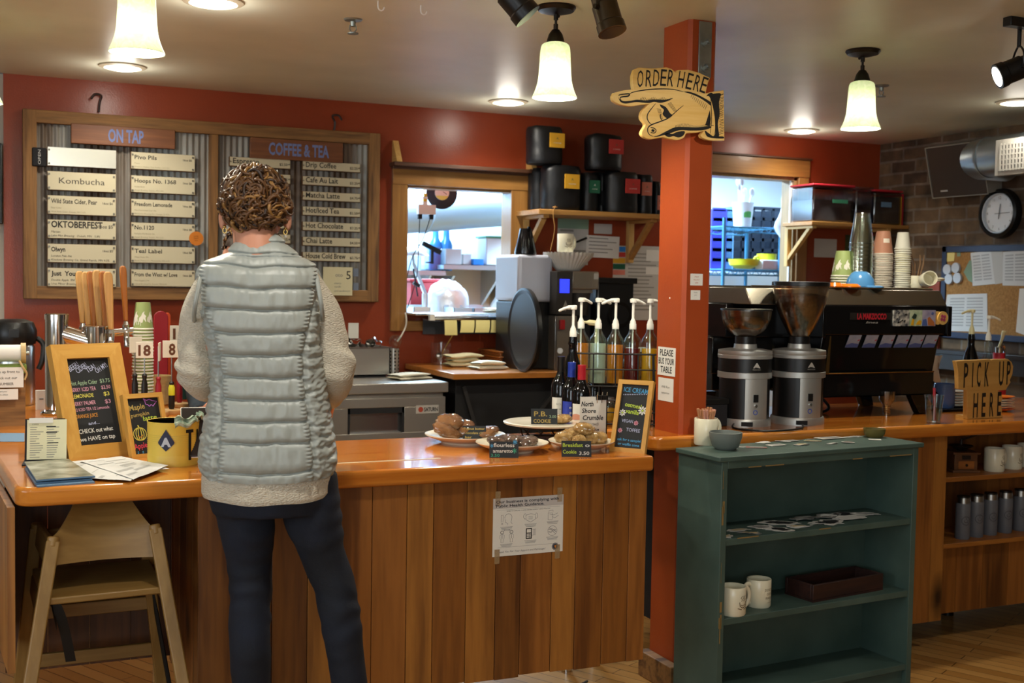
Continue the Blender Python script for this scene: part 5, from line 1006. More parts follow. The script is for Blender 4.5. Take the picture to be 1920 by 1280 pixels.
mat('ivory_plastic', '#d8cf9f', 0.4); tag(MB().tube(bez([aY(1084, 605, 4.5), aY(1100, 604, 4.5), aY(1118, 606, 4.5)], 4), [0.006]*5+[0.012]*4, 'ivory_plastic', 8).cyl(aY(1118, 606, 4.5), V((aY(1118, 606, 4.5).x, 4.5, HC)), 0.006, 'ivory_plastic', n=8).lathe([(0, 0), (0.03, 0), (0.03, 0.2), (0.012, 0.24), (0, 0.24)], 'wine_glass', c=(aY(1118, 606, 4.5).x, 4.5, HC)).build('ivory_pump_bottle'), 'dark bottle with an ivory pump hidden behind the leftmost syrup', 'bottle')
# cookies and cards on the order counter
mat('plate_cream', '#e2d9c2', 0.2); mat('cookie_brown', '#8a5a2c', 0.75, nz=(30, '#6b4220', 4), bump=(40, 0.6)); mat('cookie_dark', '#3d2a20', 0.8, nz=(30, '#6f5545', 4), bump=(45, 0.7)); mat('cookie_oat', '#9c7238', 0.85, nz=(45, '#c7a468', 5), bump=(50, 0.9))
mat('tag_black', '#22262a', 0.6); mat('chalk_lime', '#b7d04a', 0.8); mat('chalk_white', '#d8d8d2', 0.8); mat('chalk_tan', '#b39a55', 0.8); mat('chalk_sky', '#4f9fd0', 0.8); mat('chalk_teal', '#3f9c7c', 0.8); mat('chalk_pink', '#c98fa0', 0.8); mat('chalk_yellow', '#cfc457', 0.8); mat('chalk_orange', '#c4842f', 0.8); mat('chalk_red', '#cf3f55', 0.8); mat('chalk_violet', '#b06ac0', 0.8); mat('chalk_lav', '#a9aecb', 0.8); mat('chalk_sage', '#90a98a', 0.8)
mat('wrap', '#ffffff', 0.08)
def plate(px, py, R, lb, z=HC, loc=None):
    p = loc or aZ(px, py, HC); return tag(MB().lathe([(0, 0.003), (R*0.5, 0.003), (R*0.52, 0), (R*0.58, 0), (R*0.6, 0.006), (R*0.9, 0.022), (R, 0.030), (R, 0.033), (R*0.88, 0.027), (R*0.6, 0.011), (0, 0.009)], 'plate_cream', c=(p.x, p.y, z), n=48).build('plate'), lb, 'plate', 'plates of wrapped cookies'), V((p.x, p.y, z))
def cookie(c, r_, h_, m_, rot, lb, grp, seed, cat='cookie'):
    """lumpy baked cookie under clear film"""
    q = thing('cookie', lb, cat, c, 0, grp)
    M_ = Euler(rot).to_matrix().to_4x4()
    def f(u, v, s=1.0):
        a = 2*PI*u; e = -PI/2+PI*v; w_ = 1+0.10*noise.noise(V((math.cos(a)*2.2+seed, math.sin(a)*2.2, seed))); d = 1+0.16*noise.noise(V((math.cos(a)*6+seed*3, math.sin(a)*6, e*4)))
        return M_ @ V((r_*s*w_*d*math.cos(a)*math.cos(e)**0.7, r_*s*w_*d*math.sin(a)*math.cos(e)**0.7, h_*s*math.sin(e)*d))
    o = MB().grid(lambda u, v: f(u, max(0.001, min(0.999, v))), 32, 14, m_, cu=True).build('dough', q, smooth=180)
    MB().grid(lambda u, v: f(u, max(0.001, min(0.999, v)), 1.05)+V((0, 0, 0.002*noise.noise(V((u*30, v*14, seed))))), 32, 14, 'film', cu=True).build('clear_wrap', q, smooth=30); return q
def card(px, py, W_, H_, rz, tilt, lb, rows, z=HC, m_='tag_black', loc=None, name='price_tag', cat='price tag'):
    p = loc or aZ(px, py, z); q = thing(name, lb, cat, (p.x, p.y, z), rz, 'chalk price tags' if cat == 'price tag' else None); R_ = Matrix.Rotation(tilt, 4, 'X'); b = MB().box((-W_/2, 0, 0), (W_/2, 0.004, H_), m_, R_)
    for (s, u, v, h, w_, mm) in rows: b.text(s, R_ @ V((-W_/2+W_*u, 0, H_*v)), X3, R_ @ Z3, H_*h, mm, w=W_*w_ if w_ else None, off=0.0006, bold=0.015)
    b.build('board', q, smooth=0)
    return q
vr = -math.radians(20)
# plate 1: large brown cookies
_, c1 = plate(872, 829, 0.148, 'left cream plate holding shiny brown film-wrapped cookies')
for i, (dx, dy, dz, r_, ro) in enumerate([(-0.075, 0.0, 0.046, 0.052, (0.35, 0.3, 0.2)), (-0.045, 0.04, 0.072, 0.052, (0.25, -0.2, 0.5)), (-0.005, 0.03, 0.048, 0.05, (0.2, -0.35, 0.1))]):
    cookie(c1+V((dx, dy, dz)), r_, 0.022, 'cookie_brown', ro, 'large brown wrapped cookie on the left plate, %s' % ('at its left edge', 'topmost of the pile', 'just behind the small chalk tag')[i], 'brown cookies on the left plate', i+1)
cookie(c1+V((0.078, -0.01, 0.036)), 0.048, 0.015, 'cookie_brown', (0.1, -0.25, -0.2), 'flat brown wrapped bar at the right rim of the left plate', None, 5)
card(878, 833, 0.085, 0.052, vr, -0.3, 'small black chalk tag for the chocolate cookies on the left plate', [('Peanut butter', 0.5, 0.72, 0.17, 0.9, 'chalk_tan'), ('Chocolate chip', 0.5, 0.42, 0.17, 0.9, 'chalk_tan'), ('bar', 0.25, 0.12, 0.17, 0.3, 'chalk_tan')], z=HC+0.0125, loc=c1+V((0.022, -0.035, 0)))
# plate 2: dark cookies
_, c2_ = plate(960, 845, 0.128, 'front middle cream plate holding dark chocolate cookies')
for i, (dx, dy, dz, r_, ro, m_) in enumerate([(-0.055, 0.005, 0.034, 0.036, (0.1, 0.2, 0), 'cookie_dark'), (-0.012, 0.01, 0.038, 0.038, (0.1, -0.1, 0.4), 'cookie_dark'), (0.055, 0.0, 0.03, 0.042, (0.1, -0.2, 0), 'cookie_dark'), (0.03, 0.03, 0.032, 0.034, (0.0, 0.1, 0), 'cookie_dark')]):
    cookie(c2_+V((dx, dy, dz)), r_, 0.016, m_, ro, 'dark wrapped chocolate cookie on the front middle plate, %s' % ('leftmost', 'second from the left, highest', 'rightmost and longest', 'at the back of the plate')[i], 'dark cookies on the front plate', i+11)
card(945, 858, 0.098, 0.055, vr, -0.25, 'black chalk tag reading flourless amaretto leaning on the front plate', [('flourless', 0.5, 0.66, 0.24, 0.72, 'chalk_white'), ('amaretto', 0.46, 0.32, 0.22, 0.68, 'chalk_white'), ('3.50', 0.2, 0.06, 0.18, 0.3, 'chalk_teal'), ('*', 0.88, 0.62, 0.5, 0.14, 'chalk_sky'), ('*', 0.08, 0.45, 0.4, 0.10, 'chalk_sky'), ('*', 0.86, 0.08, 0.5, 0.14, 'chalk_teal')])
# cake stand
p = aZ(1018, 800, HC+0.055); p = aY(1022, 812, 3.98); cs = V((p.x, 3.98, HC))
q = thing('cake_stand', 'flat cream plate on a black wire stand at the back of the counter', 'cake stand', cs)
MB().lathe([(0, 0.050), (0.11, 0.050), (0.157, 0.058), (0.160, 0.064), (0.155, 0.066), (0.11, 0.060), (0, 0.058)], 'plate_cream', n=48).build('plate', q)
b = MB(); 
for z, r_ in ((0.003, 0.085), (0.047, 0.10)): b.tube([(r_*math.cos(2*PI*i/28), r_*math.sin(2*PI*i/28), z) for i in range(29)], 0.003, 'wire_black', 6, cap=False)
for i in range(10): a = 2*PI*i/10; b.tube([(0.085*math.cos(a), 0.085*math.sin(a), 0.003), (0.10*math.cos(a+0.5), 0.10*math.sin(a+0.5), 0.047)], 0.0025, 'wire_black', 5)
b.build('wire_base', q)
cookie(cs+V((0.055, -0.02, 0.076)), 0.042, 0.016, 'cookie_oat', (0, -0.1, 0), 'single wrapped peanut cookie on the raised cake stand', None, 21)
card(0, 0, 0.098, 0.058, vr, -0.2, 'black chalk tag reading P.B. COOKIE standing on the cake stand', [('P.B.', 0.36, 0.52, 0.32, 0.5, 'chalk_tan'), ('3.00', 0.82, 0.42, 0.18, 0.26, 'chalk_sage'), ('COOKIE', 0.42, 0.1, 0.24, 0.66, 'chalk_tan')], z=HC+0.066, loc=cs+V((-0.045, -0.085, 0)))
# plate 4: breakfast cookies
_, c4 = plate(1090, 842, 0.118, 'right cream plate heaped with lumpy oat cookies')
for i, (dx, dy, dz, r_, ro) in enumerate([(-0.06, 0.012, 0.040, 0.037, (0, 0.15, 0)), (-0.02, 0.022, 0.050, 0.040, (0.1, 0, 0)), (0.008, 0.0, 0.072, 0.036, (0, 0.1, 0.4)), (0.03, -0.005, 0.040, 0.032, (0, -0.1, 0)), (0.07, 0.0, 0.036, 0.030, (0, -0.2, 0)), (-0.03, -0.04, 0.034, 0.026, (0.1, 0, 0))]):
    cookie(c4+V((dx, dy, dz)), r_, 0.022, 'cookie_oat', ro, 'lumpy oat cookie on the right plate, %s' % ('leftmost', 'at the back left', 'topmost of the heap', 'in the middle behind the tag', 'rightmost by the rim', 'low at the front left')[i], 'oat cookies on the right plate', i+31)
card(1081, 856, 0.102, 0.054, vr, -0.25, 'black chalk tag reading Breakfast Cookie 3.50 leaning on the right plate', [('Breakfast', 0.38, 0.62, 0.24, 0.68, 'chalk_lime'), ('Cookie', 0.27, 0.2, 0.24, 0.46, 'chalk_lime'), ('3.50', 0.76, 0.12, 0.22, 0.34, 'chalk_white'), ('o', 0.87, 0.62, 0.24, 0.16, 'chalk_white')])
# white card in a wire clip
p = aY(1112, 818, 3.82); kk = ppm(V((p.x, 3.82, 1.1))); zc0 = HC
q = thing('sign_card', 'white handwritten card reading North Shore Crumble in a metal clip stand', 'sign', (p.x, 3.82, zc0), -math.radians(14))
b = MB().box((-0.052, 0, 0.004), (0.048, 0.0012, 0.172), 'paper')
for (s, u, v, h, w_, mm) in [('North', -0.024, 0.137, 0.018, 0.046, 'ink'), ('Shore', -0.018, 0.112, 0.017, 0.054, 'ink'), ('Crumble', -0.002, 0.086, 0.018, 0.078, 'ink'), ('(assorted)', -0.008, 0.066, 0.010, 0.056, 'grey_ink'), ('to Ice', 0.004, 0.046, 0.010, 0.036, 'ink'), ('Cream', 0.026, 0.026, 0.011, 0.036, 'ink')]: b.text(s, (u, 0, v), X3, Z3, h, mm, w=w_, bold=0.02, shear=0.15)
b.build('card', q, smooth=0)
b = MB().box((-0.004, 0.004, 0), (0.058, 0.03, 0.006), 'dark_metal').box((0.040, 0.006, 0.006), (0.054, 0.016, 0.172), 'dark_metal'); b.build('stand', q)
b = MB()
for x in (0.012, 0.03, 0.048): b.tube([(x, -0.003, 0.150), (x, -0.004, 0.178), (x+0.004, 0.004, 0.188), (x+0.008, 0.006, 0.17)], 0.0016, 'chrome', 6)
b.box((0.008, -0.002, 0.160), (0.054, 0.008, 0.176), 'dark_metal'); b.build('clip', q)
# framed chalkboards
def framed(name, lb, W_, H_, fw, dp, loc, rz, tilt, roll, fm, rows, draw=None):
    q = thing(name, lb, 'chalkboard', loc, rz); R_ = Matrix.Rotation(roll, 4, 'Y') @ Matrix.Rotation(tilt, 4, 'X')
    P = lambda x, y, z: R_ @ V((x, y, z))
    def bx(b, a, c_, m_): b.box(a, c_, m_, R_)
    b = MB(); 
    b.add([P(*v) for v in [(-W_/2, 0, 0), (W_/2, 0, 0), (W_/2-fw, 0, fw), (-W_/2+fw, 0, fw), (-W_/2, dp, 0), (W_/2, dp, 0), (W_/2-fw, dp, fw), (-W_/2+fw, dp, fw)]], [(0, 1, 2, 3), (7, 6, 5, 4), (0, 4, 5, 1), (3, 2, 6, 7), (0, 3, 7, 4), (1, 5, 6, 2)], fm)
    b.add([P(*v) for v in [(-W_/2, 0, H_), (W_/2, 0, H_), (W_/2-fw, 0, H_-fw), (-W_/2+fw, 0, H_-fw), (-W_/2, dp, H_), (W_/2, dp, H_), (W_/2-fw, dp, H_-fw), (-W_/2+fw, dp, H_-fw)]], [(3, 2, 1, 0), (4, 5, 6, 7), (1, 5, 4, 0), (7, 6, 2, 3), (4, 7, 3, 0), (2, 6, 5, 1)], fm)
    for sg in (-1, 1):
        vs = [P(sg*W_/2, 0, 0), P(sg*W_/2, 0, H_), P(sg*(W_/2-fw), 0, H_-fw), P(sg*(W_/2-fw), 0, fw), P(sg*W_/2, dp, 0), P(sg*W_/2, dp, H_), P(sg*(W_/2-fw), dp, H_-fw), P(sg*(W_/2-fw), dp, fw)]
        f = [(0, 3, 2, 1), (4, 5, 6, 7), (0, 1, 5, 4), (3, 7, 6, 2)]; b.add(vs, f if sg < 0 else [t_[::-1] for t_ in f], fm+'_v')
    b.build('frame', q, smooth=0)
    b = MB(); bx(b, (-W_/2+fw, dp*0.4, fw), (W_/2-fw, dp*0.6, H_-fw), 'chalkboard'); w2, h2 = W_-2*fw, H_-2*fw
    O = lambda u, v: P(-W_/2+fw+w2*u, dp*0.4, fw+h2*v)
    for (s, u, v, h, w_, mm, al, an) in rows:
        U = R_.to_3x3() @ V((math.cos(an), 0, math.sin(an))); Wd = R_.to_3x3() @ V((-math.sin(an), 0, math.cos(an))); b.text(s, O(u, v), U, Wd, h2*h, mm, w=w2*w_ if w_ else None, al=al, bold=0.012, shear=0.0)
    if draw: draw(b, O, R_.to_3x3() @ X3, R_.to_3x3() @ Z3, w2, h2)
    b.build('board', q, smooth=0); return q
wood('frame_pine', '#c39040', '#d9aa58', 'x', 8, 0.4, knots=(2.2, '#6b431c')); wood('frame_pine_v', '#c39040', '#d9aa58', 'z', 8, 0.4, knots=(2.2, '#6b431c'))
def flower(b, O, U, Wd, w2, h2, u, v, r_, m_, mc):
    c = O(u, v)
    for k in range(8): a = 2*PI*k/8; b.ribbon([(r_*0.3*math.cos(a), r_*0.3*math.sin(a)), (r_*0.7*math.cos(a), r_*0.7*math.sin(a)), (r_*math.cos(a), r_*math.sin(a))], [r_*0.2, r_*0.45, r_*0.2], c, U, Wd, m_, 0.0009)
    b.ribbon([(-r_*0.22, 0), (r_*0.22, 0)], r_*0.4, c, U, Wd, mc, 0.0012)
def dr_ice(b, O, U, Wd, w2, h2):
    for i in range(14): b.ribbon([(0, -h2*0.008), (0, h2*0.008)], h2*0.014, O(0.08+0.065*i, 0.835+0.002*i), U, Wd, 'chalk_lav', 0.0009)
    flower(b, O, U, Wd, w2, h2, 0.86, 0.60, w2*0.16, 'chalk_white', 'chalk_lime'); flower(b, O, U, Wd, w2, h2, 0.12, 0.55, w2*0.13, 'chalk_white', 'chalk_lime'); flower(b, O, U, Wd, w2, h2, 0.68, 0.40, w2*0.09, 'chalk_pink', 'chalk_red'); flower(b, O, U, Wd, w2, h2, 0.12, 0.27, w2*0.09, 'chalk_pink', 'chalk_red')
p0 = aZ(1183, 850, HC)
framed('chalkboard_sign', 'small framed chalkboard headed ICE CREAM leaning at the right end of the counter', 0.132, 0.262, 0.016, 0.020, (p0.x, p0.y+0.03, HC), math.radians(-50), math.radians(-18), 0, 'frame_pine',
       [('ICE CREAM', 0.52, 0.875, 0.075, 0.92, 'chalk_sky', 'C', -0.05), ('oatmeal', 0.48, 0.64, 0.07, 0.62, 'chalk_lime', 'C', -0.12), ('vanilla', 0.48, 0.54, 0.07, 0.5, 'chalk_lime', 'C', -0.12), ('VEGAN', 0.34, 0.40, 0.05, 0.42, 'chalk_lav', 'C', -0.05), ('TOFFEE', 0.6, 0.26, 0.055, 0.52, 'chalk_lav', 'C', -0.05), ('ask for a sample!', 0.5, 0.11, 0.04, 0.88, 'chalk_sky', 'C', -0.04), ('or waffle cone', 0.5, 0.04, 0.04, 0.8, 'chalk_sky', 'C', -0.04)], dr_ice)
p0 = aZ(184, 861, HC); k = ppm(p0)
framed('chalkboard_sign', 'large pine-framed chalkboard headed BEER CIDER TEA leaning on the left of the counter', 0.245, 0.385, 0.048, 0.034, (p0.x+0.025, p0.y+0.025, HC), math.radians(24), math.radians(-19), 0, 'frame_pine',
       [('BEER!', 0.19, 0.89, 0.062, 0.27, 'chalk_lav', 'C', 0.55), ('CIDER!', 0.37, 0.87, 0.062, 0.30, 'chalk_lav', 'C', 0.55), ('TEA!', 0.58, 0.86, 0.062, 0.24, 'chalk_lav', 'C', 0.5), ('OH MY!', 0.83, 0.86, 0.06, 0.32, 'chalk_lav', 'C', 0.5),
        ('Hot Apple Cider', 0.02, 0.695, 0.05, 0.64, 'chalk_sage', 'L', 0.03), ('$3.75', 0.96, 0.715, 0.045, 0.24, 'chalk_sage', 'R', 0.03), ('BERRY ICED TEA', 0.02, 0.62, 0.046, 0.58, 'chalk_pink', 'L', 0.03), ('$2.50', 0.95, 0.64, 0.042, 0.22, 'chalk_pink', 'R', 0.03),
        ('LEMONADE', 0.02, 0.545, 0.046, 0.50, 'chalk_yellow', 'L', 0.03), ('$3', 0.9, 0.56, 0.046, 0.14, 'chalk_yellow', 'R', 0.03), ('BERRY PALMER', 0.02, 0.46, 0.046, 0.52, 'chalk_pink', 'L', 0.03), ('$3', 0.9, 0.47, 0.046, 0.14, 'chalk_pink', 'R', 0.03), ('1/2 ICED TEA 1/2 Lemonade', 0.02, 0.395, 0.036, 0.82, 'chalk_pink', 'L', 0.03),
        ('ORANGE JUICE', 0.02, 0.315, 0.044, 0.52, 'chalk_orange', 'L', 0.03), ('and...', 0.42, 0.235, 0.036, 0.26, 'chalk_lav', 'C', 0.03), ('CHECK out what', 0.04, 0.14, 0.05, 0.8, 'chalk_white', 'L', 0.03), ('we HAVE on tap', 0.04, 0.05, 0.05, 0.82, 'chalk_white', 'L', 0.03)])
def dr_bat(b, O, U, Wd, w2, h2):
    pts = [(-0.42, 0.12), (-0.2, -0.02), (0, 0.05), (0.2, -0.06), (0.5, -0.12), (0.3, -0.3), (0.2, -0.42), (0.08, -0.3), (-0.05, -0.42), (-0.15, -0.3), (-0.3, -0.25), (-0.32, -0.05)]
    b.ribbon([(x*w2*0.46, y*w2*0.46) for x, y in pts], 0.0028, O(0.72, 0.96), U, Wd, 'chalk_violet', 0.0009, True)
    c = O(0.26, 0.36)
    for s in (1, 0.62, 0.25): b.ribbon([(w2*0.2*s*math.cos(a), w2*0.19*math.sin(a)) for a in [2*PI*i/20 for i in range(20)]], 0.0028, c, U, Wd, 'chalk_yellow', 0.0009, True)
    b.ribbon([(0, w2*0.19), (-w2*0.03, w2*0.27)], 0.004, c, U, Wd, 'chalk_yellow', 0.0009); b.ribbon([(-w2*0.08, -w2*0.04), (-w2*0.03, -w2*0.09), (w2*0.03, -w2*0.09), (w2*0.08, -w2*0.03)], 0.003, c, U, Wd, 'chalk_orange', 0.001)
    for i in range(12): b.ribbon([(0, 0), (w2*0.04, h2*0.004)], 0.0025, O(0.1+0.15*(i % 6), 0.02+0.025*(i//6)), U, Wd, 'chalk_sky', 0.0009)
p0 = aZ(277, 858, HC)
framed('chalkboard_sign', 'smaller framed chalkboard with a pumpkin and bat drawing, behind the yellow can', 0.142, 0.215, 0.015, 0.022, (p0.x+0.016, p0.y+0.005, HC), math.radians(22), math.radians(-18), 0, 'frame_pine',
       [('Maple', 0.30, 0.80, 0.10, 0.5, 'chalk_tan', 'C', 0.1), ('pumpkin', 0.36, 0.68, 0.07, 0.58, 'chalk_tan', 'C', 0.1), ('latte', 0.66, 0.60, 0.085, 0.44, 'chalk_lime', 'C', 0.08), ('Apple Cider', 0.46, 0.12, 0.10, 0.86, 'chalk_red', 'C', 0.1)], dr_bat)
# yellow tip can
p0 = aZ(325, 868, HC); kk = ppm(p0); R = 47/kk; hh = 0.137
mat('can_yellow', '#dfbc4a', 0.45); mat('can_inside', '#a89a4a', 0.5); mat('navy', '#23263f', 0.6); mat('silver_print', '#bdbfc6', 0.4); mat('bill', '#6f8a74', 0.8, nz=(60, '#c2c9b0', 4)); mat('tape_black', '#0c0c0c', 0.5)
q = thing('tip_can', 'yellow ribbed tip can with a dark A emblem and black tape letters', 'can', (p0.x, p0.y, HC))
pr = [(0, 0.002), (R*0.98, 0.002), (R, 0.0), (R*1.005, 0.004), (R, 0.008)]
for i in range(11):
    z = 0.034+0.0062*i; pr += [(R, z-0.0031), (R*0.982, z)]
pr += [(R, 0.034+0.0062*10.5), (R, hh-0.004), (R*1.012, hh-0.002), (R*1.005, hh), (R*0.985, hh-0.001)]
b = MB().lathe(pr, 'can_yellow', n=56).lathe([(R*0.985, hh-0.001), (R*0.98, 0.006), (0, 0.006)], 'can_inside', n=56)
b.build('can_body', q, smooth=50)
ua = -PI/2-0.42; b = MB()
def em(u, v): x_, y_ = (u*2-1)*(0.027*(v/0.62) if v < 0.62 else 0.027*(1-(v-0.62)/0.38)), 0.040-0.068*v; return V(((R+0.0022)*math.cos(ua+x_/R), (R+0.0022)*math.sin(ua+x_/R), hh*0.56+y_))
b.grid(em, 8, 12, 'navy')
b.text('A', (0, 0, 0), X3, Z3, 0.026, 'silver_print', bold=0.06, fn=lambda u, v: V(((R+0.003)*math.cos(ua+u/R), (R+0.003)*math.sin(ua+u/R), hh*0.56-0.012+v))); b.build('emblem', q)
for j, (u_, z0, z1, w_) in enumerate([(0.52, 0.018, 0.112, 0.010), (0.52, 0.104, 0.114, 0.028), (0.97, 0.022, 0.112, 0.009), (1.28, 0.022, 0.112, 0.009)]):
    MB().grid(lambda u, v: V(((R+0.0016)*math.cos(-PI/2+u_+(u-0.5)*w_/R), (R+0.0016)*math.sin(-PI/2+u_+(u-0.5)*w_/R), z0+(z1-z0)*v)), 4, 1, 'tape_black').build('tape_letter', q)
for i, (a0, dx, lb) in enumerate([(-PI/2+0.35, -0.02, 'crumpled banknote hanging over the front rim of the yellow can'), (-PI/2+1.15, 0.0, 'folded banknote poking from the right rim of the yellow can')]):
    def f(u, v):
        a = a0+(u-0.5)*(0.9 if i == 0 else 0.5); t = v; r_ = R*0.9+0.017*t*2 if t < 0.5 else R*1.03+0.004+0.008*math.sin(t*9); z = hh+0.006*math.sin(u*9)+(0.004+0.01*math.sin(PI*t)) - (0.045*max(0, t-0.5)*(1-0.5*u) if i == 0 else 0.02*max(0, t-0.5)-0.012*t)
        return V((p0.x+r_*math.cos(a)+0.003*noise.noise(V((u*6, v*6, i))), p0.y+r_*math.sin(a), HC+z+0.006*noise.noise(V((u*5+i, v*5, 3)))+0.002))
    tag(MB().grid(f, 14, 10, 'bill').build('banknote', smooth=30), lb, 'banknote', None)
tag(MB().box((p0.x+R+0.012, p0.y+0.05, HC), (p0.x+R+0.07, p0.y+0.056, HC+0.105), 'red_plastic').box((p0.x+R+0.012, p0.y+0.0495, HC+0.045), (p0.x+R+0.045, p0.y+0.05, HC+0.095), 'paper').box((p0.x+R+0.012, p0.y+0.03, HC), (p0.x+R+0.07, p0.y+0.08, HC+0.004), 'red_plastic').build('card_holder'), 'red and white card holder between the yellow can and the customer', 'card holder')
# papers, pad and leaflets
mat('news', '#cfcfcb', 0.85); mat('news_grey', '#a9a9a6', 0.85)
def sheet(pts, z, m_, lb, seed, name='loose_paper', marks=0, cat='paper', grp=None):
    a, b_, c_, d_ = [aZ(x, y, HC) for x, y in pts]
    f = lambda u, v: (a*(1-u)+b_*u)*(1-v)+(d_*(1-u)+c_*u)*v+V((0, 0, z+0.003*abs(noise.noise(V((u*3+seed, v*3, seed))))+0.0035*(u*v)**3))
    b = MB().grid(f, 14, 10, m_); R2 = random.Random(seed)
    for i in range(marks):
        v0 = 0.10+0.8*i/marks; u0 = R2.choice([0.08, 0.4]); u1 = u0+R2.uniform(0.2, 0.5); dv = R2.choice([0.012, 0.02, 0.06]); b.grid(lambda u, v: f(u0+(min(u1, 0.95)-u0)*u, v0+dv*v)+V((0, 0, 0.0006)), 6, 1, 'news_grey')
    return tag(b.build(name, smooth=60), lb, cat, grp)
sheet([(107, 868), (196, 862), (213, 876), (134, 902)], 0.003, 'news', 'bottom sheet of loose printed paper spread in front of the chalkboards', 1, grp='loose papers on the counter')
sheet([(118, 872), (235, 860), (318, 884), (205, 893)], 0.006, 'news', 'middle sheet of loose printed paper, its corner reaching towards the can', 2, marks=6, grp='loose papers on the counter')
sheet([(150, 870), (228, 861), (316, 880), (250, 905)], 0.010, 'news', 'top sheet of loose printed paper below the yellow can', 3, marks=9, grp='loose papers on the counter')
sheet([(119, 898), (165, 872), (262, 895), (245, 906)], 0.0075, 'news', 'white printed sheet under the top one, over the blue leaflets', 4, marks=4, grp='loose papers on the counter')
mat('leaf_blue', '#5f7f9c', 0.6); mat('leaf_photo', '#5a5b45', 0.35, nz=(14, '#a8a898', 4)); Rl = random.Random(5)
for i in range(4):
    o = [Rl.uniform(-3, 3) for _ in range(4)]; z = 0.0045*i
    q4 = [aZ(46+o[0], 878+o[1], HC), aZ(128+o[0], 872+o[1], HC), aZ(176+o[2], 903+o[3], HC), aZ(68+o[2], 911+o[3], HC)]
    b = MB(); vs = [p+V((0, 0, z+0.0002)) for p in q4]+[p+V((0, 0, z+0.0044)) for p in q4]; b.add(vs, [(3, 2, 1, 0), (4, 5, 6, 7), (0, 4, 7, 3), (1, 2, 6, 5), (0, 1, 5, 4), (3, 7, 6, 2)], 'leaf_blue')
    if i == 3: b.add([p+V((0, 0, z+0.0048)) for p in q4], [(0, 3, 2, 1)], 'leaf_photo')
    tag(b.build('leaflet', smooth=0), ['lowest blue-edged leaflet of the pile at the counter corner', 'second leaflet from the bottom of the pile at the counter corner', 'third leaflet from the bottom of the pile at the counter corner', 'top leaflet with a dark photo cover at the counter corner'][i], 'leaflet', 'leaflets at the counter corner')
p0 = aZ(86, 868, HC); mat('menu_cream', '#dcd6b0', 0.7)
q = thing('menu_clipboard', 'cream paper menu on a leaning black clipboard at the left end of the counter', 'menu', (p0.x, p0.y, HC), math.radians(-6)); R_ = Matrix.Rotation(math.radians(-14), 4, 'X')
MB().box((-0.062, 0.002, 0.004), (0.055, 0.006, 0.140), 'black_matte', R_).box((-0.066, -0.05, 0), (0.06, 0.06, 0.005), 'black_matte').build('board', q)
b = MB().box((-0.056, -0.001, 0.012), (0.06, 0.0015, 0.137), 'menu_cream', R_)
for i in range(14):
    for x0 in (-0.047, 0.002): Rr = random.Random(i*3+int(x0*100)); b.box((x0, -0.0014, 0.112-0.0072*i), (x0+Rr.uniform(0.015, 0.04), -0.001, 0.1140-0.0072*i), 'grey_ink', R_)
for z, x0, x1 in ((0.113, 0.0, 0.028), (0.095, 0.0, 0.032), (0.062, 0.004, 0.036)): b.box((x0, -0.0016, z), (x1, -0.0011, z+0.003), 'ink', R_)
b.text('COFFEE', (-0.03, -0.001, 0.121), X3, Z3, 0.004, 'ink'); b.build('menu_sheet', q, smooth=0)
MB().box((-0.05, -0.004, 0.126), (0.02, -0.001, 0.142), 'paper', R_).build('clip', q)
tag(MB().grid(lambda u, v: aZ(0+46*u, 812+16*v, HC)+V((0, 0, 0.0008)), 2, 1, 'leaf_blue').build('blue_slip'), 'pale blue paper slip lying at the far left edge of the counter', 'paper')
# ORDER HERE pointing hand on the post
wood('sign_ply', '#d9ab58', '#e8c47c', 'x', 7, 0.45, ring=7); mat('sign_black', '#171310', 0.6)
HY = 3.885
def zp(zx, zy): p = aY(1120+zx/4.4143, zy/4.4143, HY); return (p.x, p.z)
q = thing('order_sign', 'wooden pointing-hand sign reading ORDER HERE mounted on the orange post', 'sign', (*[(zp(600, 1160)[0]), HY], zp(600, 1160)[1]))
def smooth2(P, n=4): return [(v.x, v.z) for v in bez([(a, 0, c) for a, c in P], n)]
plate_ = [zp(*p) for p in [(288, 770), (276, 690), (276, 630), (292, 580), (330, 562), (440, 570), (560, 560), (600, 572), (640, 604), (655, 582), (740, 580), (830, 605), (920, 648), (900, 700), (880, 790), (600, 900)]]
hand_ = smooth2([zp(*p) for p in [(122, 772), (200, 752), (300, 742), (420, 728), (560, 735), (700, 750), (800, 775), (878, 778)]], 3)+[zp(*p) for p in [(905, 770), (1026, 750), (1032, 1168), (935, 1168), (880, 1158), (846, 1142), (834, 1120)]]+smooth2([zp(*p) for p in [(862, 1088), (800, 1102), (720, 1108), (700, 1140), (650, 1162), (560, 1150), (520, 1140), (430, 1156), (370, 1140), (346, 1100), (378, 1036), (346, 985), (352, 925), (405, 868)]], 3)+smooth2([zp(*p) for p in [(340, 872), (260, 884), (180, 872), (118, 842), (108, 800)]], 3)
b = MB(); b.prism(plate_, (0, HY+0.006, 0), X3, Z3, 0.018, 'sign_ply'); b.prism(hand_, (0, HY+0.004, 0), X3, Z3, 0.022, 'sign_ply'); b.build('plywood_cutout', q, True, bevel=0.003, smooth=30)
O = V((0, HY-0.018, 0))
def st(pts, w, closed=False, sm=True):
    P = [zp(*p) for p in pts]; P = smooth2(P, 5) if sm and len(P) > 2 else P
    n_ = len(P); k = 1/4.4143/ (ppm(V((P[0][0], HY, P[0][1]))))
    ws = [w*k*(0.35+0.65*math.sin(PI*min(1, max(0, (i+0.5)/n_)))) for i in range(n_)]
    ink.ribbon(P, ws, O, X3, Z3, 'sign_black', 0.0008)
def blob(pts, m_='sign_black'):
    P = smooth2([zp(*p) for p in pts]+[zp(*pts[0])], 4)[:-1]; ink.prism(P, O+V((0, 0.0002, 0)), X3, Z3, 0.0008, m_)
ink = MB()
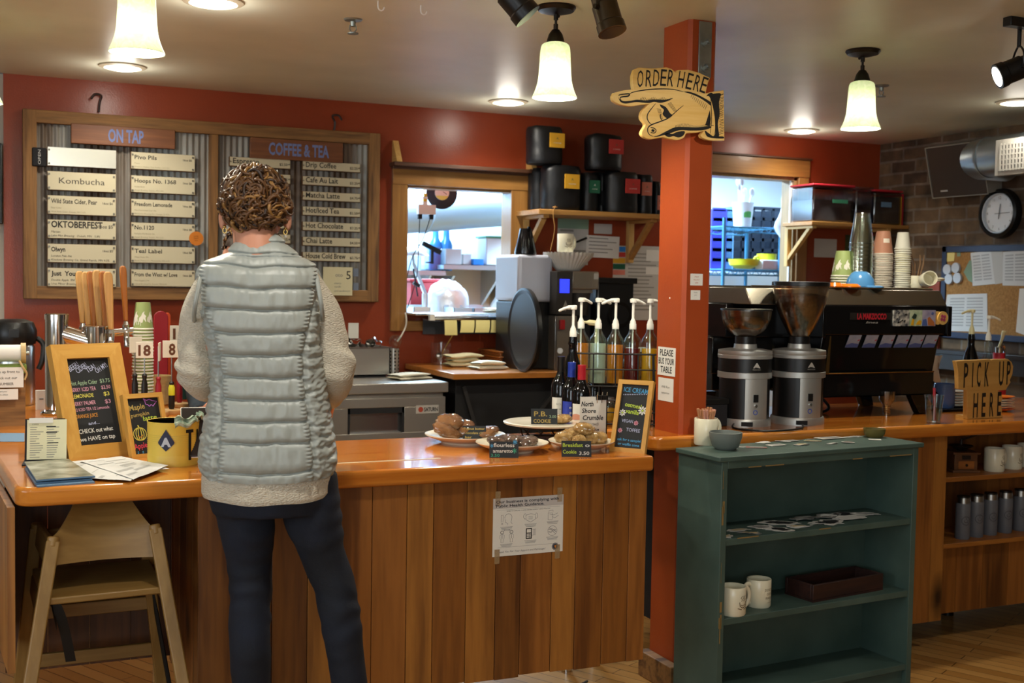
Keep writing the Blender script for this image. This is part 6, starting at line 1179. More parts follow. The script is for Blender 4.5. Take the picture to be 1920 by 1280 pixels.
st([(240, 790), (270, 770), (360, 752), (480, 742), (600, 745), (690, 765)], 9); blob([(690, 764), (740, 765), (800, 785), (860, 815), (915, 850), (918, 880), (880, 850), (820, 812), (760, 786)])
st([(160, 800), (165, 790), (240, 782), (235, 800), (190, 806), (168, 815), (178, 838)], 12); blob([(152, 802), (165, 826), (200, 842), (260, 838), (310, 830), (380, 836), (440, 828), (540, 830), (605, 816), (560, 842), (500, 856), (450, 848), (400, 858), (300, 850), (215, 862), (170, 845)])
st([(462, 862), (430, 900), (398, 945), (392, 985), (410, 1020), (430, 1036)], 9); st([(690, 878), (650, 910), (600, 955), (560, 985), (500, 1010), (430, 1036), (400, 1060), (397, 1095), (415, 1122), (440, 1132)], 10)
blob([(495, 868), (545, 890), (580, 940), (600, 960), (560, 985), (520, 950), (530, 915), (505, 890)]); st([(505, 945), (500, 975), (515, 1000)], 8)
blob([(440, 1130), (480, 1125), (540, 1095), (620, 1058), (700, 1055), (800, 1058), (900, 1048), (920, 1060), (860, 1080), (760, 1085), (660, 1082), (580, 1108), (500, 1130), (460, 1136)])
blob([(530, 1118), (560, 1105), (600, 1112), (640, 1095), (700, 1090), (690, 1125), (650, 1142), (610, 1130), (570, 1138)])
ink.ribbon(smooth2([zp(*p) for p in [(420, 1060), (450, 1066), (465, 1085), (450, 1105), (420, 1100)]], 4), 0.0035, O, X3, Z3, 'sign_black', 0.0009); blob([(430, 1072), (452, 1078), (448, 1096), (428, 1090)])
blob([(880, 802), (900, 780), (935, 782), (960, 900), (968, 1000), (962, 1080), (950, 1130), (1016, 1132), (1016, 1150), (900, 1140), (870, 1100), (872, 1085), (905, 1110), (945, 1125), (952, 1000), (930, 870), (905, 805)])
blob([(935, 782), (1000, 780), (985, 850), (990, 950), (975, 1030), (985, 1130), (950, 1130), (962, 1080), (968, 1000), (958, 890)])
st([(915, 800), (920, 900), (922, 1000), (912, 1110)], 8); st([(918, 1040), (940, 1045)], 6)
Rr = random.Random(2)
for i in range(26): x = 985+Rr.uniform(-6, 6); y = 790+13*i; st([(x, y), (x+35, y-12+Rr.uniform(-4, 4))], 5, sm=False)
for i in range(20): x = 330+13*i; y = 832; st([(x, y+4), (x+10, y-16-8*math.sin(i))], 4, sm=False)
for i in range(26): x = 620+11.5*i; y = 1062-0.4*i; st([(x, y), (x+10, y-22-12*math.sin(i*0.3))], 4, sm=False)
for i in range(12): st([(905-3*i, 1050-1*i), (915-0.5*i, 985-i*6)], 4, sm=False)
for i in range(10): st([(760+14*i, 790+9*i), (752+13*i, 812+11*i)], 4, sm=False)
for i in range(9): st([(470+4*i, 905+11*i), (505+2*i, 912+9*i)], 4, sm=False)
for i in range(9): st([(560+6*i, 868+7*i), (590+6*i, 850+9*i)], 4, sm=False)
ink.build('hand_drawing', q, True, smooth=0)
b = MB()
for ch, zx, zy, an in [('O', 338, 725, 0.03), ('R', 408, 722, 0.02), ('D', 468, 718, 0.0), ('E', 528, 715, 0.0), ('R', 585, 718, -0.05), ('H', 668, 728, -0.1), ('E', 735, 742, -0.16), ('R', 797, 757, -0.2), ('E', 850, 770, -0.24)]:
    x, z = zp(zx, zy); U = V((math.cos(an+0.02), 0, math.sin(an+0.02))); W = V((-math.sin(an)+0.06, 0, math.cos(an))); b.text(ch, (x, HY-0.0125, z), U, W, 0.066, 'sign_black', w=0.026, bold=0.0)
b.build('lettering', q, True, smooth=0)
# PICK UP HERE sign
PY = 4.03
def zq(zx, zy): p = aY(1740+zx/5.8167, 580+zy/5.8167, PY); return (p.x, p.z)
q = thing('pickup_sign', 'cut-out wooden sign reading PICK UP HERE standing on the counter edge', 'sign', (zq(600, 1205)[0], PY, HC)); wood('sign_ply2', '#b98c46', '#c99d57', 'x', 7, 0.5)
b = MB(); z0 = HC
P = [zq(*p) for p in [(282, 580), (390, 572), (500, 570), (655, 560), (665, 570), (690, 562), (850, 558), (890, 590), (908, 640), (900, 720), (870, 790), (880, 810), (850, 855), (828, 895), (745, 905), (780, 920), (790, 990), (770, 1050), (788, 1100), (780, 1160), (800, 1180)]]
zmin = zq(600, 1205)[1]; dz = HC-zmin
Q = [(x, z+dz) for x, z in P]+[(zq(790, 1190)[0], HC), (zq(405, 1190)[0], HC)]+[(zq(*p)[0], zq(*p)[1]+dz) for p in [(400, 1160), (405, 900), (310, 885), (305, 700)]]
b.prism(Q, (0, PY+0.012, 0), X3, Z3, 0.024, 'sign_ply2'); b.build('cutout', q, True, bevel=0.002, smooth=25)
b = MB()
for ch, zx, zy, w_, h_ in [('P', 385, 865, 0.026, 0.108), ('I', 458, 860, 0.006, 0.108), ('C', 525, 855, 0.024, 0.108), ('K', 612, 852, 0.026, 0.108), ('U', 770, 842, 0.029, 0.108), ('P', 850, 830, 0.024, 0.104), ('H', 490, 1190, 0.028, 0.108), ('E', 578, 1182, 0.024, 0.106), ('R', 665, 1178, 0.025, 0.106), ('E', 748, 1170, 0.024, 0.106)]:
    x, z = zq(zx, zy); b.text(ch, (x, PY-0.0125, z+dz), X3+Z3*0.03, Z3, h_*1.06, 'sign_black', w=w_, bold=0.015)
b.build('lettering', q, True, smooth=0)
MB().box((zq(480, 0)[0], PY+0.013, HC), (zq(700, 0)[0], PY+0.075, HC+0.012), 'sign_ply2').build('foot', q, True)

# grinders
mat('grinder_silver', '#b4b4af', 0.4, 0.65); mat('beans', '#3a2113', 0.6, nz=(45, '#5e3a22', 3), bump=(70, 1.0)); glass('hopper', '#e6ddd2', 0.18, 0.30); mat('switch_blue', '#3b56c0', 0.5); mat('grounds', '#4a3220', 0.8)
def grinder(px, py, tall, lb):
    p = aZ(px, py-9, HC); k = ppm(p); p.y += 0.04; q = thing('coffee_grinder', lb, 'grinder', (p.x, p.y, HC), -0.52); R = 0.115
    MB().lathe([(0, 0), (R, 0), (R, 0.025), (R*0.97, 0.032), (0, 0.032)], 'grinder_silver', n=44).box((-0.02, -R-0.002, 0.004), (0.028, -R*0.7, 0.022), 'black_matte').build('base', q)
    MB().lathe([(0, 0.032), (R*0.93, 0.032), (R*0.93, 0.205), (0, 0.205)], 'black_plastic', n=44).build('body', q)
    b = MB(); a0, a1 = -PI/2-0.06, -PI/2+0.92
    b.grid(lambda u, v: V((R*0.965*math.cos(a0+(a1-a0)*u), R*0.965*math.sin(a0+(a1-a0)*u), 0.030+0.176*v)), 16, 1, 'grinder_silver'); b.grid(lambda u, v: V((R*0.965*math.cos(a0) if u < 0.5 else R*0.9*math.cos(a0), R*0.965*math.sin(a0) if u < 0.5 else R*0.9*math.sin(a0), 0.030+0.176*v)), 1, 1, 'grinder_silver')
    fp = b.build('front_plate', q, smooth=30)
    MB().lathe([(R*0.93, 0.200), (R*1.0, 0.203), (R, 0.226), (R*0.95, 0.230)], 'grinder_silver', n=44).build('lower_ring', q)
    MB().lathe([(0, 0.226), (R*0.985, 0.228), (R*0.985, 0.285), (0, 0.285)], 'black_plastic', n=44).build('upper_band', q)
    MB().lathe([(R*0.96, 0.282), (R*1.0, 0.286), (R*1.005, 0.298), (R*0.985, 0.301), (R*1.0, 0.304), (R*0.99, 0.318), (R*0.7, 0.324), (0.05, 0.326), (0.047, 0.345), (0, 0.345)], 'grinder_silver', n=44).build('top_cap', q)
    am = -PI/2+0.35
    fn = lambda u, v: V((R*0.992*math.cos(am+u/R), R*0.992*math.sin(am+u/R), 0.256+v))
    tri = [(-0.017, -0.008), (0.017, -0.008), (0.002, 0.014), (-0.002, 0.014)]; b = MB(); b.add([fn(x, y) for x, y in tri], [(0, 1, 2, 3)], 'badge'); b.text('MAHLKONIG', (0, 0, 0), X3, Z3, 0.005, 'badge', w=0.036, fn=lambda u, v: fn(u, v-0.017)); b.build('emblem', q, smooth=0)
    f2 = lambda u, v, d=0.0: V(((R*0.967+d)*math.cos(am+u/R), (R*0.967+d)*math.sin(am+u/R), v))
    ob = lambda u0, u1, v0, v1, d, m_, b: b.add([f2(u0, v0), f2(u1, v0), f2(u1, v1), f2(u0, v1), f2(u0, v0, d), f2(u1, v0, d), f2(u1, v1, d), f2(u0, v1, d)], [(4, 5, 6, 7), (0, 1, 5, 4), (1, 2, 6, 5), (2, 3, 7, 6), (3, 0, 4, 7)], m_)
    b = MB(); ob(-0.011, 0.011, 0.105, 0.137, 0.004, 'black_plastic', b); b.build('rocker_switch', q); MB().cyl(f2(0, 0.09, -0.002), f2(0, 0.09, 0.008), 0.006, 'chrome', n=12).build('push_button', q)
    b = MB(); b.tube([f2(0.009*math.cos(x), 0.062+0.009*math.sin(x), 0.0008) for x in [2*PI*i/16 for i in range(17)]], 0.0015, 'switch_blue', 5, cap=False); b.build('power_symbol', q)
    MB().lathe([(0, 0.345), (0.045, 0.345), (0.045, 0.376), (0, 0.376)], 'black_plastic', n=28).build('hopper_collar', q)
    if tall: pr = [(0.042, 0.376), (0.050, 0.39), (0.082, 0.45), (0.108, 0.52), (0.118, 0.58), (0.120, 0.602)]; fz = 0.555; ft = 0.05
    else: pr = [(0.042, 0.376), (0.058, 0.385), (0.086, 0.41), (0.102, 0.445), (0.107, 0.48), (0.1075, 0.492)]; fz = 0.45; ft = 0.05
    sm_ = [(v.x, v.z) for v in bez([(r_, 0, z) for r_, z in pr], 4)]
    MB().lathe(sm_+[(r_-0.002, z) for r_, z in sm_[::-1]], 'hopper', n=44, closed=True).build('hopper', q)
    inner = [(r_-0.0035, z) for r_, z in sm_ if z < fz]; MB().lathe([(0, inner[0][1])]+inner+[(inner[-1][0]*0.6, fz+0.006), (0, fz+0.012)], 'beans', n=40).build('coffee_beans', q)
    zt, rt = sm_[-1][1], sm_[-1][0]
    if tall: MB().lathe([(0, zt+0.012), (rt*0.9, zt+0.012), (rt+0.003, zt+0.010), (rt+0.004, zt-0.006), (rt-0.002, zt-0.008)], 'black_plastic', n=44).build('hopper_lid', q)
    else: MB().lathe([(0, zt+0.002), (rt+0.002, zt+0.002), (rt+0.003, zt-0.004), (rt-0.001, zt-0.005)], 'black_plastic', n=44).build('hopper_lid', q)
    return q
grinder(1404, 806, False, 'left silver and black coffee grinder with a low bowl-shaped hopper')
grinder(1505, 803, True, 'right silver and black coffee grinder with a tall bean-filled hopper')
p0 = aZ(1348, 801, HC); q = thing('knock_box', 'black lidded box on the counter between the post and the left grinder', 'box', (p0.x-0.0, p0.y+0.02, HC)); 
MB().prism([(-0.10, 0), (0.055, 0), (0.055, 0.115), (-0.10, 0.115)], (0, 0.0, 0), X3, Z3, -0.16, 'black_matte').build('body', q, bevel=0.004); MB().box((-0.105, -0.005, 0.093), (0.06, 0.165, 0.118), 'black_plastic').build('lid', q, bevel=0.004)
o = MB().tube(bez([aZ(1505, 802, HC)+V((0, 0, 0.012)), aZ(1500, 806, HC)+V((0, 0, 0.006)), aZ(1450, 810, HC)+V((0, 0, 0.005)), aZ(1400, 808, HC)+V((0, 0, 0.005)), aZ(1374, 803, HC)+V((0, 0, 0.005)), aZ(1385, 797, HC)+V((0, -0.0, 0.02)), aZ(1412, 800, HC)+V((0, 0, 0.02))], 8), 0.0042, 'black_plastic', 8).build('black_cable'); tag(o, 'black cable running along the counter edge in front of the two grinders', 'cable')

# espresso machine
mat('espresso_black', '#0f0f10', 0.12); mat('espresso_steel', '#8f887a', 0.25, 0.95); mat('machine_red', '#b01f2e', 0.5); mat('panel_gold', '#8f7445', 0.25, 0.9)
EY = 4.22; q = thing('espresso_machine', 'large black espresso machine seen from its back, with stickers along the panel', 'espresso machine', (3.72, 4.45, HC))
e0, e1 = aY(1548, 560, EY), aY(1783, 560, EY); x0, x1 = e0.x, e1.x; xl = aY(1392, 560, 4.62).x+0.25
zt = aY(1660, 548, EY).z; zu = aY(1660, 573, EY).z; zm = aY(1660, 627, EY).z; zl = aY(1660, 700, EY).z; zb = aY(1660, 742, EY).z
xL = x0-0.40
b = MB(); b.prism([(0, 0), (0.60, 0), (0.54, zt-zu+0.012), (0.05, zt-zu+0.012)], (xL, EY, zu), Y3, Z3, x1-xL-0.02, 'espresso_steel'); b.build('top_tray', q, True, bevel=0.004)
b = MB()
for i in range(5): b.box((xL+0.05, EY+0.10+0.09*i, zt+0.010), (x1-0.08, EY+0.115+0.09*i, zt+0.020), 'espresso_steel')
b.cyl((xL+0.04, EY+0.06, zt+0.018), (x1-0.06, EY+0.06, zt+0.018), 0.005, 'chrome', n=8); b.build('cup_rail', q, True)
b = MB(); b.box((x0, EY-0.004, zm), (x1, EY+0.02, zu), 'espresso_black'); b.box((x0-0.02, EY-0.012, zm-0.012), (x0, EY+0.5, zu), 'espresso_black'); b.box((x1-0.025, EY-0.012, zm-0.01), (x1, EY+0.5, zu), 'espresso_black'); bp = b.build('back_panel', q, True, bevel=0.003)
MB().text('LA MARZOCCO', ((aY(1592, 600, EY).x+aY(1673, 600, EY).x)/2, EY-0.006, aY(1630, 598, EY).z), X3, Z3, 0.026, 'machine_red', w=0.17, bold=0.05).box((aY(1592, 600, EY).x, EY-0.0052, aY(1630, 598, EY).z-0.003), (aY(1673, 600, EY).x, EY-0.0045, aY(1630, 598, EY).z+0.029), 'sign_black').build('lettering', bp, True, smooth=0)
MB().text('linea', (aY(1633, 604, EY).x, EY-0.006, aY(1633, 606, EY).z), X3, Z3, 0.010, 'badge', w=0.07, shear=0.3).build('script_lettering', bp, True, smooth=0)
b = MB(); b.prism([(0, 0), (0.50, 0), (0.50, zm-zb), (0.012, zm-zb), (0.05, zl-zb), (0.05, 0.0)], (x0, EY+0.0, zb), Y3, Z3, x1-x0-0.05, 'espresso_black'); b.build('lower_body', q, True, bevel=0.003)
b = MB(); b.prism([(0.02, 0), (0.50, 0), (0.50, zl-zb+0.005), (0.02, zl-zb+0.005)], (x0-0.02, EY+0.0, zb), Y3, Z3, x1-x0-0.05, 'espresso_black'); b.box((x0-0.025, EY+0.015, zl), (x1-0.07, EY+0.021, zl+0.006), 'panel_gold'); b.build('drip_tray', q, True, bevel=0.003)
MB().prism([(0, 0), (0.09, 0), (0.12, zm-zl-0.01), (0.09, zm-zl-0.01)], (x0+0.01, EY+0.0, zl+0.004), X3*0.22, Z3, 0.003, 'panel_gold').build('edge_strip', q, True)
MB().box((xL-0.02, EY+0.16, zm-0.02), (x0-0.03, EY+0.46, zu), 'espresso_black').box((xL-0.06, EY+0.2, zb+0.1), (x0-0.04, EY+0.24, zm-0.02), 'espresso_black').box((xL-0.03, EY+0.24, zb+0.02), (x0-0.03, EY+0.5, zm-0.02), 'espresso_black').build('side_body', q, True, bevel=0.004)
for lx_, ly_, dx in ((x0+0.12, EY+0.3, -0.02), (x1-0.10, EY+0.06, 0.04), (x1-0.12, EY+0.42, 0.03), (xL+0.05, EY+0.42, -0.02)):
    MB().prism([(-0.035, 0), (0.03, 0), (0.035-dx, zb-HC), (-0.05-dx, zb-HC)], (lx_, ly_+0.02, HC), X3, Z3, 0.04, 'espresso_black').build('leg', q, True, bevel=0.004)
MB().tube(bez([(x0+0.16, EY+0.25, zb), (x0+0.20, EY+0.2, HC+0.03), (x0+0.14, EY+0.18, HC+0.006), (x0+0.02, EY+0.2, HC+0.006)], 6), 0.007, 'black_plastic', 8).build('drain_hose', q, True)
# stickers and magnets on the machine
mat('tile_floral', '#cfccc0', 0.5, nz=(55, '#3a3f48', 2)); mat('tile_toucan', '#8fa887', 0.5, nz=(30, '#c4cfae', 2)); mat('tile_fox', '#8d86a3', 0.5, nz=(28, '#a9a4b8', 2)); mat('tile_gold', '#d9a51e', 0.5); mat('tile_dark', '#22352c', 0.5); mat('tile_rust', '#b06a3a', 0.5); mat('pink_print', '#a83a63', 0.6); mat('blue_print', '#4a5f9c', 0.6)
for (px0, px1, m_, lb, kind) in ((1674, 1702, 'tile_floral', 'black and white floral tile magnet on the espresso machine', 0), (1704, 1726, 'tile_toucan', 'green tile magnet with dark and yellow shapes on the espresso machine', 1), (1727, 1751, 'tile_fox', 'lilac tile magnet with a rust-coloured shape on the espresso machine', 2)):
    a, c_ = aY(px0, 581, EY-0.005), aY(px1, 611, EY-0.005); b = MB().box((a.x, EY-0.014, c_.z), (c_.x, EY-0.0045, a.z), m_); w_, h_ = c_.x-a.x, a.z-c_.z; Oo = V((a.x, EY-0.014, c_.z))
    def pz(P, mm): b.prism([(x*w_, y*h_) for x, y in P], Oo, X3, Z3, 0.0006, mm)
    if kind == 1: pz([(0.15, 0.55), (0.35, 0.8), (0.55, 0.7), (0.5, 0.5), (0.3, 0.42)], 'tile_dark'); pz([(0.08, 0.05), (0.3, 0.05), (0.35, 0.45), (0.2, 0.45)], 'tile_gold'); pz([(0.5, 0.08), (0.9, 0.1), (0.95, 0.32), (0.8, 0.38), (0.6, 0.28)], 'tile_gold')
    if kind == 2: pz([(0.45, 0.05), (0.95, 0.0), (0.9, 0.25), (0.55, 0.58), (0.4, 0.5)], 'tile_rust'); pz([(0.0, 0.02), (0.4, 0.02), (0.3, 0.45), (0.05, 0.4)], 'blue_print'); pz([(0.65, 0.75), (0.8, 0.68), (0.86, 0.82), (0.74, 0.9)], 'blue_print')
    if kind == 0:
        R2 = random.Random(4)
        for i in range(9): u, v = R2.uniform(0.1, 0.8), R2.uniform(0.1, 0.8); pz([(u, v), (u+0.1, v+0.03), (u+0.12, v+0.12), (u+0.03, v+0.1)], 'ink')
    tag(b.build('tile_magnet', smooth=0), lb, 'magnet', 'square magnets on the espresso machine')
for i, px in enumerate((1759, 1767)):
    p = aY(px, 596, EY-0.013); b = MB().cyl((p.x, EY-0.012-0.006*i, p.z), (p.x, EY-0.005-0.006*i, p.z), 0.031-0.0*i, 'sign_ply', n=32)
    if i:
        for k_ in range(4): an = 0.6+k_*PI/2; cxx, czz = p.x+0.011*math.cos(an), p.z+0.011*math.sin(an); b.prism([(0.008*math.cos(x), 0.008*math.sin(x)) for x in [2*PI*j/8 for j in range(8)]], (cxx, EY-0.018, czz), X3, Z3, 0.0008, 'pink_print')
    q2 = tag(b.build('wooden_disc', smooth=40), ('plain round wooden disc magnet, half covered by the flower one', 'round wooden disc magnet with a pink flower on the espresso machine')[i], 'magnet')
mat('card_blue', '#8e9bb5', 0.5, nz=(18, '#aab4c4', 3)); mat('card_red', '#a8394c', 0.6)
for i, px in enumerate((1585, 1617, 1648, 1676, 1703, 1729)):
    yy = EY+0.012+0.016; a, c_ = aY(px, 626, EY+0.02), aY(px+22, 651, EY+0.02); b = MB(); w_, h_ = c_.x-a.x, a.z-c_.z; sh = -0.006
    Oo = V((a.x, EY+0.0145, c_.z)); U_, W_ = X3, (Z3*1.0+X3*0.14-Y3*0.35).normalized(); b.prism([(0, 0), (w_, 0), (w_, h_), (0, h_)], Oo+V((0, 0.006, 0)), U_, W_, 0.0015, 'card_blue')
    b.prism([(0, 0), (w_, 0), (w_, h_*0.28), (w_*0.4, h_*0.36), (0, h_*0.2)], Oo+V((0, 0.0043, 0)), U_, W_, 0.0005, 'blue_print').prism([(w_*0.8, h_*0.5), (w_*0.97, h_*0.55), (w_*0.95, h_*0.66), (w_*0.82, h_*0.62)], Oo+V((0, 0.0043, 0)), U_, W_, 0.0005, 'card_red')
    tag(b.build('sticker', smooth=0), 'blue printed sticker in the row on the machine back, %s from the left' % ('first', 'second', 'third', 'fourth', 'fifth', 'sixth')[i], 'sticker', 'row of blue stickers on the espresso machine')

# cups and bowls on the machine
ZT = zt+0.021
mat('cup_green', '#8c9a5c', 0.6); mat('cup_white', '#d9d5c4', 0.6); mat('cup_kraft', '#a8745a', 0.65); mat('cup_cream', '#cfc69c', 0.6); mat('blue_bowl', '#4d86b8', 0.2); mat('print_light', '#d8cbb8', 0.7); mat('cup_kraft_rim', '#c9bfae', 0.6)
def cup(R0, R1, h_, m_, rim, deco=None, M=None):
    """paper cup standing upside down: mouth R1 at the bottom, base R0 on top"""
    b = MB().lathe([(R1-0.001, 0.0), (R1+0.0035, 0.002), (R1+0.0035, 0.006), (R1, 0.008)], rim, n=30).lathe([(R1, 0.008), (R0, h_-0.003), (R0-0.001, h_), (0, h_-0.004)], m_, n=30).lathe([(R0-0.003, h_-0.005), (R1-0.002, 0.0)], rim, n=30)
    if deco == 'pine':
        R2 = random.Random(8)
        for k in range(7):
            a0 = k*0.9; z0 = h_*0.32
            pts = [(-0.016, 0.0), (-0.004, -0.006), (0.016, -0.002), (0.012, 0.012), (0.016, 0.018), (0.006, 0.026), (0.008, 0.036), (0.0, 0.030), (-0.006, 0.018), (-0.014, 0.012)]
            vs = []
            for x, z in pts: zz = z0+z*1.2; rr = R1+(R0-R1)*(zz-0.008)/(h_-0.011)+0.0006; vs.append(V((rr*math.cos(a0+x/rr), rr*math.sin(a0+x/rr), zz)))
            b.add(vs, [tuple(range(len(vs)))], rim)
    if deco == 'square':
        a0 = -PI/2-0.3
        for z0, z1, w_ in ((h_*0.5, h_*0.68, 0.016), (h_*0.16, h_*0.19, 0.02)):
            b.grid(lambda u, v: (lambda zz, rr: V((rr*math.cos(a0+(u-0.5)*2*w_/rr), rr*math.sin(a0+(u-0.5)*2*w_/rr), zz)))(z0+(z1-z0)*v, R1+(R0-R1)*(z0+(z1-z0)*v)/h_+0.0006), 6, 1, 'print_light')
    return b
def stack(px, Yp, z, n, pitch, R0, R1, h_, m_, rim, lbtop, lbmid, grp, deco=None, band=None):
    p = aY(px, 560, Yp); o0 = None
    for i in range(n):
        mm = m_ if not band else band(i, n)
        key = (mm, m_, rim)
        if i == 0: cache = {}
        if mm not in cache: o = cup(R0, R1, h_, mm, rim, deco).build('paper_cup', origin=(0, 0, 0)); cache[mm] = o
        else: o = cache[mm].copy(); COL.objects.link(o)
        o.location = V((p.x+0.0012*math.sin(i*1.7), Yp+0.001*math.cos(i*2.1), z+pitch*i))*UNIT; o.rotation_euler = (0, 0, 0.05*math.sin(i))
        tag(o, lbtop if i == n-1 else lbmid, 'paper cup', grp)
stack(1578, 4.55, ZT, 5, 0.0125, 0.034, 0.052, 0.125, 'cup_green', 'cup_white', 'top green paper cup with white forest pattern, on the espresso machine', 'green paper cup under the topmost of the short stack on the machine', 'short stack of green cups on the machine', 'pine')
glass('cup_clear', '#fbfffb', 0.12, 0.30); mat('print_green', '#3f7a55', 0.6)
stack(1612, 4.5, ZT, 12, 0.019, 0.036, 0.056, 0.15, 'cup_clear', 'cup_clear', 'topmost clear plastic cup of the tall leaning stack on the machine', 'clear plastic cup nested in the tall stack on the machine', 'stack of clear cups on the machine')
stack(1652, 4.52, ZT, 20, 0.0085, 0.033, 0.048, 0.115, 'cup_kraft', 'cup_kraft_rim', 'topmost brown paper cup, upside down on the white-rimmed stack', 'brown paper cup nested in the stack on the machine, only its rim showing', 'stack of brown cups on the machine', 'square')
stack(1690, 4.50, ZT, 19, 0.0105, 0.027, 0.037, 0.085, 'cup_white', 'cup_white', 'topmost small white cup of the slim stack on the machine', 'small cream or white cup nested in the slim stack on the machine', 'slim stack of small cups on the machine', None, lambda i, n: 'cup_cream' if 7 <= i <= 14 else 'cup_white')
p = aY(1612, 560, 4.36); tag(MB().lathe([(0.066, 0), (0.068, 0.004), (0.06, 0.04), (0.042, 0.066), (0.03, 0.074), (0.0, 0.075), ], 'blue_bowl', c=(p.x, 4.36, ZT), n=40).lathe([(0.063, 0.0), (0.055, 0.04), (0, 0.068)], 'blue_bowl', c=(p.x, 4.36, ZT), n=40).build('blue_bowl'), 'glossy blue bowl upside down in front of the clear cups', 'bowl')
mat('orange_cer', '#d9701c', 0.2)
for px, R, hh, m_, lb, Yp in ((1592, 0.052, 0.016, 'orange_cer', 'orange saucer upside down in front of the blue bowl', 4.29), (1563, 0.04, 0.02, 'orange_cer', 'orange dish at the left end of the machine top, by the tall hopper', 4.30), (1638, 0.045, 0.010, 'blue_bowl', 'flat blue saucer at the right foot of the blue bowl', 4.29)):
    p = aY(px, 560, Yp); tag(MB().lathe([(R, 0), (R, 0.004), (R*0.7, hh), (0, hh)], m_, c=(p.x, Yp, ZT), n=32).build('saucer'), lb, 'saucer')
p = aY(1715, 560, 4.48); mug('cream mug holding brushes at the right end of the machine top', (p.x, 4.48, ZT), 2.6, R=0.037, Hh=0.062, logo=None)
mat('bristle', '#8a6a4c', 0.9)
for i in range(6): tag(MB().tube([(p.x+0.01*math.cos(i), 4.48+0.01*math.sin(i), ZT+0.01), (p.x+0.03*math.cos(i*1.3), 4.48+0.02*math.sin(i), ZT+0.12), (p.x+0.045*math.cos(i*1.3)-0.02, 4.48+0.03*math.sin(i), ZT+0.165)], [0.003, 0.004, 0.0015], 'bristle', 6).build('brush'), 'brown bristled brush standing in the mug on the espresso machine', 'brush', 'brushes in the mug on the machine')
p = aY(1734, 560, 4.40); mug('cream mug lying on its side at the right end of the machine top', (p.x, 4.40, ZT+0.038), 0, R=0.037, Hh=0.07, logo=None).rotation_euler = (math.radians(80), 0, math.radians(-25))
# things on the pick-up counter
glass('tumbler', '#eef4f2', 0.02, 0.16); mat('straw_red', '#b5323f', 0.5); mat('mug_blue', '#4e6a9c', 0.2)
p = aZ(1750, 793, HC); q = thing('water_glass', 'clear tumbler with a red straw on the edge of the pick-up counter', 'glass', (p.x, p.y, HC))
MB().lathe([(0, 0), (0.030, 0), (0.041, 0.126), (0.039, 0.126), (0.028, 0.012), (0, 0.010)], 'tumbler', n=32).build('tumbler', q); MB().lathe([(0, 0.0105), (0.0285, 0.0125), (0.0355, 0.085), (0, 0.085)], 'clear_glass', n=32).build('water', q)
tag(MB().cyl((p.x+0.008, p.y, HC+0.012), (p.x+0.004, p.y+0.006, HC+0.155), 0.006, 'straw_red', n=10).build('drinking_straw'), 'red straw standing in the tumbler', 'straw')
p = aY(1663, 770, 4.12); p = aZ(1662, 779, HC); q = thing('shot_glass', 'small smoky glass under the espresso machine', 'glass', (p.x, p.y, HC)); MB().lathe([(0, 0), (0.016, 0), (0.018, 0.05), (0.036, 0.075), (0.037, 0.115), (0.035, 0.115), (0.034, 0.077), (0.016, 0.053), (0.013, 0.006), (0, 0.005)], 'hopper', n=28).build('bowl', q); MB().tube([(0.017*math.cos(a), 0.017*math.sin(a), 0.004+0.0012*a) for a in [0.5*i for i in range(80)]], 0.0014, 'gold_metal', 5).build('spring_stem', q)
p = aZ(1784, 770, HC); q = thing('blue_mug', 'blue mug on a tray behind the tumbler', 'mug', (p.x, p.y+0.05, HC+0.012)); mug_body(0.05, 0.118, 'mug_blue').build('body', q); mug_handle(0.05, 0.118, 'mug_blue').build('handle', q).rotation_euler = (0, 0, 1.8)
tag(MB().box((p.x-0.09, p.y-0.03, HC), (p.x+0.16, p.y+0.16, HC+0.0115), 'dark_metal').build('bar_tray', bevel=0.003), 'dark tray carrying the blue mug and white saucers', 'tray')
for i in range(6):
    p2 = (p.x+0.09, p.y+0.07, HC+0.012+0.0135*i); tag(MB().lathe([(0, 0.002), (0.03, 0), (0.062, 0.009), (0.063, 0.0115), (0.03, 0.004), (0, 0.004)], 'white_ceramic', c=p2, n=32).build('saucer'), 'white saucer in the stack between the blue mug and the sign' if i < 5 else 'top white saucer of the stack between the blue mug and the sign', 'saucer', 'white saucers on the pick-up counter')
p = aZ(1888, 772, HC)
for i in range(6):
    p2 = (p.x, p.y+0.05, HC+0.012*i+ (0.0)); b = MB().lathe([(0, 0.003), (0.030, 0.0), (0.036, 0.002), (0.07, 0.0125), (0.072, 0.0145), (0.036, 0.006), (0, 0.005)], 'orange_cer' if i in (0, 5) else 'white_ceramic', c=p2, n=36)
    tag(b.build('saucer'), ('lowest orange saucer of the stack right of the PICK UP HERE sign', '', '', '', '', 'top orange saucer of the stack right of the PICK UP HERE sign')[i] or 'pale saucer in the middle of the stack right of the PICK UP HERE sign', 'saucer', 'saucers right of the pick-up sign')
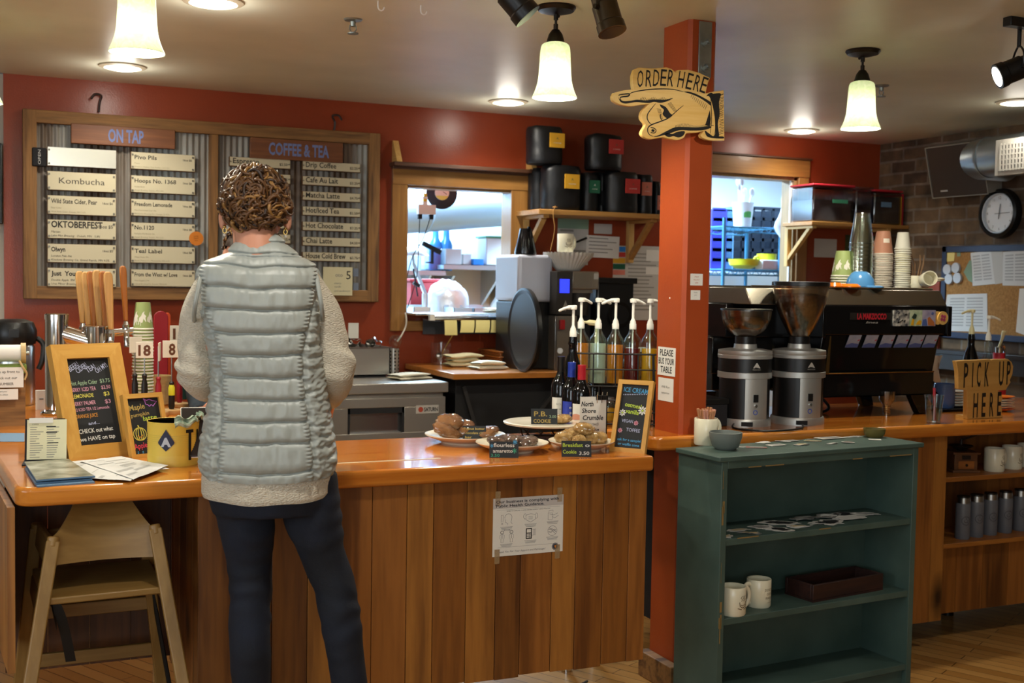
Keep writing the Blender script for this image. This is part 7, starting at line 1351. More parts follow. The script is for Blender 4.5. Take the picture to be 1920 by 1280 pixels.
# back bar along the brick wall with sauces
q = thing('sauce_ledge', 'dark ledge along the brick wall behind the PICK UP HERE sign', 'ledge', (5.3, 4.9, 0)); 
zL = aX(1850, 660, 5.80).z; mat('ledge_dark', '#2a2522', 0.25); MB().box((5.72, 4.2, zL-0.03), (XR, 6.2, zL), 'ledge_dark').build('board', q, True, bevel=0.003)
MB().box((5.74, 4.3, zL-0.13), (5.76, 6.1, zL-0.03), 'ledge_dark').build('apron', q, True); q.location = V((5.8, 5.2, zL-0.13))*UNIT
for c in q.children: c.location = V((5.3-5.8, 4.9-5.2, -(zL-0.13)))*UNIT
pumpbottle(1819, 610, 4.62, 0.36, 0.04, 'wine_glass', 2.9, 'black sauce bottle with a cream pump behind the PICK UP HERE sign', 'ivory_plastic')
pumpbottle(1851, 625, 4.55, 0.33, 0.036, 'clear_glass', -0.3, 'clear bottle with a white pump right of the black sauce bottle')
p = aZ(1872, 760, HC); p = V((aY(1872, 700, 4.6).x, 4.6, HC)); q = thing('whipped_cream_dispenser', 'red steel cream dispenser with a lever at the right behind the sign', 'dispenser', p)
MB().lathe([(0, 0), (0.04, 0), (0.042, 0.20), (0.03, 0.235), (0.03, 0.26), (0, 0.262)], 'machine_red', n=28).build('body', q); MB().lathe([(0, 0.262), (0.02, 0.262), (0.022, 0.29), (0, 0.295)], 'chrome', n=20).tube(bez([(0.0, 0, 0.285), (0.02, 0, 0.30), (0.036, 0, 0.285), (0.04, 0, 0.25)], 5), 0.008, 'chrome', 8).build('head', q); MB().tube([(-0.005, 0, 0.29), (0.015, 0, 0.33), (0.03, 0, 0.375)], [0.006, 0.007, 0.012], 'ivory_plastic', 8).build('lever', q)
q = thing('paper_towel', 'white paper towel hanging behind the espresso machine at its right end', 'towel', (aY(1758, 690, 4.75).x, 4.75, HC)); q['category'] = 'paper towel'
MB().grid(lambda u, v: V((0.06*(u-0.5)+0.01*math.sin(v*7), 0.012*math.sin(u*6+v*3), 0.02+0.22*v)), 8, 12, 'cup_white').build('sheet', q, smooth=60); MB().box((-0.05, 0.01, 0), (0.05, 0.06, 0.02), 'dark_metal').cyl((0, 0.035, 0.02), (0, 0.035, 0.20), 0.03, 'black_matte').build('holder', q)

# shelf with tubs by the brick wall
ZS2 = 2.048
q = thing('corner_shelf', 'pine shelf on brackets in the right corner holding plastic storage tubs', 'shelf', (5.45, 6.5, ZS2-0.3))
MB().box((5.04, 6.36, ZS2-0.025), (5.875, YW, ZS2), 'raw_pine').build('board', q, True, bevel=0.003)
for i, x in enumerate((5.06, 5.70)):
    MB().box((x, YW-0.035, ZS2-0.30), (x+0.035, YW, ZS2-0.025), 'pine_v').bar((x+0.018, YW-0.03, ZS2-0.25), (x+0.018, 6.42, ZS2-0.04), 0.03, 0.026, 'pine_y').box((x, 6.38, ZS2-0.045), (x+0.035, YW-0.03, ZS2-0.025), 'pine_y').build('bracket', q, True, bevel=0.002)
glass('tub_film', '#d9d4d8', 0.08, 0.3); mat('tub_dark', '#1c1a1f', 0.5); mat('tub_brown', '#4b3a36', 0.7); mat('tape_green', '#3f8a68', 0.6)
for i, (x0, x1, H_, fill, lb) in enumerate(((5.06, 5.40, 0.24, 'tub_brown', 'clear plastic tub with a red lid and green tape, left on the corner shelf'), (5.42, 5.56, 0.235, 'tub_brown', 'narrow cloudy plastic tub in the middle of the corner shelf'), (5.58, 5.82, 0.225, 'tub_dark', 'dark-filled plastic tub with a red lid, right on the corner shelf'))):
    q = thing('storage_tub', lb, 'tub', ((x0+x1)/2, 6.50, ZS2)); w_ = (x1-x0)/2
    MB().box((-w_, -0.12, 0.001), (w_, 0.12, H_), 'tub_film').build('tub', q, bevel=0.012); MB().box((-w_*0.93, -0.105, 0.008), (w_*0.93, 0.105, H_*(0.62, 0.4, 0.85)[i]), fill).build('contents', q)
    MB().box((-w_-0.008, -0.128, H_), (w_+0.008, 0.128, H_+0.014), 'machine_red' if i != 1 else 'tub_film').build('lid', q, bevel=0.005)
    if i == 0: MB().box((-0.01, -0.1225, 0.13), (0.12, -0.1205, 0.155), 'tape_green').build('label_tape', q)
    if i == 2: MB().box((-0.06, -0.1225, 0.12), (0.03, -0.1205, 0.155), 'leaf_blue').build('label_tape', q)
for i, (x, h_, m_, lb) in enumerate(((5.835, 0.20, 'tile_gold', 'thin yellow folder upright at the right end of the corner shelf'), (5.852, 0.22, 'machine_red', 'thin dark red folder against the brick wall on the corner shelf'))):
    tag(MB().box((x-0.006, 6.40, ZS2+0.0005), (x+0.006, 6.60, ZS2+h_), m_).build('folder', bevel=0.002), lb, 'folder')
wallpaper(1527, 447, 1568, 483, 'sheet_grey', 'white sheet pinned under the corner shelf', 0.002); mat('poster_green', '#4a4f2a', 0.7, nz=(9, '#23301f', 3))
wallpaper(1585, 440, 1640, 480, 'poster_green', 'dark green picture under the corner shelf, behind the clear cups', 0.002)
ra, rb_ = aX(1732, 521, 5.85), aX(1762, 521, 5.85); tag(MB().box((5.85, rb_.y, 1.02), (5.878, ra.y, ra.z), 'red_wall').build('red_board', bevel=0.004), 'dark red board standing against the brick wall left of the cork board', 'board')

# brick wall: clock, speaker, duct, cork board
p = aX(1875, 400, XR-0.02); q = thing('round_clock', 'round black wall clock with a pale blue-white face on the brick wall', 'clock', (XR, p.y, p.z-0.16)); R = 0.158
mat('clock_face', '#eef4f8', 0.5); mat('clock_rim', '#c7d0d8', 0.3)
Mx = Matrix.Translation((XR-0.001, p.y, p.z)) @ Matrix.Rotation(-PI/2, 4, 'Y')
MB().lathe([(0, 0), (R, 0), (R, 0.02), (R*0.96, 0.045), (R*0.86, 0.055), (R*0.80, 0.02)], 'black_plastic', n=48, M=Mx, closed=True).build('case', q, True); MB().lathe([(R*0.80, 0.030), (R*0.80, 0.042), (R*0.76, 0.042), (R*0.74, 0.024)], 'clock_rim', n=48, M=Mx, closed=True).build('inner_rim', q, True)
b = MB().lathe([(0, 0.0215), (R*0.80, 0.022)], 'clock_face', n=48, M=Mx); cf = V((XR-0.024, p.y, p.z))
for i in range(12):
    a = 2*PI*i/12; s = str(12 if i == 0 else i); b.text(s, cf+V((0, -R*0.62*math.sin(a), R*0.62*math.cos(a)-0.008)), -Y3, Z3, 0.018, 'grey_ink')
b.build('dial', q, True, smooth=0)
for nm, a, l_, w_ in (('hour_hand', math.radians(8), 0.06, 0.004), ('minute_hand', math.radians(88), 0.085, 0.003)): d_ = V((0, -math.sin(a), math.cos(a))); MB().bar(cf+V((-0.004, 0, 0))-d_*0.035, cf+V((-0.004, 0, 0))+d_*l_, 0.002, w_, 'slate').build(nm, q, True)
mat('speaker_brown', '#3a2d22', 0.8); a = aX(1763, 276, 5.82); c_ = aX(1852, 352, 5.72)
q = thing('wall_speaker', 'square brown cloth-fronted speaker high on the brick wall, tilted down', 'speaker', (5.8, 5.86, 2.2)); Ms = Matrix.Translation((5.83, (a.y+c_.y)/2+0.02, (a.z+c_.z)/2)) @ Matrix.Rotation(math.radians(-14), 4, 'Y')
MB().box((-0.10, -0.235, -0.165), (0.04, 0.235, 0.165), 'speaker_brown', Ms).build('grille_cloth', q, True, bevel=0.004)
b = MB(); 
for yy in (-0.24, 0.235): b.box((-0.106, yy, -0.17), (0.042, yy+0.006, 0.17), 'grey_ink', Ms)
for zz in (-0.17, 0.165): b.box((-0.106, -0.24, zz), (0.042, 0.241, zz+0.006), 'grey_ink', Ms)
b.build('edge_frame', q, True); MB().box((-0.103, 0.10, -0.13), (-0.1005, 0.16, -0.12), 'badge', Ms).build('nameplate', q, True); MB().box((0.0, -0.05, -0.05), (0.06, 0.05, 0.05), 'dark_metal').build('wall_mount', q, False).location = V((0.02, 0, 0.1))
p = aY(1856, 298, 5.0); q = thing('air_duct', 'round galvanised duct with a white slotted air grille at the right edge', 'duct', (5.0, 5.0, 2.3)); mat('duct_grey', '#8f989c', 0.35, 0.8)
p1 = aX(1830, 300, 5.45); Rd = 36/ppm(p1); d0, d1 = V((5.40, p1.y, p1.z)), V((5.40, p1.y-2.0, p1.z)); Yg = aX(1868, 300, 5.38).y
MB().tube([d0+V((0.3, 0, 0)), d0+V((0.25, 0, 0)), d0+V((0.1, 0, 0)), d0+V((0.02, -0.06, 0)), d0+V((0, -0.16, 0)), d1], [Rd]*6, 'duct_grey', 32).build('pipe', q, True)
for y in (d0.y-0.14, d0.y-0.42, d0.y-0.43): MB().tube([(5.40, y, p1.z), (5.40, y-0.012, p1.z)], [Rd+0.004]*2, 'duct_grey', 32).build('seam_ring', q, True)
g0, g1 = aX(1868, 263, 5.25), aX(1868, 330, 5.25); zc = (g0.z+g1.z)/2; hz = (g0.z-g1.z)/2
mat('grille_white', '#b3b0a6', 0.5); yg = g0.y; b = MB(); b.box((5.245, yg-1.1, zc-hz), (5.27, yg, zc+hz), 'grille_white'); b.build('grille_frame', q, True, bevel=0.003); b = MB(); b.box((5.243, yg-1.06, zc-hz*0.74), (5.246, yg-0.04, zc+hz*0.74), 'black_matte')
for i in range(44): b.box((5.236, yg-0.05-0.0235*i, zc-hz*0.76), (5.244, yg-0.05-0.0235*i+0.012, zc+hz*0.76), 'grille_white')
for i in range(6): b.box((5.238, yg-1.06, zc-hz*0.70+hz*1.4*i/5-0.004), (5.242, yg-0.04, zc-hz*0.70+hz*1.4*i/5+0.004), 'grille_white')
b.build('grille_slats', q, True); MB().box((5.26, yg-1.05, zc-hz*0.9), (5.40, yg-0.03, zc+hz*0.9), 'duct_grey').build('grille_box', q, True)
# cork board
mat('cork', '#a87c46', 0.9, nz=(90, '#8f6636', 4)); mat('navy_frame', '#26304a', 0.5)
c0, c1 = aX(1768, 462, XR-0.02), aX(1768, 632, XR-0.02); yb = c0.y; ye = 4.3
q = thing('cork_board', 'large cork notice board with a dark blue frame on the brick wall', 'notice board', (XR, (yb+ye)/2, c1.z)); MB().box((XR-0.018, ye, c1.z), (XR-0.002, yb, c0.z), 'cork').build('cork_panel', q, True)
b = MB(); b.box((XR-0.028, ye, c0.z-0.04), (XR-0.002, yb, c0.z), 'navy_frame').box((XR-0.028, ye, c1.z), (XR-0.002, yb, c1.z+0.04), 'navy_frame').box((XR-0.028, yb-0.04, c1.z), (XR-0.002, yb, c0.z), 'navy_frame'); b.build('frame', q, True, bevel=0.003)
def pin(P, m_, lb, lines_=0, dx=0.0, name='pinned_sheet', cat='paper'):
    Xp = XR-0.019-dx; Q = [aX(x, y, Xp) for x, y in P]; b = MB(); vs = Q+[v+V((-0.0015, 0, 0)) for v in Q]; n_ = len(Q); b.add(vs, [tuple(range(n_)), tuple(range(2*n_-1, n_-1, -1))]+[(i, i+n_, (i+1) % n_+n_, (i+1) % n_) for i in range(n_)], m_)
    for i in range(lines_):
        v0 = 0.1+0.8*i/lines_; v1 = v0+0.8/lines_*0.5
        for u0, u1 in ((0.1, 0.46), (0.52, 0.9)): L = lambda u, v: (Q[0]*(1-u)+Q[1]*u)*(1-v)+(Q[3]*(1-u)+Q[2]*u)*v+V((-0.002, 0, 0)); b.add([L(u0, v0), L(u1, v0), L(u1, v1), L(u0, v1)], [(0, 1, 2, 3)], 'news_grey')
    return tag(b.build(name, smooth=0), lb, cat)
pin([(1772, 469), (1791, 468), (1789, 489), (1771, 491)], 'yellow_note', 'yellow sticky note at the upper left corner of the cork board', name='sticky_note', cat='note')
pin([(1794, 470), (1801, 469), (1801, 480), (1795, 481)], 'sheet_green', 'tiny greenish card next to the yellow sticky note', name='small_card', cat='card')
pin([(1820, 474), (1858, 469), (1866, 532), (1824, 536)], 'news', 'white printed schedule pinned at the top middle of the cork board', 9)
pin([(1858, 470), (1880, 465), (1882, 530), (1866, 533)], 'sheet_grey', 'pale sheet tucked to the right of the printed schedule', 0, -0.0005)
pin([(1881, 472), (1925, 468), (1925, 536), (1880, 535)], 'news', 'second white schedule at the right edge, top of the cork board', 9)
pin([(1776, 552), (1851, 550), (1852, 622), (1768, 620)], 'news', 'large grey printed calendar low on the cork board, right of the machine', 10)
pin([(1912, 541), (1935, 540), (1932, 632), (1905, 622)], 'paper', 'long white sheet at the right edge, low on the cork board', 0)
glass('poly_bag', '#e8f0f4', 0.2, 0.25); pin([(1807, 510), (1818, 488), (1822, 488), (1824, 530), (1816, 526)], 'sheet_green', 'small clear bag with a green seam left of the printed schedule', name='zip_bag', cat='bag')
mat('cap_white', '#c3cbd4', 0.6)
for i, (px, py) in enumerate(((1776, 505), (1792, 502), (1779, 523), (1795, 521))):
    v = aX(px, py, XR-0.03); tag(MB().cyl((XR-0.0185, v.y, v.z), (XR-0.035, v.y, v.z), 0.034, 'cap_white', n=28).build('white_disc'), 'round white disc pinned to the cork board, %s of the four' % ('upper left', 'upper right', 'lower left', 'lower right')[i], 'disc', 'four white discs on the cork board')
# teal bookcase
m = mat('teal_paint', '#34544f', 0.5); t = m.node_tree; p_ = t.nodes['Principled BSDF']
ge = t.nodes.new('ShaderNodeNewGeometry'); tc = t.nodes.new('ShaderNodeTexCoord'); nz_ = t.nodes.new('ShaderNodeTexNoise'); nz_.inputs['Scale'].default_value = 5; nz_.inputs['Detail'].default_value = 5
t.links.new(tc.outputs['Object'], nz_.inputs['Vector']); rp = t.nodes.new('ShaderNodeValToRGB'); rp.color_ramp.elements[0].color = lin('#3a4e47'); rp.color_ramp.elements[1].color = lin('#4e635b'); rp.color_ramp.elements[0].position = 0.3; rp.color_ramp.elements[1].position = 0.75
t.links.new(nz_.outputs['Fac'], rp.inputs['Fac']); t.links.new(rp.outputs['Color'], p_.inputs['Base Color'])
mat('worn_edge', '#8a7142', 0.7)
BS = thing('bookcase', 'teal painted bookcase with worn edges and three openings beside the post', 'bookcase', (2.42, 3.532, 0), math.radians(4.6)); BM = WM[BS.name]
BW, BD, BH = 1.043, 0.268, 0.9885; sl, sr = 0.016, BW-0.022; tk = 0.028
MB().box((0, 0, BH-0.018), (BW, BD, BH), 'teal_paint').build('top', BS, bevel=0.003)
MB().box((sl, 0.008, 0), (sl+tk, BD, BH-0.018), 'teal_paint').build('side_panel', BS, bevel=0.002); MB().box((sr-tk, 0.008, 0), (sr, BD, BH-0.018), 'teal_paint').build('side_panel', BS, bevel=0.002)
MB().box((sl+tk, BD-0.012, 0.02), (sr-tk, BD-0.004, BH-0.018), 'teal_paint').build('back_panel', BS)
MB().box((sl+tk, 0.008, BH-0.046), (sr-tk, 0.026, BH-0.018), 'teal_paint').build('top_rail', BS, bevel=0.002)
SHZ = (0.683, 0.388, 0.085)
for z in SHZ: MB().box((sl+tk, 0.012, z-0.025), (sr-tk, BD-0.012, z), 'teal_paint').build('shelf', BS, bevel=0.002)
MB().box((sl+tk, 0.03, 0), (sr-tk, 0.045, 0.06), 'teal_paint').build('toe_board', BS)
b = MB(); R2 = random.Random(6)
for (x, z, l_) in ((0.14, BH-0.0468, 0.06), (0.22, BH-0.0468, 0.09), (0.66, BH-0.0468, 0.05), (0.86, BH-0.0468, 0.12), (0.5, SHZ[0]-0.004, 0.06), (0.10, SHZ[0]-0.003, 0.10)): b.box((x, 0.0066 if z > 0.9 else 0.0108, z), (x+l_, 0.0082 if z > 0.9 else 0.0125, z+0.004), 'worn_edge')
for i in range(9): z = R2.uniform(0.3, 0.9); b.box((sl+0.001+R2.uniform(0, 0.01), 0.0068, z), (sl+0.006+R2.uniform(0, 0.012), 0.0082, z+R2.uniform(0.02, 0.09)), 'worn_edge')
b.build('worn_paint', BS, smooth=0)
def on(x, y, z): return BM @ V((x, y, z))
mug('cream mug in front of the others on the bookcase shelf, small logo facing out', on(0.122, 0.055, SHZ[1]), 0.15, R=0.049, Hh=0.106, logo=-PI/2+0.1, group='cream mugs in the bookcase')
mug('cream mug at the back left of the bookcase shelf, handle towards the side panel', on(0.130, 0.19, SHZ[1]), 2.9, R=0.047, Hh=0.106, logo=None, group='cream mugs in the bookcase')
text_a = -PI/2+0.55
mug('cream mug with lettering and its handle to the left, rightmost on the bookcase shelf', on(0.285, 0.10, SHZ[1]), 3.3, R=0.047, Hh=0.106, logo=None, group='cream mugs in the bookcase', text=None)
m_ = [o for o in bpy.data.objects if o.get('label', '').startswith('cream mug with lettering')][0]
b = MB(); 
for i, s in enumerate(('DOVETAIL', 'CAFE &', 'MARKET', '-----')): b.text(s, (0, 0, 0), X3, Z3, 0.0095, 'mug_print', w=[0.05, 0.034, 0.042, 0.026][i], fn=lambda u, v, i=i: V((0.0478*math.cos(-PI/2+0.42-3.3+u/0.047), 0.0478*math.sin(-PI/2+0.42-3.3+u/0.047), 0.066-i*0.0155+v)))
b.build('lettering', m_, smooth=0)
wood('dark_box', '#2a1510', '#472519', 'x', 9, 0.55); q = thing('wooden_tray', 'dark reddish wooden tray box on the middle shelf of the bookcase', 'tray', on(0.70, 0.125, SHZ[1]), math.radians(8))
b = MB(); b.box((-0.20, -0.075, 0), (0.20, 0.075, 0.008), 'dark_box'); b.build('base', q); 
for a, c_ in (((-0.20, -0.075, 0.008), (0.20, -0.063, 0.068)), ((-0.20, 0.063, 0.008), (0.20, 0.075, 0.068)), ((-0.20, -0.063, 0.008), (-0.188, 0.063, 0.068)), ((0.188, -0.063, 0.008), (0.20, 0.063, 0.068))): MB().box(a, c_, 'dark_box').build('side', q, bevel=0.002)
mat('stk_white', '#c9c7c0', 0.6); mat('stk_grey', '#a7a6a2', 0.6, nz=(22, '#5c5b58', 2)); mat('stk_black', '#1e1d1f', 0.6); mat('stk_tan', '#b79c5f', 0.6, nz=(20, '#d0c8b4', 2)); mat('stk_pink', '#8d5f58', 0.5); mat('stk_green', '#5f6f5f', 0.6)
def sticker(x, y, z, r_, asp, seed, m1, m2, lb, grp, tilt=0.0, shp=None):
    R2 = random.Random(seed); n_ = 22; P = [(r_*math.cos(2*PI*i/n_)*(0.62+0.5*R2.random()), r_*asp*math.sin(2*PI*i/n_)*(0.62+0.5*R2.random())) for i in range(n_)]
    if shp == 'rect': P = [(-r_, -r_*asp), (r_, -r_*asp), (r_, r_*asp), (-r_, r_*asp)]
    if shp == 'round': P = [(r_*math.cos(2*PI*i/28), r_*asp*math.sin(2*PI*i/28)) for i in range(28)]
    lift = lambda a, c_: 0.0004+0.006*tilt*max(0, noise.noise(V((a*20+seed, c_*20, 0)))+0.2)
    vs = [V((a, c_, lift(a, c_))) for a, c_ in P]; b = MB(); n_ = len(P); b.add(vs+[v+V((0, 0, 0.0012)) for v in vs], [tuple(range(n_-1, -1, -1)), tuple(range(n_, 2*n_))]+[(i, (i+1) % n_, n_+(i+1) % n_, n_+i) for i in range(n_)], m1)
    if m2: b.add([V((v.x*0.68+r_*0.05, v.y*0.66, v.z+0.0018)) for v in vs], [tuple(range(n_))], m2)
    o = b.build('sticker', origin=(0, 0, 0), smooth=0); o.location = on(x, y, z)*UNIT; o.rotation_euler = (0, 0, R2.uniform(-0.6, 0.6)); return tag(o, lb, 'sticker', grp)
G1 = 'stickers on the upper shelf of the bookcase'
for i, (x, y, r_, asp, m1, m2, tl, lb) in enumerate([(0.075, 0.13, 0.05, 0.55, 'stk_white', 'stk_grey', 0.5, 'pale die-cut sticker at the far left, back of the upper shelf'), (0.07, 0.05, 0.045, 0.6, 'stk_white', 'stk_tan', 0.5, 'pale die-cut sticker at the far left, front edge of the upper shelf'), (0.195, 0.12, 0.055, 0.45, 'stk_white', 'stk_tan', 0.4, 'oval tan sticker behind the second one from the left on the upper shelf'),
   (0.20, 0.06, 0.05, 0.5, 'stk_grey', 'stk_tan', 0.7, 'curled tan sticker, front row, second from the left on the upper shelf'), (0.31, 0.13, 0.05, 0.6, 'stk_white', 'stk_grey', 0.6, 'grey and white cut-out sticker left of the black one'), (0.34, 0.06, 0.06, 0.5, 'stk_white', 'stk_black', 0.8, 'black and white lettering sticker at the front middle of the upper shelf'),
   (0.43, 0.155, 0.085, 0.55, 'stk_white', 'stk_black', 0.5, 'wide black sticker with a white border behind the front row'), (0.45, 0.075, 0.06, 0.5, 'stk_white', 'stk_tan', 0.7, 'tan and white curly sticker right of the front middle one'), (0.57, 0.17, 0.08, 0.5, 'stk_grey', 'stk_grey', 0.9, 'crumpled grey sticker in the heap, back middle of the upper shelf'),
   (0.61, 0.085, 0.09, 0.55, 'stk_white', 'stk_black', 0.6, 'large white sticker with a black shape, front of the heap'), (0.69, 0.17, 0.085, 0.5, 'stk_grey', 'stk_white', 1.2, 'grey-white torn sticker at the back of the heap'), (0.75, 0.10, 0.08, 0.5, 'stk_white', None, 1.0, 'plain white sticker sheet at the right front of the heap'), (0.79, 0.175, 0.08, 0.5, 'stk_grey', 'stk_black', 1.3, 'dark-marked sticker on top of the right part of the heap'), (0.87, 0.14, 0.07, 0.4, 'stk_white', 'stk_grey', 0.8, 'rightmost pale sticker on the upper shelf')]):
    sticker(x, y, SHZ[0]+(0.0025*(i % 3) if i > 7 else 0), r_, asp, i+1, m1, m2, lb, G1, tl)
G2 = 'stickers on top of the bookcase'
for i, (px, py, r_, asp, m1, m2, lb, shp) in enumerate([(1388, 838, 0.035, 0.5, 'stk_white', 'stk_grey', 'small white sticker just right of the grey bowl', None), (1420, 828, 0.05, 0.6, 'stk_white', None, 'folded white cut-out nearest the grey bowl on the bookcase top', None), (1418, 839, 0.055, 0.5, 'stk_pink', 'stk_grey', 'flat reddish card at the front left of the bookcase top', 'rect'), (1455, 835, 0.05, 0.55, 'stk_white', 'stk_grey', 'square white-bordered sticker in the front row of the bookcase top', 'rect'), (1462, 823, 0.045, 0.6, 'stk_white', 'stk_grey', 'pale blue-white sticker at the back, left of the green one', 'rect'),
   (1468, 828, 0.045, 0.45, 'stk_white', None, 'plain white curved sticker behind the square one', 'round'), (1495, 820, 0.045, 0.6, 'stk_green', 'stk_grey', 'greenish cut-out sticker at the back of the bookcase top', None), (1502, 834, 0.06, 0.5, 'stk_grey', 'stk_tan', 'tan and grey sticker in the middle of the front row on the bookcase top', None), (1524, 827, 0.05, 0.45, 'stk_tan', None, 'oval tan sticker in the middle of the bookcase top', 'round'), (1545, 820, 0.085, 0.5, 'stk_white', 'stk_grey', 'large white-bordered photo sticker at the back of the bookcase top', 'rect'),
   (1560, 832, 0.04, 0.5, 'stk_grey', 'stk_white', 'small grey cut-out sticker right of the tan ones', None), (1590, 830, 0.038, 0.8, 'stk_white', 'stk_pink', 'round white sticker with a red print on the bookcase top', 'round'), (1592, 818, 0.06, 0.5, 'stk_white', 'stk_grey', 'white lettered sticker behind the round one', None), (1640, 825, 0.035, 0.5, 'stk_white', None, 'small white strip in front of the olive bowl', 'rect')]):
    v = BM.inverted() @ aZ(px, py, BH); sticker(v.x, min(max(v.y, 0.04), BD-0.02), BH+0.001*(i % 2), r_*0.72, asp, i+40, m1, m2, lb, G2, 0.5, shp)
mat('bowl_grey', '#6e7570', 0.45); mat('bowl_olive', '#6f6434', 0.4)
p = aZ(1360, 842, BH); tag(MB().lathe([(0, 0), (0.035, 0), (0.05, 0.012), (0.061, 0.045), (0.063, 0.066), (0.060, 0.067), (0.057, 0.045), (0.045, 0.014), (0, 0.008)], 'bowl_grey', c=(p.x, p.y, BH), n=40).build('grey_bowl'), 'small grey bowl at the front left of the bookcase top', 'bowl')
p = aZ(1638, 819, BH); p.y = min(p.y, on(0.9, BD-0.05, 0).y); tag(MB().lathe([(0, 0), (0.03, 0), (0.042, 0.014), (0.046, 0.036), (0.043, 0.036), (0.036, 0.014), (0, 0.006)], 'bowl_olive', c=(p.x, p.y, BH), n=36).build('olive_bowl'), 'small olive brown bowl at the back right of the bookcase top', 'bowl')
p = aZ(1323, 833, BH); mg = mug('cream mug full of wooden clothes pegs on the left end of the bookcase top', (p.x, p.y, BH), 0.25, R=0.046, Hh=0.104, logo=-PI/2+0.5)
wood('peg_wood', '#a8744e', '#c99a76', 'z', 12, 0.5); mat('peg_pink', '#c08a78', 0.5); R2 = random.Random(9)
for i in range(9):
    a = 2*PI*i/9; tp = V((0.030*math.cos(a)*(1+0.35*R2.random()), 0.024*math.sin(a), 0.132+0.014*R2.random())); bt = V((0.012*math.cos(a), 0.012*math.sin(a), 0.03)); d_ = (tp-bt).normalized(); s_ = d_.cross(V((math.cos(a), math.sin(a), 0.3))).normalized()
    b = MB(); mm = 'peg_wood' if i % 3 else 'peg_pink'
    b.bar(bt+s_*0.004, tp+s_*0.006, 0.007, 0.009, mm).bar(bt-s_*0.004, tp-s_*0.006, 0.007, 0.009, mm).cyl(tp-d_*0.03-s_*0.012, tp-d_*0.03+s_*0.012, 0.0022, 'chrome', n=6)
    o = b.build('clothes_peg', origin=(0, 0, 0), bevel=0.0008); o.location = V((p.x, p.y, BH))*UNIT; tag(o, 'wooden clothes peg standing in the cream mug on the bookcase', 'clothes peg', 'clothes pegs in the mug')
# goods in the open shelves of the pick-up counter
p = V((aY(1812, 905, 4.05).x, 4.09, S1)); q = thing('hand_grinder', 'antique wooden hand coffee grinder with an iron crank on the upper counter shelf', 'grinder', p, math.radians(-20)); mat('iron', '#2b211b', 0.5, 0.5); wood('grinder_box', '#5a3517', '#7d4d24', 'x', 8, 0.5)
MB().box((-0.055, -0.055, 0.012), (0.055, 0.055, 0.085), 'grinder_box').box((-0.065, -0.065, 0), (0.065, 0.065, 0.012), 'grinder_box').box((-0.065, -0.065, 0.085), (0.065, 0.065, 0.095), 'grinder_box').build('wooden_body', q, bevel=0.002)
dw = MB().box((-0.038, -0.060, 0.018), (0.038, -0.055, 0.055), 'tray_wood').build('drawer', q, bevel=0.001); MB().ball((0, -0.064, 0.036), 0.006, 'iron', 10, 8).build('knob', dw)
MB().box((-0.02, -0.0595, 0.062), (0.02, -0.0555, 0.08), 'iron').build('plate', q)
MB().lathe([(0, 0.095), (0.02, 0.097), (0.028, 0.105), (0.055, 0.118), (0.053, 0.121), (0.02, 0.112), (0.008, 0.125), (0.006, 0.15), (0, 0.15)], 'iron').build('hopper', q); MB().tube(bez([(0, 0, 0.147), (0.02, 0, 0.152), (0.06, 0, 0.165), (0.075, 0, 0.17)], 6), 0.005, 'iron', 8).ball((0.077, 0, 0.188), (0.012, 0.012, 0.016), 'iron', 12, 8).build('crank', q)
for i, (px, lb) in enumerate(((1863, 'cream logo mug beside the hand grinder on the upper counter shelf'), (1896, 'middle cream logo mug of the three on the upper counter shelf'), (1924, 'cream logo mug cut off by the right edge on the upper counter shelf'))):
    y_ = 4.04+0.03*i; p = V((aY(px, 900, y_).x, y_, S1)); mug(lb, p, 0.1, R=0.046, Hh=0.108, logo=-PI/2+0.15, group='cream mugs on the counter shelf')
mat('flask_grey', '#62646a', 0.45); mat('flask_print', '#2f3135', 0.6); FL = None
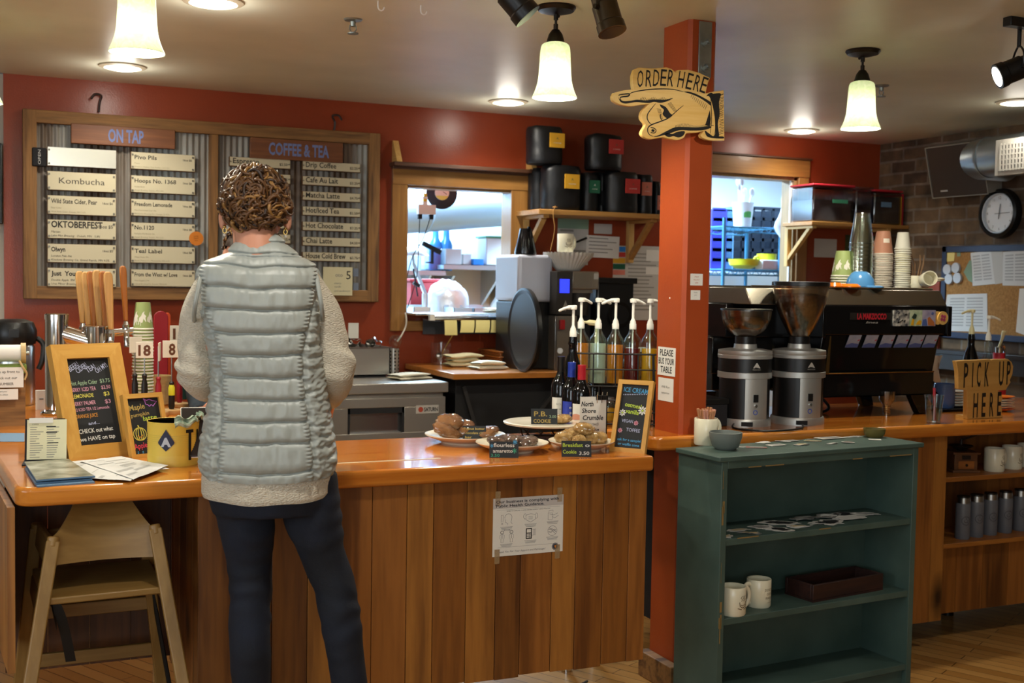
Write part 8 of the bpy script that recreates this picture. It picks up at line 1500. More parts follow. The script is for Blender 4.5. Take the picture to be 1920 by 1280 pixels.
for i, px in enumerate((1803, 1828, 1854, 1882, 1910, 1938)):
    y_ = 4.03+0.012*i; p = V((aY(px, 1030, y_).x, y_, S2)); lb = 'grey insulated bottle with a steel collar, %s on the lower counter shelf' % ('leftmost', 'second from the left', 'third from the left', 'fourth from the left', 'fifth from the left', 'sixth, outside the right edge')[i]
    if i == 5: continue
    if FL is None:
        R, Hh = 0.033, 0.165; FL = thing('insulated_bottle', lb, 'bottle', p, -0.42, 'grey insulated bottles'); b = MB().lathe([(0, 0), (R*0.95, 0), (R, 0.005), (R, Hh-0.006), (R*0.97, Hh), (0, Hh)], 'flask_grey', n=32)
        cv = lambda u, v: V(((R+0.0005)*math.cos(-PI/2+0.1+u/R), (R+0.0005)*math.sin(-PI/2+0.1+u/R), Hh*0.53+v))
        for r_ in (0.021, 0.0185):
            n_ = 36; vs = []; 
            for k in range(n_+1): a = 2*PI*k/n_; vs += [cv(r_*math.cos(a), r_*math.sin(a)), cv((r_-0.0012)*math.cos(a), (r_-0.0012)*math.sin(a))]
            b.add(vs, [(2*k, 2*k+1, 2*k+3, 2*k+2) for k in range(n_)], 'flask_print')
        for k in range(16): a = 2*PI*k/16; b.text('DOVETAILCAFEMARK'[k], (0, 0, 0), X3, Z3, 0.003, 'flask_print', fn=lambda u, v, a=a: cv(0.0265*math.sin(a)+u*math.cos(a), 0.0265*math.cos(a)-0.001+v))
        for P in ([(-0.009, 0.002), (-0.006, -0.008), (0.006, -0.008), (0.009, 0.002), (-0.009, 0.002)], [(-0.012, -0.010), (0.012, -0.010)], [(0, 0.005), (0.002, 0.009), (0, 0.013)]):
            for k in range(len(P)-1):
                (a1, b1), (a2, b2) = P[k], P[k+1]; dx, dy = a2-a1, b2-b1; l_ = math.hypot(dx, dy); nx, ny = -dy/l_*0.0009, dx/l_*0.0009; b.add([cv(a1+nx, b1+ny), cv(a1-nx, b1-ny), cv(a2-nx, b2-ny), cv(a2+nx, b2+ny)], [(0, 1, 2, 3)], 'flask_print')
        b.build('body', FL, smooth=40); MB().lathe([(0, Hh), (R*0.93, Hh), (R*0.90, Hh+0.026), (0, Hh+0.026)], 'steel', n=32).build('collar', FL); MB().lathe([(0, Hh+0.026), (R*0.86, Hh+0.026), (R*0.86, Hh+0.033), (0, Hh+0.034)], 'black_plastic', n=28).build('lid', FL)
    else: dup(FL, p, -0.42, lb)

# notice on the counter front
a, c_ = aY(925, 935, CY+0.028), aY(1057, 920, CY+0.028); zb_ = aY(925, 1044, CY+0.028).z; W_, H_ = c_.x-a.x, a.z-zb_
q = thing('health_notice', 'white printed public health notice taped to the plank front of the order counter', 'notice', (a.x+W_/2, CY+0.029, zb_)); O = V((-W_/2, -0.0009, 0)); yf = -0.0009
b = MB().box((-W_/2, -0.0008, 0), (W_/2, 0, H_), 'paper'); mat('band_grey', '#bdb8b4', 0.8); mat('dark_print', '#3a3a40', 0.8); mat('line_print', '#77767a', 0.8)
b.box((-W_/2, -0.0010, H_*0.82), (W_/2, -0.0008, H_), 'band_grey')
def T(s, u, v, h, w_, mm='dark_print', al='L', **kw): b.text(s, (-W_/2+W_*u, -0.0010, H_*v), X3, Z3, H_*h, mm, al=al, w=W_*w_, **kw)
T('Our business is complying with', 0.04, 0.915, 0.05, 0.89, bold=0.015); T('Public Health Guidance.', 0.04, 0.845, 0.05, 0.68, bold=0.015); T('STEPS TO ENSURE A SAFER ENVIRONMENT HERE INCLUDE:', 0.5, 0.765, 0.016, 0.62, 'dark_print', 'C')
T('Thank You For Your Support and Patronage!', 0.07, 0.06, 0.032, 0.68, 'line_print', shear=0.35)
rb = lambda P, w_=0.0011, m__='line_print', cl=False: b.ribbon([(W_*u, H_*v) for u, v in P], w_, O, X3, Z3, m__, 0.0003, cl)
rb([(0.05, 0.80), (0.95, 0.80)], 0.0006); rb([(0.07, 0.15), (0.93, 0.15)], 0.0006)
circ = lambda u, v, ru, rv, a0=0, a1=2*PI, n=16: [(u+ru*math.cos(a0+(a1-a0)*i/n), v+rv*math.sin(a0+(a1-a0)*i/n)) for i in range(n+1)]
rb([(0.115, 0.71), (0.115, 0.59), (0.14, 0.59), (0.14, 0.71), (0.115, 0.71)]); rb(circ(0.128, 0.56, 0.01, 0.012)); rb(circ(0.215, 0.665, 0.05, 0.06, -0.4, 3.4)); rb([(0.265, 0.64), (0.25, 0.58), (0.27, 0.55)]); rb([(0.168, 0.64), (0.175, 0.58), (0.21, 0.56), (0.2, 0.53)])
rb([(0.46, 0.68), (0.53, 0.70), (0.60, 0.68), (0.595, 0.60), (0.53, 0.555), (0.465, 0.60), (0.46, 0.68)]); rb(circ(0.45, 0.66, 0.022, 0.045, 0.8, 5.2)); rb(circ(0.61, 0.66, 0.022, 0.045, -2.2, 2.2))
for v in (0.65, 0.63, 0.61): rb([(0.50, v), (0.56, v)], 0.0008)
rb([(0.78, 0.57), (0.78, 0.69), (0.84, 0.69), (0.84, 0.57), (0.78, 0.57)]); rb([(0.79, 0.69), (0.79, 0.73), (0.85, 0.735), (0.85, 0.71)]); rb([(0.80, 0.67), (0.86, 0.65), (0.92, 0.68)]); rb([(0.84, 0.62), (0.88, 0.60), (0.93, 0.64)])
for u in (0.13, 0.26):
    rb(circ(u, 0.41, 0.022, 0.026), 0.0016, 'dark_print'); rb([(u-0.03, 0.36), (u, 0.385), (u+0.03, 0.36), (u+0.028, 0.30), (u+0.016, 0.30), (u+0.016, 0.235), (u-0.016, 0.235), (u-0.016, 0.30), (u-0.028, 0.30), (u-0.03, 0.36)]); rb([(u, 0.37), (u, 0.30)], 0.0018)
rb([(0.15, 0.445), (0.24, 0.445)]); rb([(0.165, 0.455), (0.15, 0.445), (0.165, 0.435)]); rb([(0.225, 0.455), (0.24, 0.445), (0.225, 0.435)])
b.box((-W_/2+W_*0.465, -0.0012, H_*0.265), (-W_/2+W_*0.55, -0.0010, H_*0.45), 'stk_black'); b.box((-W_/2+W_*0.478, -0.0014, H_*0.375), (-W_/2+W_*0.537, -0.0012, H_*0.435), 'paper')
for i in range(3):
    for j in range(3): b.box((-W_/2+W_*(0.478+0.021*i), -0.0014, H_*(0.285+0.027*j)), (-W_/2+W_*(0.493+0.021*i), -0.0012, H_*(0.303+0.027*j)), 'paper')
rb([(0.55, 0.43), (0.605, 0.43), (0.605, 0.325), (0.55, 0.325)]); rb([(0.582, 0.43), (0.582, 0.325)], 0.002)
rb(circ(0.845, 0.375, 0.066, 0.085, n=24)); rb([(0.79, 0.36), (0.83, 0.35), (0.86, 0.39), (0.90, 0.385)], 0.0018); rb([(0.79, 0.40), (0.84, 0.41), (0.88, 0.37), (0.90, 0.35)], 0.0018); rb([(0.80, 0.43), (0.89, 0.32)], 0.0014)
for u, v0 in ((0.19, 0.50), (0.53, 0.52), (0.845, 0.54), (0.19, 0.205), (0.53, 0.235), (0.845, 0.265)):
    for i, s in enumerate(('Xxxx xxx xxxxx xx xxx', 'xxxx xx xxxxxx xxx', 'xxxxxx xxx xxxx')): rb([(u-0.085+0.008*i, v0-0.02*i), (u+0.085-0.008*i, v0-0.02*i)], 0.0012)
b.cyl((-W_/2+W_*0.89, -0.0009, H_*0.095), (-W_/2+W_*0.89, -0.0013, H_*0.095), W_*0.048, 'line_print', n=28).cyl((-W_/2+W_*0.89, -0.0013, H_*0.095), (-W_/2+W_*0.89, -0.0015, H_*0.095), W_*0.034, 'dark_print', n=24).prism([(0, -0.006), (0.004, 0.004), (-0.004, 0.003)], V((-W_/2+W_*0.89, -0.0015, H_*0.095)), X3, Z3, 0.0002, 'orange_label')
b.build('sheet', q, smooth=0); mat('sticky_tape', '#b79a72', 0.2, alpha=0.45)
for u, v in ((0.06, 1.0), (0.94, 1.0), (0.06, 0.0), (0.92, 0.0)): MB().box((-W_/2+W_*u-0.008, -0.0016, H_*v-0.024), (-W_/2+W_*u+0.010, -0.0009, H_*v+0.024), 'sticky_tape').build('tape', q)

# left end of the counter: taps, cups, markers, airpot
q = thing('beer_tower', 'chrome two-column beer tower with a sloping cross tube at the left of the counter', 'beer tower', (0.275, 5.3, HC))
MB().lathe([(0, 0), (0.065, 0), (0.068, 0.006), (0.06, 0.014), (0.047, 0.02), (0.047, 0.40), (0.0, 0.40)], 'chrome', n=36).build('column', q); MB().lathe([(0.047, 0.40), (0.049, 0.40), (0.049, 0.42), (0.044, 0.424), (0, 0.424)], 'chrome', n=36).build('end_cap', q)
for a in range(4): MB().cyl((0.058*math.cos(a*PI/2+0.6), 0.058*math.sin(a*PI/2+0.6), 0.014), (0.058*math.cos(a*PI/2+0.6), 0.058*math.sin(a*PI/2+0.6), 0.022), 0.006, 'chrome', n=8).build('bolt', q)
MB().tube([(0.0, 0, 0.345), (0.14, -0.02, 0.30)], 0.040, 'chrome', 28).build('cross_tube', q); MB().lathe([(0, 0.24), (0.052, 0.24), (0.053, 0.37), (0.046, 0.374), (0, 0.374)], 'chrome', c=(0.155, -0.02, 0), n=36).build('tap_drum', q)
MB().lathe([(0, 0), (0.045, 0), (0.045, 0.24), (0, 0.24)], 'chrome', c=(0.155, -0.02, 0), n=32).build('column', q)
MB().cyl((0.20, 0.0, 0.34), (0.36, 0.0, 0.355), 0.016, 'chrome').build('side_arm', q)
wood('handle_oak', '#b98a4c', '#d1a566', 'z', 9, 0.4); wood('handle_amber', '#9a5a1e', '#b9752d', 'z', 9, 0.35)
def tap_handle(px, ytop, ybot, Yp, m_, lb, w_=0.038):
    tp, bt = aY(px-3, ytop, Yp), aY(px+3, ybot, Yp); q = thing('tap_handle', lb, 'tap handle', bt, 0, 'wooden tap handles'); d_ = tp-bt; L = d_.length; U = X3; W = d_.normalized()
    P = [(-w_*0.28, 0), (w_*0.28, 0), (w_*0.5, L*0.85), (w_*0.46, L*0.95), (w_*0.25, L), (-w_*0.25, L), (-w_*0.46, L*0.95), (-w_*0.5, L*0.85)]
    MB().prism(P, V((0, 0.012, 0)), U, W, 0.024, m_).build('paddle', q, bevel=0.006, seg=3); MB().tube([V((0, 0, 0)), V((0, 0, -0.015)), V((0, 0, -0.016)), V((0, 0, -0.04)), V((0, -0.012, -0.07))], [0.009, 0.013, 0.016, 0.014, 0.010], 'chrome', 16).cyl((0, 0.0, -0.045), (0, 0.05, -0.045), 0.011, 'chrome', n=12).tube([(0, -0.012, -0.05), (0, -0.03, -0.08), (0, -0.03, -0.11)], [0.012, 0.012, 0.010], 'chrome', 12).build('faucet', q)
for i, px in enumerate((152, 163, 173, 184, 196, 205)):
    tap_handle(px, (508, 509, 508, 506, 508, 509)[i], (606, 610, 612, 614, 616, 618)[i], 5.62-0.075*i, 'handle_amber' if i in (2, 4) else 'handle_oak', 'wooden beer tap handle in the clustered row, %s from the left' % ('first', 'second', 'third', 'fourth', 'fifth', 'sixth')[i])
tap_handle(233, 498, 602, 5.30, 'handle_amber', 'single dark amber tap handle right of the clustered row', 0.03)
cup_base = stack(268, 5.30, HC, 27, 0.0137, 0.031, 0.042, 0.118, 'cup_green', 'cup_white', 'topmost green paper cup with forest pattern on the tall stack by the chalkboard', 'green paper cup nested in the tall stack by the chalkboard', 'tall stack of green cups by the tap handles', 'pine')
p = aY(25, 700, 5.72); q = thing('airpot', 'steel coffee airpot with a black pump lid at the left edge', 'airpot', (p.x, 5.72, HC)); 
MB().lathe([(0, 0), (0.088, 0), (0.092, 0.008), (0.092, 0.26), (0.08, 0.28), (0, 0.28)], 'steel', n=40).build('body', q); MB().lathe([(0, 0.275), (0.094, 0.275), (0.10, 0.30), (0.10, 0.335), (0.085, 0.372), (0.05, 0.385), (0, 0.386)], 'black_plastic', n=40).box((-0.02, -0.15, 0.31), (0.02, -0.08, 0.345), 'black_plastic').build('pump_lid', q)
MB().tube(bez([(0.098, 0, 0.30), (0.125, -0.01, 0.27), (0.12, -0.02, 0.20), (0.105, -0.02, 0.16)], 6), 0.012, 'black_plastic', 10).build('carry_handle', q)
p = aY(18, 662, 4.95); q = thing('paper_roll_stand', 'wooden spool stand with a white paper roll at the left edge', 'paper roll', (p.x, 4.95, HC)); wood('spool', '#b79a66', '#cbb17f', 'x', 9, 0.5); hz_ = p.z-HC
MB().cyl((-0.055, 0, hz_), (0.04, 0, hz_), 0.033, 'paper', n=32).build('paper_roll', q); MB().cyl((0.04, 0, hz_), (0.058, 0, hz_), 0.04, 'spool', n=32).cyl((0.058, 0, hz_), (0.07, 0, hz_), 0.008, 'galvanised', n=10).build('spool_end', q); MB().cyl((-0.075, 0, hz_), (-0.057, 0, hz_), 0.04, 'spool', n=32).build('spool_end', q)
mat('green_felt', '#6f8034', 0.7); MB().box((-0.09, -0.05, hz_-0.075), (0.06, 0.05, hz_-0.045), 'green_felt').box((-0.085, -0.04, 0), (0.055, 0.04, hz_-0.075), 'barn_wood').build('stand', q)
for (x0, y0, x1, y1, lb, rows) in ((-30, 689, 44, 727, 'white handwritten card hanging below the paper roll at the left edge', ['come up front to', 'check out our', 'NUMBER']), (-30, 730, 34, 750, 'narrow white handwritten card below the first one at the left edge', ['leave your', 'name please'])):
    flat('note_card', x0, y0, x1, y1, 4.885, 'paper', lb, 'card', [(s, 0.55, 0.72-0.30*i, 0.13, 'ink', 'C', {}) for i, s in enumerate(rows)])
tag(MB().tube(bez([aY(36, 676, 4.89), aY(44, 690, 4.88), aY(50, 700, 4.89), aY(46, 712, 4.89)], 6), 0.004, 'spool', 6).build('twine'), 'loop of pale twine beside the hanging card at the left edge', 'twine')
p = aZ(76, 768, HC); tag(MB().box((p.x-0.02, p.y, HC), (p.x+0.025, p.y+0.02, HC+0.085), 'white_plastic').box((p.x-0.005, p.y-0.001, HC+0.045), (p.x+0.012, p.y, HC+0.049), 'ink').build('napkin_box', bevel=0.003), 'small white box standing just left of the beer tower foot', 'box')
# table number markers on screwdrivers
mat('marker_white', '#d5cfbd', 0.6); mat('number_brown', '#5a3218', 0.6); mat('drv_red', '#93202a', 0.4); mat('drv_black', '#16120f', 0.4); mat('drv_yellow', '#c9c22a', 0.4); wood('slab_round', '#a98452', '#c3a06c', 'x', 9, 0.6)
def marker(px, py, w_, h_, num, hy0, hy1, hm, Yp, lb, rz=0.0, band=None, grp='table number markers'):
    c_ = aY(px, py, Yp); k = ppm(c_); W_, H_ = w_/k, h_/k; q = thing('table_marker', lb, 'table marker', (c_.x, Yp, HC+0.022), rz, grp); zc = c_.z-HC-0.022; zh1 = aY(px, hy0, Yp).z-HC-0.022
    b = MB().box((-W_/2, -0.008, zc-H_/2), (W_/2, -0.002, zc+H_/2), 'marker_white')
    if num: b.text(num, (0, -0.0081, zc-H_*0.33), X3, Z3, H_*0.66, 'number_brown', w=W_*(0.72 if len(num) > 1 else 0.36), bold=0.03)
    b.build('number_card', q, bevel=0.001, smooth=0); MB().cyl((0, 0, zh1), (0, 0, zc+H_*0.3), 0.0028, 'steel', n=8).build('shaft', q)
    MB().lathe([(0, 0), (0.010, 0), (0.013, 0.01), (0.013, zh1*0.72), (0.008, zh1*0.86), (0.011, zh1*0.95), (0.007, zh1), (0, zh1)], hm, n=16).build('handle', q)
    if band: MB().lathe([(0.0135, zh1*0.5), (0.0138, zh1*0.55), (0.0138, zh1*0.78), (0.009, zh1*0.88)], band, n=16).build('handle_band', q)
    tag(MB().lathe([(0, 0), (0.04, 0), (0.043, 0.006), (0.043, 0.018), (0.039, 0.0215), (0, 0.0215)], 'slab_round', c=(c_.x, Yp, HC), n=24).build('wood_slice'), 'round wood slice under the table marker '+lb.split('marker ')[1], 'stand')
marker(337, 625, 36, 30, '16', 700, 745, 'drv_red', 5.42, 'screwdriver table marker numbered 16, behind the 8', 0.0)
marker(322, 654, 34, 32, '8', 715, 750, 'drv_black', 5.16, 'screwdriver table marker numbered 8, next to the sleeve of the customer', 0.05, 'drv_yellow')
marker(271, 656, 31, 30, '18', 700, 728, 'drv_black', 5.02, 'screwdriver table marker numbered 18, in front of the cup stack', -0.12)
marker(297, 659, 30, 34, '', 706, 740, 'drv_red', 5.10, 'screwdriver table marker turned edge-on, between 18 and 8', 1.35)
marker(253, 646, 26, 30, '', 700, 728, 'drv_black', 5.14, 'screwdriver table marker half hidden left of the number 18', 0.5)
for (px, y0, w_, Yp, m_, lb, rz) in ((302, 583, 26, 5.78, 'drv_red', 'tall dark red rounded board behind the table markers', 0), (313, 586, 14, 5.84, 'machine_orange', 'tall orange rounded board just behind the red one', 0), (352, 586, 28, 5.75, 'board_green', 'dark green rounded board partly behind the sleeve of the customer', 0)):
    if m_ == 'machine_orange' and m_ not in MATS: mat(m_, '#c9491c', 0.45)
    if m_ == 'board_green': mat(m_, '#12332c', 0.5)
    p = aY(px, y0, Yp); k = ppm(p); W_ = w_/k; H_ = p.z-HC
    P = [(-W_/2, 0), (W_/2, 0), (W_/2, H_-W_*0.45)]+[(W_/2*math.cos(a), H_-W_*0.45+W_*0.45*math.sin(a)) for a in [PI*i/8 for i in range(1, 8)]]+[(-W_/2, H_-W_*0.45)]
    tag(MB().prism(P, (p.x, Yp, HC), X3, Z3, -0.012, m_).build('chopping_board', bevel=0.003), lb, 'board')
tag(MB().lathe([(0, 0), (0.05, 0), (0.055, 0.006), (0.058, 0.13), (0.06, 0.135), (0.055, 0.135), (0.05, 0.01), (0, 0.008)], 'spool', c=(aY(298, 700, 5.55).x, 5.55, HC), n=10).build('wicker_pot'), 'pale woven pot behind the table markers', 'pot')
# people
mat('skin', '#c98f74', 0.5, nz=(9, '#c08468', 3)); mat('denim', '#070b14', 0.85, nz=(6, '#0e1626', 5), bump=(300, 0.15)); mat('vest_nylon', '#9a9e98', 0.42, bump=(26, 0.12)); mat('knit', '#d6cdba', 0.95, bump=(150, 0.9, (1, 1, 2.4)))
mat('hair_dark', '#2e1c0f', 0.5); mat('hair_mid', '#57381b', 0.45); mat('hair_gold', '#8a6434', 0.42); mat('shoe_dark', '#1b1a1c', 0.6); mat('shirt_dark', '#27313a', 0.9); mat('apron_black', '#16161a', 0.85)
def fuse(mb, vox, sm=4, disp=None):
    """one continuous skin grown over overlapping limbs"""
    me = bpy.data.meshes.new('f'); me.from_pydata(mb.v, [], mb.f); o = bpy.data.objects.new('f', me); COL.objects.link(o)
    r = o.modifiers.new('r', 'REMESH'); r.mode = 'VOXEL'; r.voxel_size = vox; s = o.modifiers.new('s', 'SMOOTH'); s.factor = 0.5; s.iterations = sm
    m2 = bpy.data.meshes.new_from_object(o.evaluated_get(bpy.context.evaluated_depsgraph_get()))
    vs = [(v.co.copy(), v.normal.copy()) for v in m2.vertices]; fs = [tuple(p.vertices) for p in m2.polygons]
    bpy.data.objects.remove(o); bpy.data.meshes.remove(me); bpy.data.meshes.remove(m2)
    return [c+n*disp(c, n) if disp else c for c, n in vs], fs
def rings(b, R, m, n=40, k=6, e=2.0):
    """closed loft through (x, y, z, half-width, half-depth) sections"""
    P = []
    for i in range(len(R)-1):
        for j in range(k): t = j/k; P.append([R[i][q]*(1-t)+R[i+1][q]*t for q in range(5)])
    P.append(list(R[-1])); vs = []
    for x, y, z, a, c in P:
        for j in range(n): an = 2*PI*j/n; co, si = math.cos(an), math.sin(an); rr = (abs(co)**e+abs(si)**e)**(-1/e); vs.append(V((x+a*rr*co, y+c*rr*si, z)))
    N = len(P); fs = [(i*n+j, i*n+(j+1) % n, (i+1)*n+(j+1) % n, (i+1)*n+j) for i in range(N-1) for j in range(n)]+[tuple(range(n-1, -1, -1)), tuple((N-1)*n+j for j in range(n))]
    return b.add(vs, fs, m)
def limb(b, pts, rad, m, n=20):
    P = bez(pts, 6); Rr = bez([(r_, 0, 0) for r_ in rad], 6); return b.tube(P, [v.x for v in Rr], m, n)
def hand(b, w, d, up, side):
    """palm, four unequal curled fingers and a thumb leaving the side of the palm"""
    d = V(d).normalized(); up = V(up); s = d.cross(up).normalized(); n_ = s.cross(d); w = V(w)
    b.tube([w-d*0.03, w, w+d*0.04, w+d*0.085, w+d*0.105], [0.028, 0.029, 0.042, 0.044, 0.036], 'skin', 16, ry=[0.022, 0.02, 0.018, 0.016, 0.012])
    for i, (o, l) in enumerate(((-0.033, 0.066), (-0.011, 0.082), (0.012, 0.086), (0.034, 0.076))):
        p = w+d*0.092+s*o; b.tube([p-d*0.03, p, p+d*l*0.4-n_*0.006, p+d*l*0.75-n_*0.022, p+d*l*0.92-n_*0.042], [0.011, 0.0115, 0.0105, 0.0098, 0.0078], 'skin', 10)
    p = w+d*0.03+s*0.034*side; b.tube([p-s*0.02*side, p+s*0.014*side+d*0.02-n_*0.006, p+s*0.026*side+d*0.055-n_*0.014, p+s*0.024*side+d*0.085-n_*0.022], [0.015, 0.0135, 0.0115, 0.009], 'skin', 10)
def head(b, hc, tilt):
    """skull with brow, nose, lips, chin and ears; returns the head frame"""
    M = Matrix.Translation(hc) @ Matrix.Rotation(-tilt, 4, 'X')
    b.ball((0, 0, 0), (0.080, 0.102, 0.092), 'skin', 28, 18, M).ball((0, 0.035, -0.065), (0.062, 0.066, 0.075), 'skin', 24, 14, M).ball((0, 0.075, -0.118), (0.03, 0.026, 0.022), 'skin', 14, 10, M)
    b.tube([M @ V((0, 0.088, -0.005)), M @ V((0, 0.116, -0.038)), M @ V((0, 0.108, -0.050))], [0.010, 0.017, 0.013], 'skin', 12); b.ball((0, 0.098, -0.075), (0.022, 0.012, 0.009), 'skin', 12, 8, M)
    for s in (-1, 1): b.ball((s*0.030, 0.086, 0.012), (0.026, 0.016, 0.010), 'skin', 12, 8, M); b.ball((s*0.088, -0.012, -0.032), (0.012, 0.020, 0.036), 'skin', 14, 10, M)
    return M
def face_parts(q, M):
    mat('eye_white', '#ddd8d0', 0.2); mat('lip', '#a5594f', 0.5)
    for s in (-1, 1): MB().ball((s*0.030, 0.090, -0.010), (0.013, 0.012, 0.009), 'eye_white', 12, 8, M).ball((s*0.030, 0.101, -0.010), (0.005, 0.003, 0.005), 'hair_dark', 10, 6, M).build('eye', q)
    MB().ball((0, 0.107, -0.074), (0.021, 0.005, 0.004), 'lip', 12, 8, M).ball((0, 0.106, -0.080), (0.018, 0.005, 0.004), 'lip', 12, 8, M).build('lips', q)
K = 673.5
def L(px, py, y=0.0): k = K*(1-0.28*y); return V(((px-500)/k, y, 1.61-(py-519)/k))
lad = thing('person', 'woman seen from behind at the counter in a grey-green quilted vest and jeans', 'person', (0.713, 3.25, 0), math.radians(-12.4))
LEGS = (([L(452, 900), L(466, 985), L(471, 1050, 0.01), L(474, 1120, 0.0), L(472, 1200, -0.015), L(477, 1290, -0.012), L(482, 1420), L(486, 1540)], [0.085, 0.078, 0.065, 0.059, 0.0595, 0.053, 0.046, 0.044]),
        ([L(572, 900), L(592, 985), L(611, 1050, 0.0), L(632, 1115, -0.01), L(645, 1190, -0.03), L(659, 1285, -0.035), L(676, 1420, -0.03), L(690, 1540, -0.02)], [0.09, 0.079, 0.063, 0.060, 0.056, 0.052, 0.047, 0.045]))
ARMS = (([L(418, 528, 0.03), L(385, 588, 0.035), L(377, 650, 0.03), L(376, 690, 0.025), L(386, 716, 0.10), L(398, 727, 0.20), L(402, 729, 0.25)], 1), ([L(556, 526, 0.03), L(598, 588, 0.035), L(617, 650, 0.03), L(625, 692, 0.025), L(623, 722, 0.10), L(616, 744, 0.22), L(612, 750, 0.27)], -1))
HCt = V((-0.033, 0.05, 1.795)); b = MB(); HM = head(b, HCt, math.radians(26))
limb(b, [V((-0.026, -0.03, 1.55)), V((-0.028, -0.022, 1.66)), V((-0.032, 0.01, 1.76))], [0.066, 0.058, 0.058], 'skin')
rings(b, [(0.012, 0, 1.02, 0.14, 0.10), (0.012, 0, 1.05, 0.155, 0.105), (0.0, 0, 1.22, 0.125, 0.095), (-0.015, 0, 1.42, 0.15, 0.1), (-0.02, 0, 1.56, 0.14, 0.08), (-0.025, -0.01, 1.62, 0.08, 0.06)], 'skin')
for P, R_ in LEGS: limb(b, P, [r_*0.82 for r_ in R_], 'skin')
for P, sd in ARMS: limb(b, P, [0.05, 0.044, 0.04, 0.04, 0.038, 0.031, 0.027], 'skin')
hand(b, ARMS[0][0][-1], (0.12, 1, -0.12), Z3, 1); hand(b, ARMS[1][0][-1], (-0.10, 1, -0.22), Z3, -1)
vs, fs = fuse(b, 0.0058, 3); MB().add(vs, fs, 'skin').build('body', lad, smooth=180); face_parts(lad, HM)
# jeans
b = MB(); rings(b, [(0.02, 0.0, 0.955, 0.165, 0.115), (0.018, -0.002, 1.0, 0.176, 0.125), (0.012, 0, 1.06, 0.176, 0.122), (0.005, 0, 1.10, 0.17, 0.118)], 'denim')
for P, R_ in LEGS: limb(b, P, R_, 'denim', 24)
kn = 1.61-(1130-519)/K
def crease(c, n):
    a = math.exp(-((c.z-kn)/0.10)**2)+0.55*math.exp(-((c.z-0.93)/0.09)**2)+0.06; w_ = math.sin(c.z*105+6*noise.noise(c*7)+3*c.x*8)
    return 0.005*a*w_*max(0, 0.35+noise.noise(V((c.x*11, c.y*11, c.z*7))))+0.006*noise.noise(c*11)
vs, fs = fuse(b, 0.0065, 3, crease); MB().add(vs, fs, 'denim').build('jeans', lad, smooth=180)
# sweater: hem below the vest and two sleeves
b = MB(); hem = [(0.006, 0.0, L(0, 925).z, 0.176, 0.128), (0.006, 0, L(0, 918).z, 0.180, 0.131), (0.006, 0, L(0, 890).z, 0.180, 0.132), (0.006, 0, L(0, 850).z, 0.172, 0.125), (0.0, 0, L(0, 760).z, 0.15, 0.11)]
rings(b, hem, 'knit', n=72, e=2.3); b.f = b.f[:-2]; b.m = b.m[:-2]
for i, v in enumerate(b.v): b.v[i] = v+V((0, 0, -0.012*(v.y < 0)*(1-((v.x)/0.18)**2)+0.002*math.sin(v.x*40)))
b.build('sweater', lad, smooth=60)
for j, (P, sd) in enumerate(ARMS):
    b = MB(); limb(b, P[:6], [0.064, 0.060, 0.056, 0.060, 0.051, 0.040], 'knit', 28)
    def fold(c, n): a = math.exp(-((c.z-1.38)/0.07)**2); return 0.005*a*math.sin(c.z*95+c.x*40+4*noise.noise(c*9))+0.004*noise.noise(c*13)
    vs, fs = fuse(b, 0.006, 3, fold); MB().add(vs, fs, 'knit').build('sleeve', lad, smooth=180)
# quilted vest
VR = [(437, 459, 523, 0.050, 0.012), (446, 446, 530, 0.062, 0.008), (456, 437, 538, 0.070, 0.004), (466, 430, 549, 0.076, 0.0), (475, 424, 560, 0.080, -0.004), (483, 404, 574, 0.086, -0.004), (491, 386, 588, 0.094, -0.002), (500, 375, 596, 0.102, 0), (514, 371, 599, 0.110, 0), (540, 373, 598, 0.118, 0), (575, 377, 598, 0.122, 0), (620, 384, 600, 0.122, 0), (660, 391, 604, 0.118, 0), (700, 396, 609, 0.116, 0), (740, 395, 616, 0.120, 0), (780, 387, 623, 0.127, 0), (820, 380, 629, 0.135, 0), (855, 376, 633, 0.139, 0), (872, 377, 633, 0.139, 0), (886, 385, 626, 0.134, 0)]
SEAM = [437, 456, 476, 495, 534, 573, 616, 656, 696, 736, 776, 815, 867, 887]
def interp(y, k):
    for i in range(len(VR)-1):
        if VR[i][0] <= y <= VR[i+1][0]: t = (y-VR[i][0])/(VR[i+1][0]-VR[i][0]); return VR[i][k]*(1-t)+VR[i+1][k]*t
    return VR[-1][k]
def seamx(y): # vertical seams of the back panel, in photo columns
    T_ = [(437, 300, 760), (500, 374, 597), (575, 380, 586), (618, 399, 575), (657, 412, 569), (699, 418, 569), (770, 419, 577), (817, 414, 585), (887, 410, 589)]
    for i in range(len(T_)-1):
        if T_[i][0] <= y <= T_[i+1][0]: t = (y-T_[i][0])/(T_[i+1][0]-T_[i][0]); return [T_[i][k]*(1-t)+T_[i+1][k]*t for k in (1, 2)]
    return T_[-1][1:]
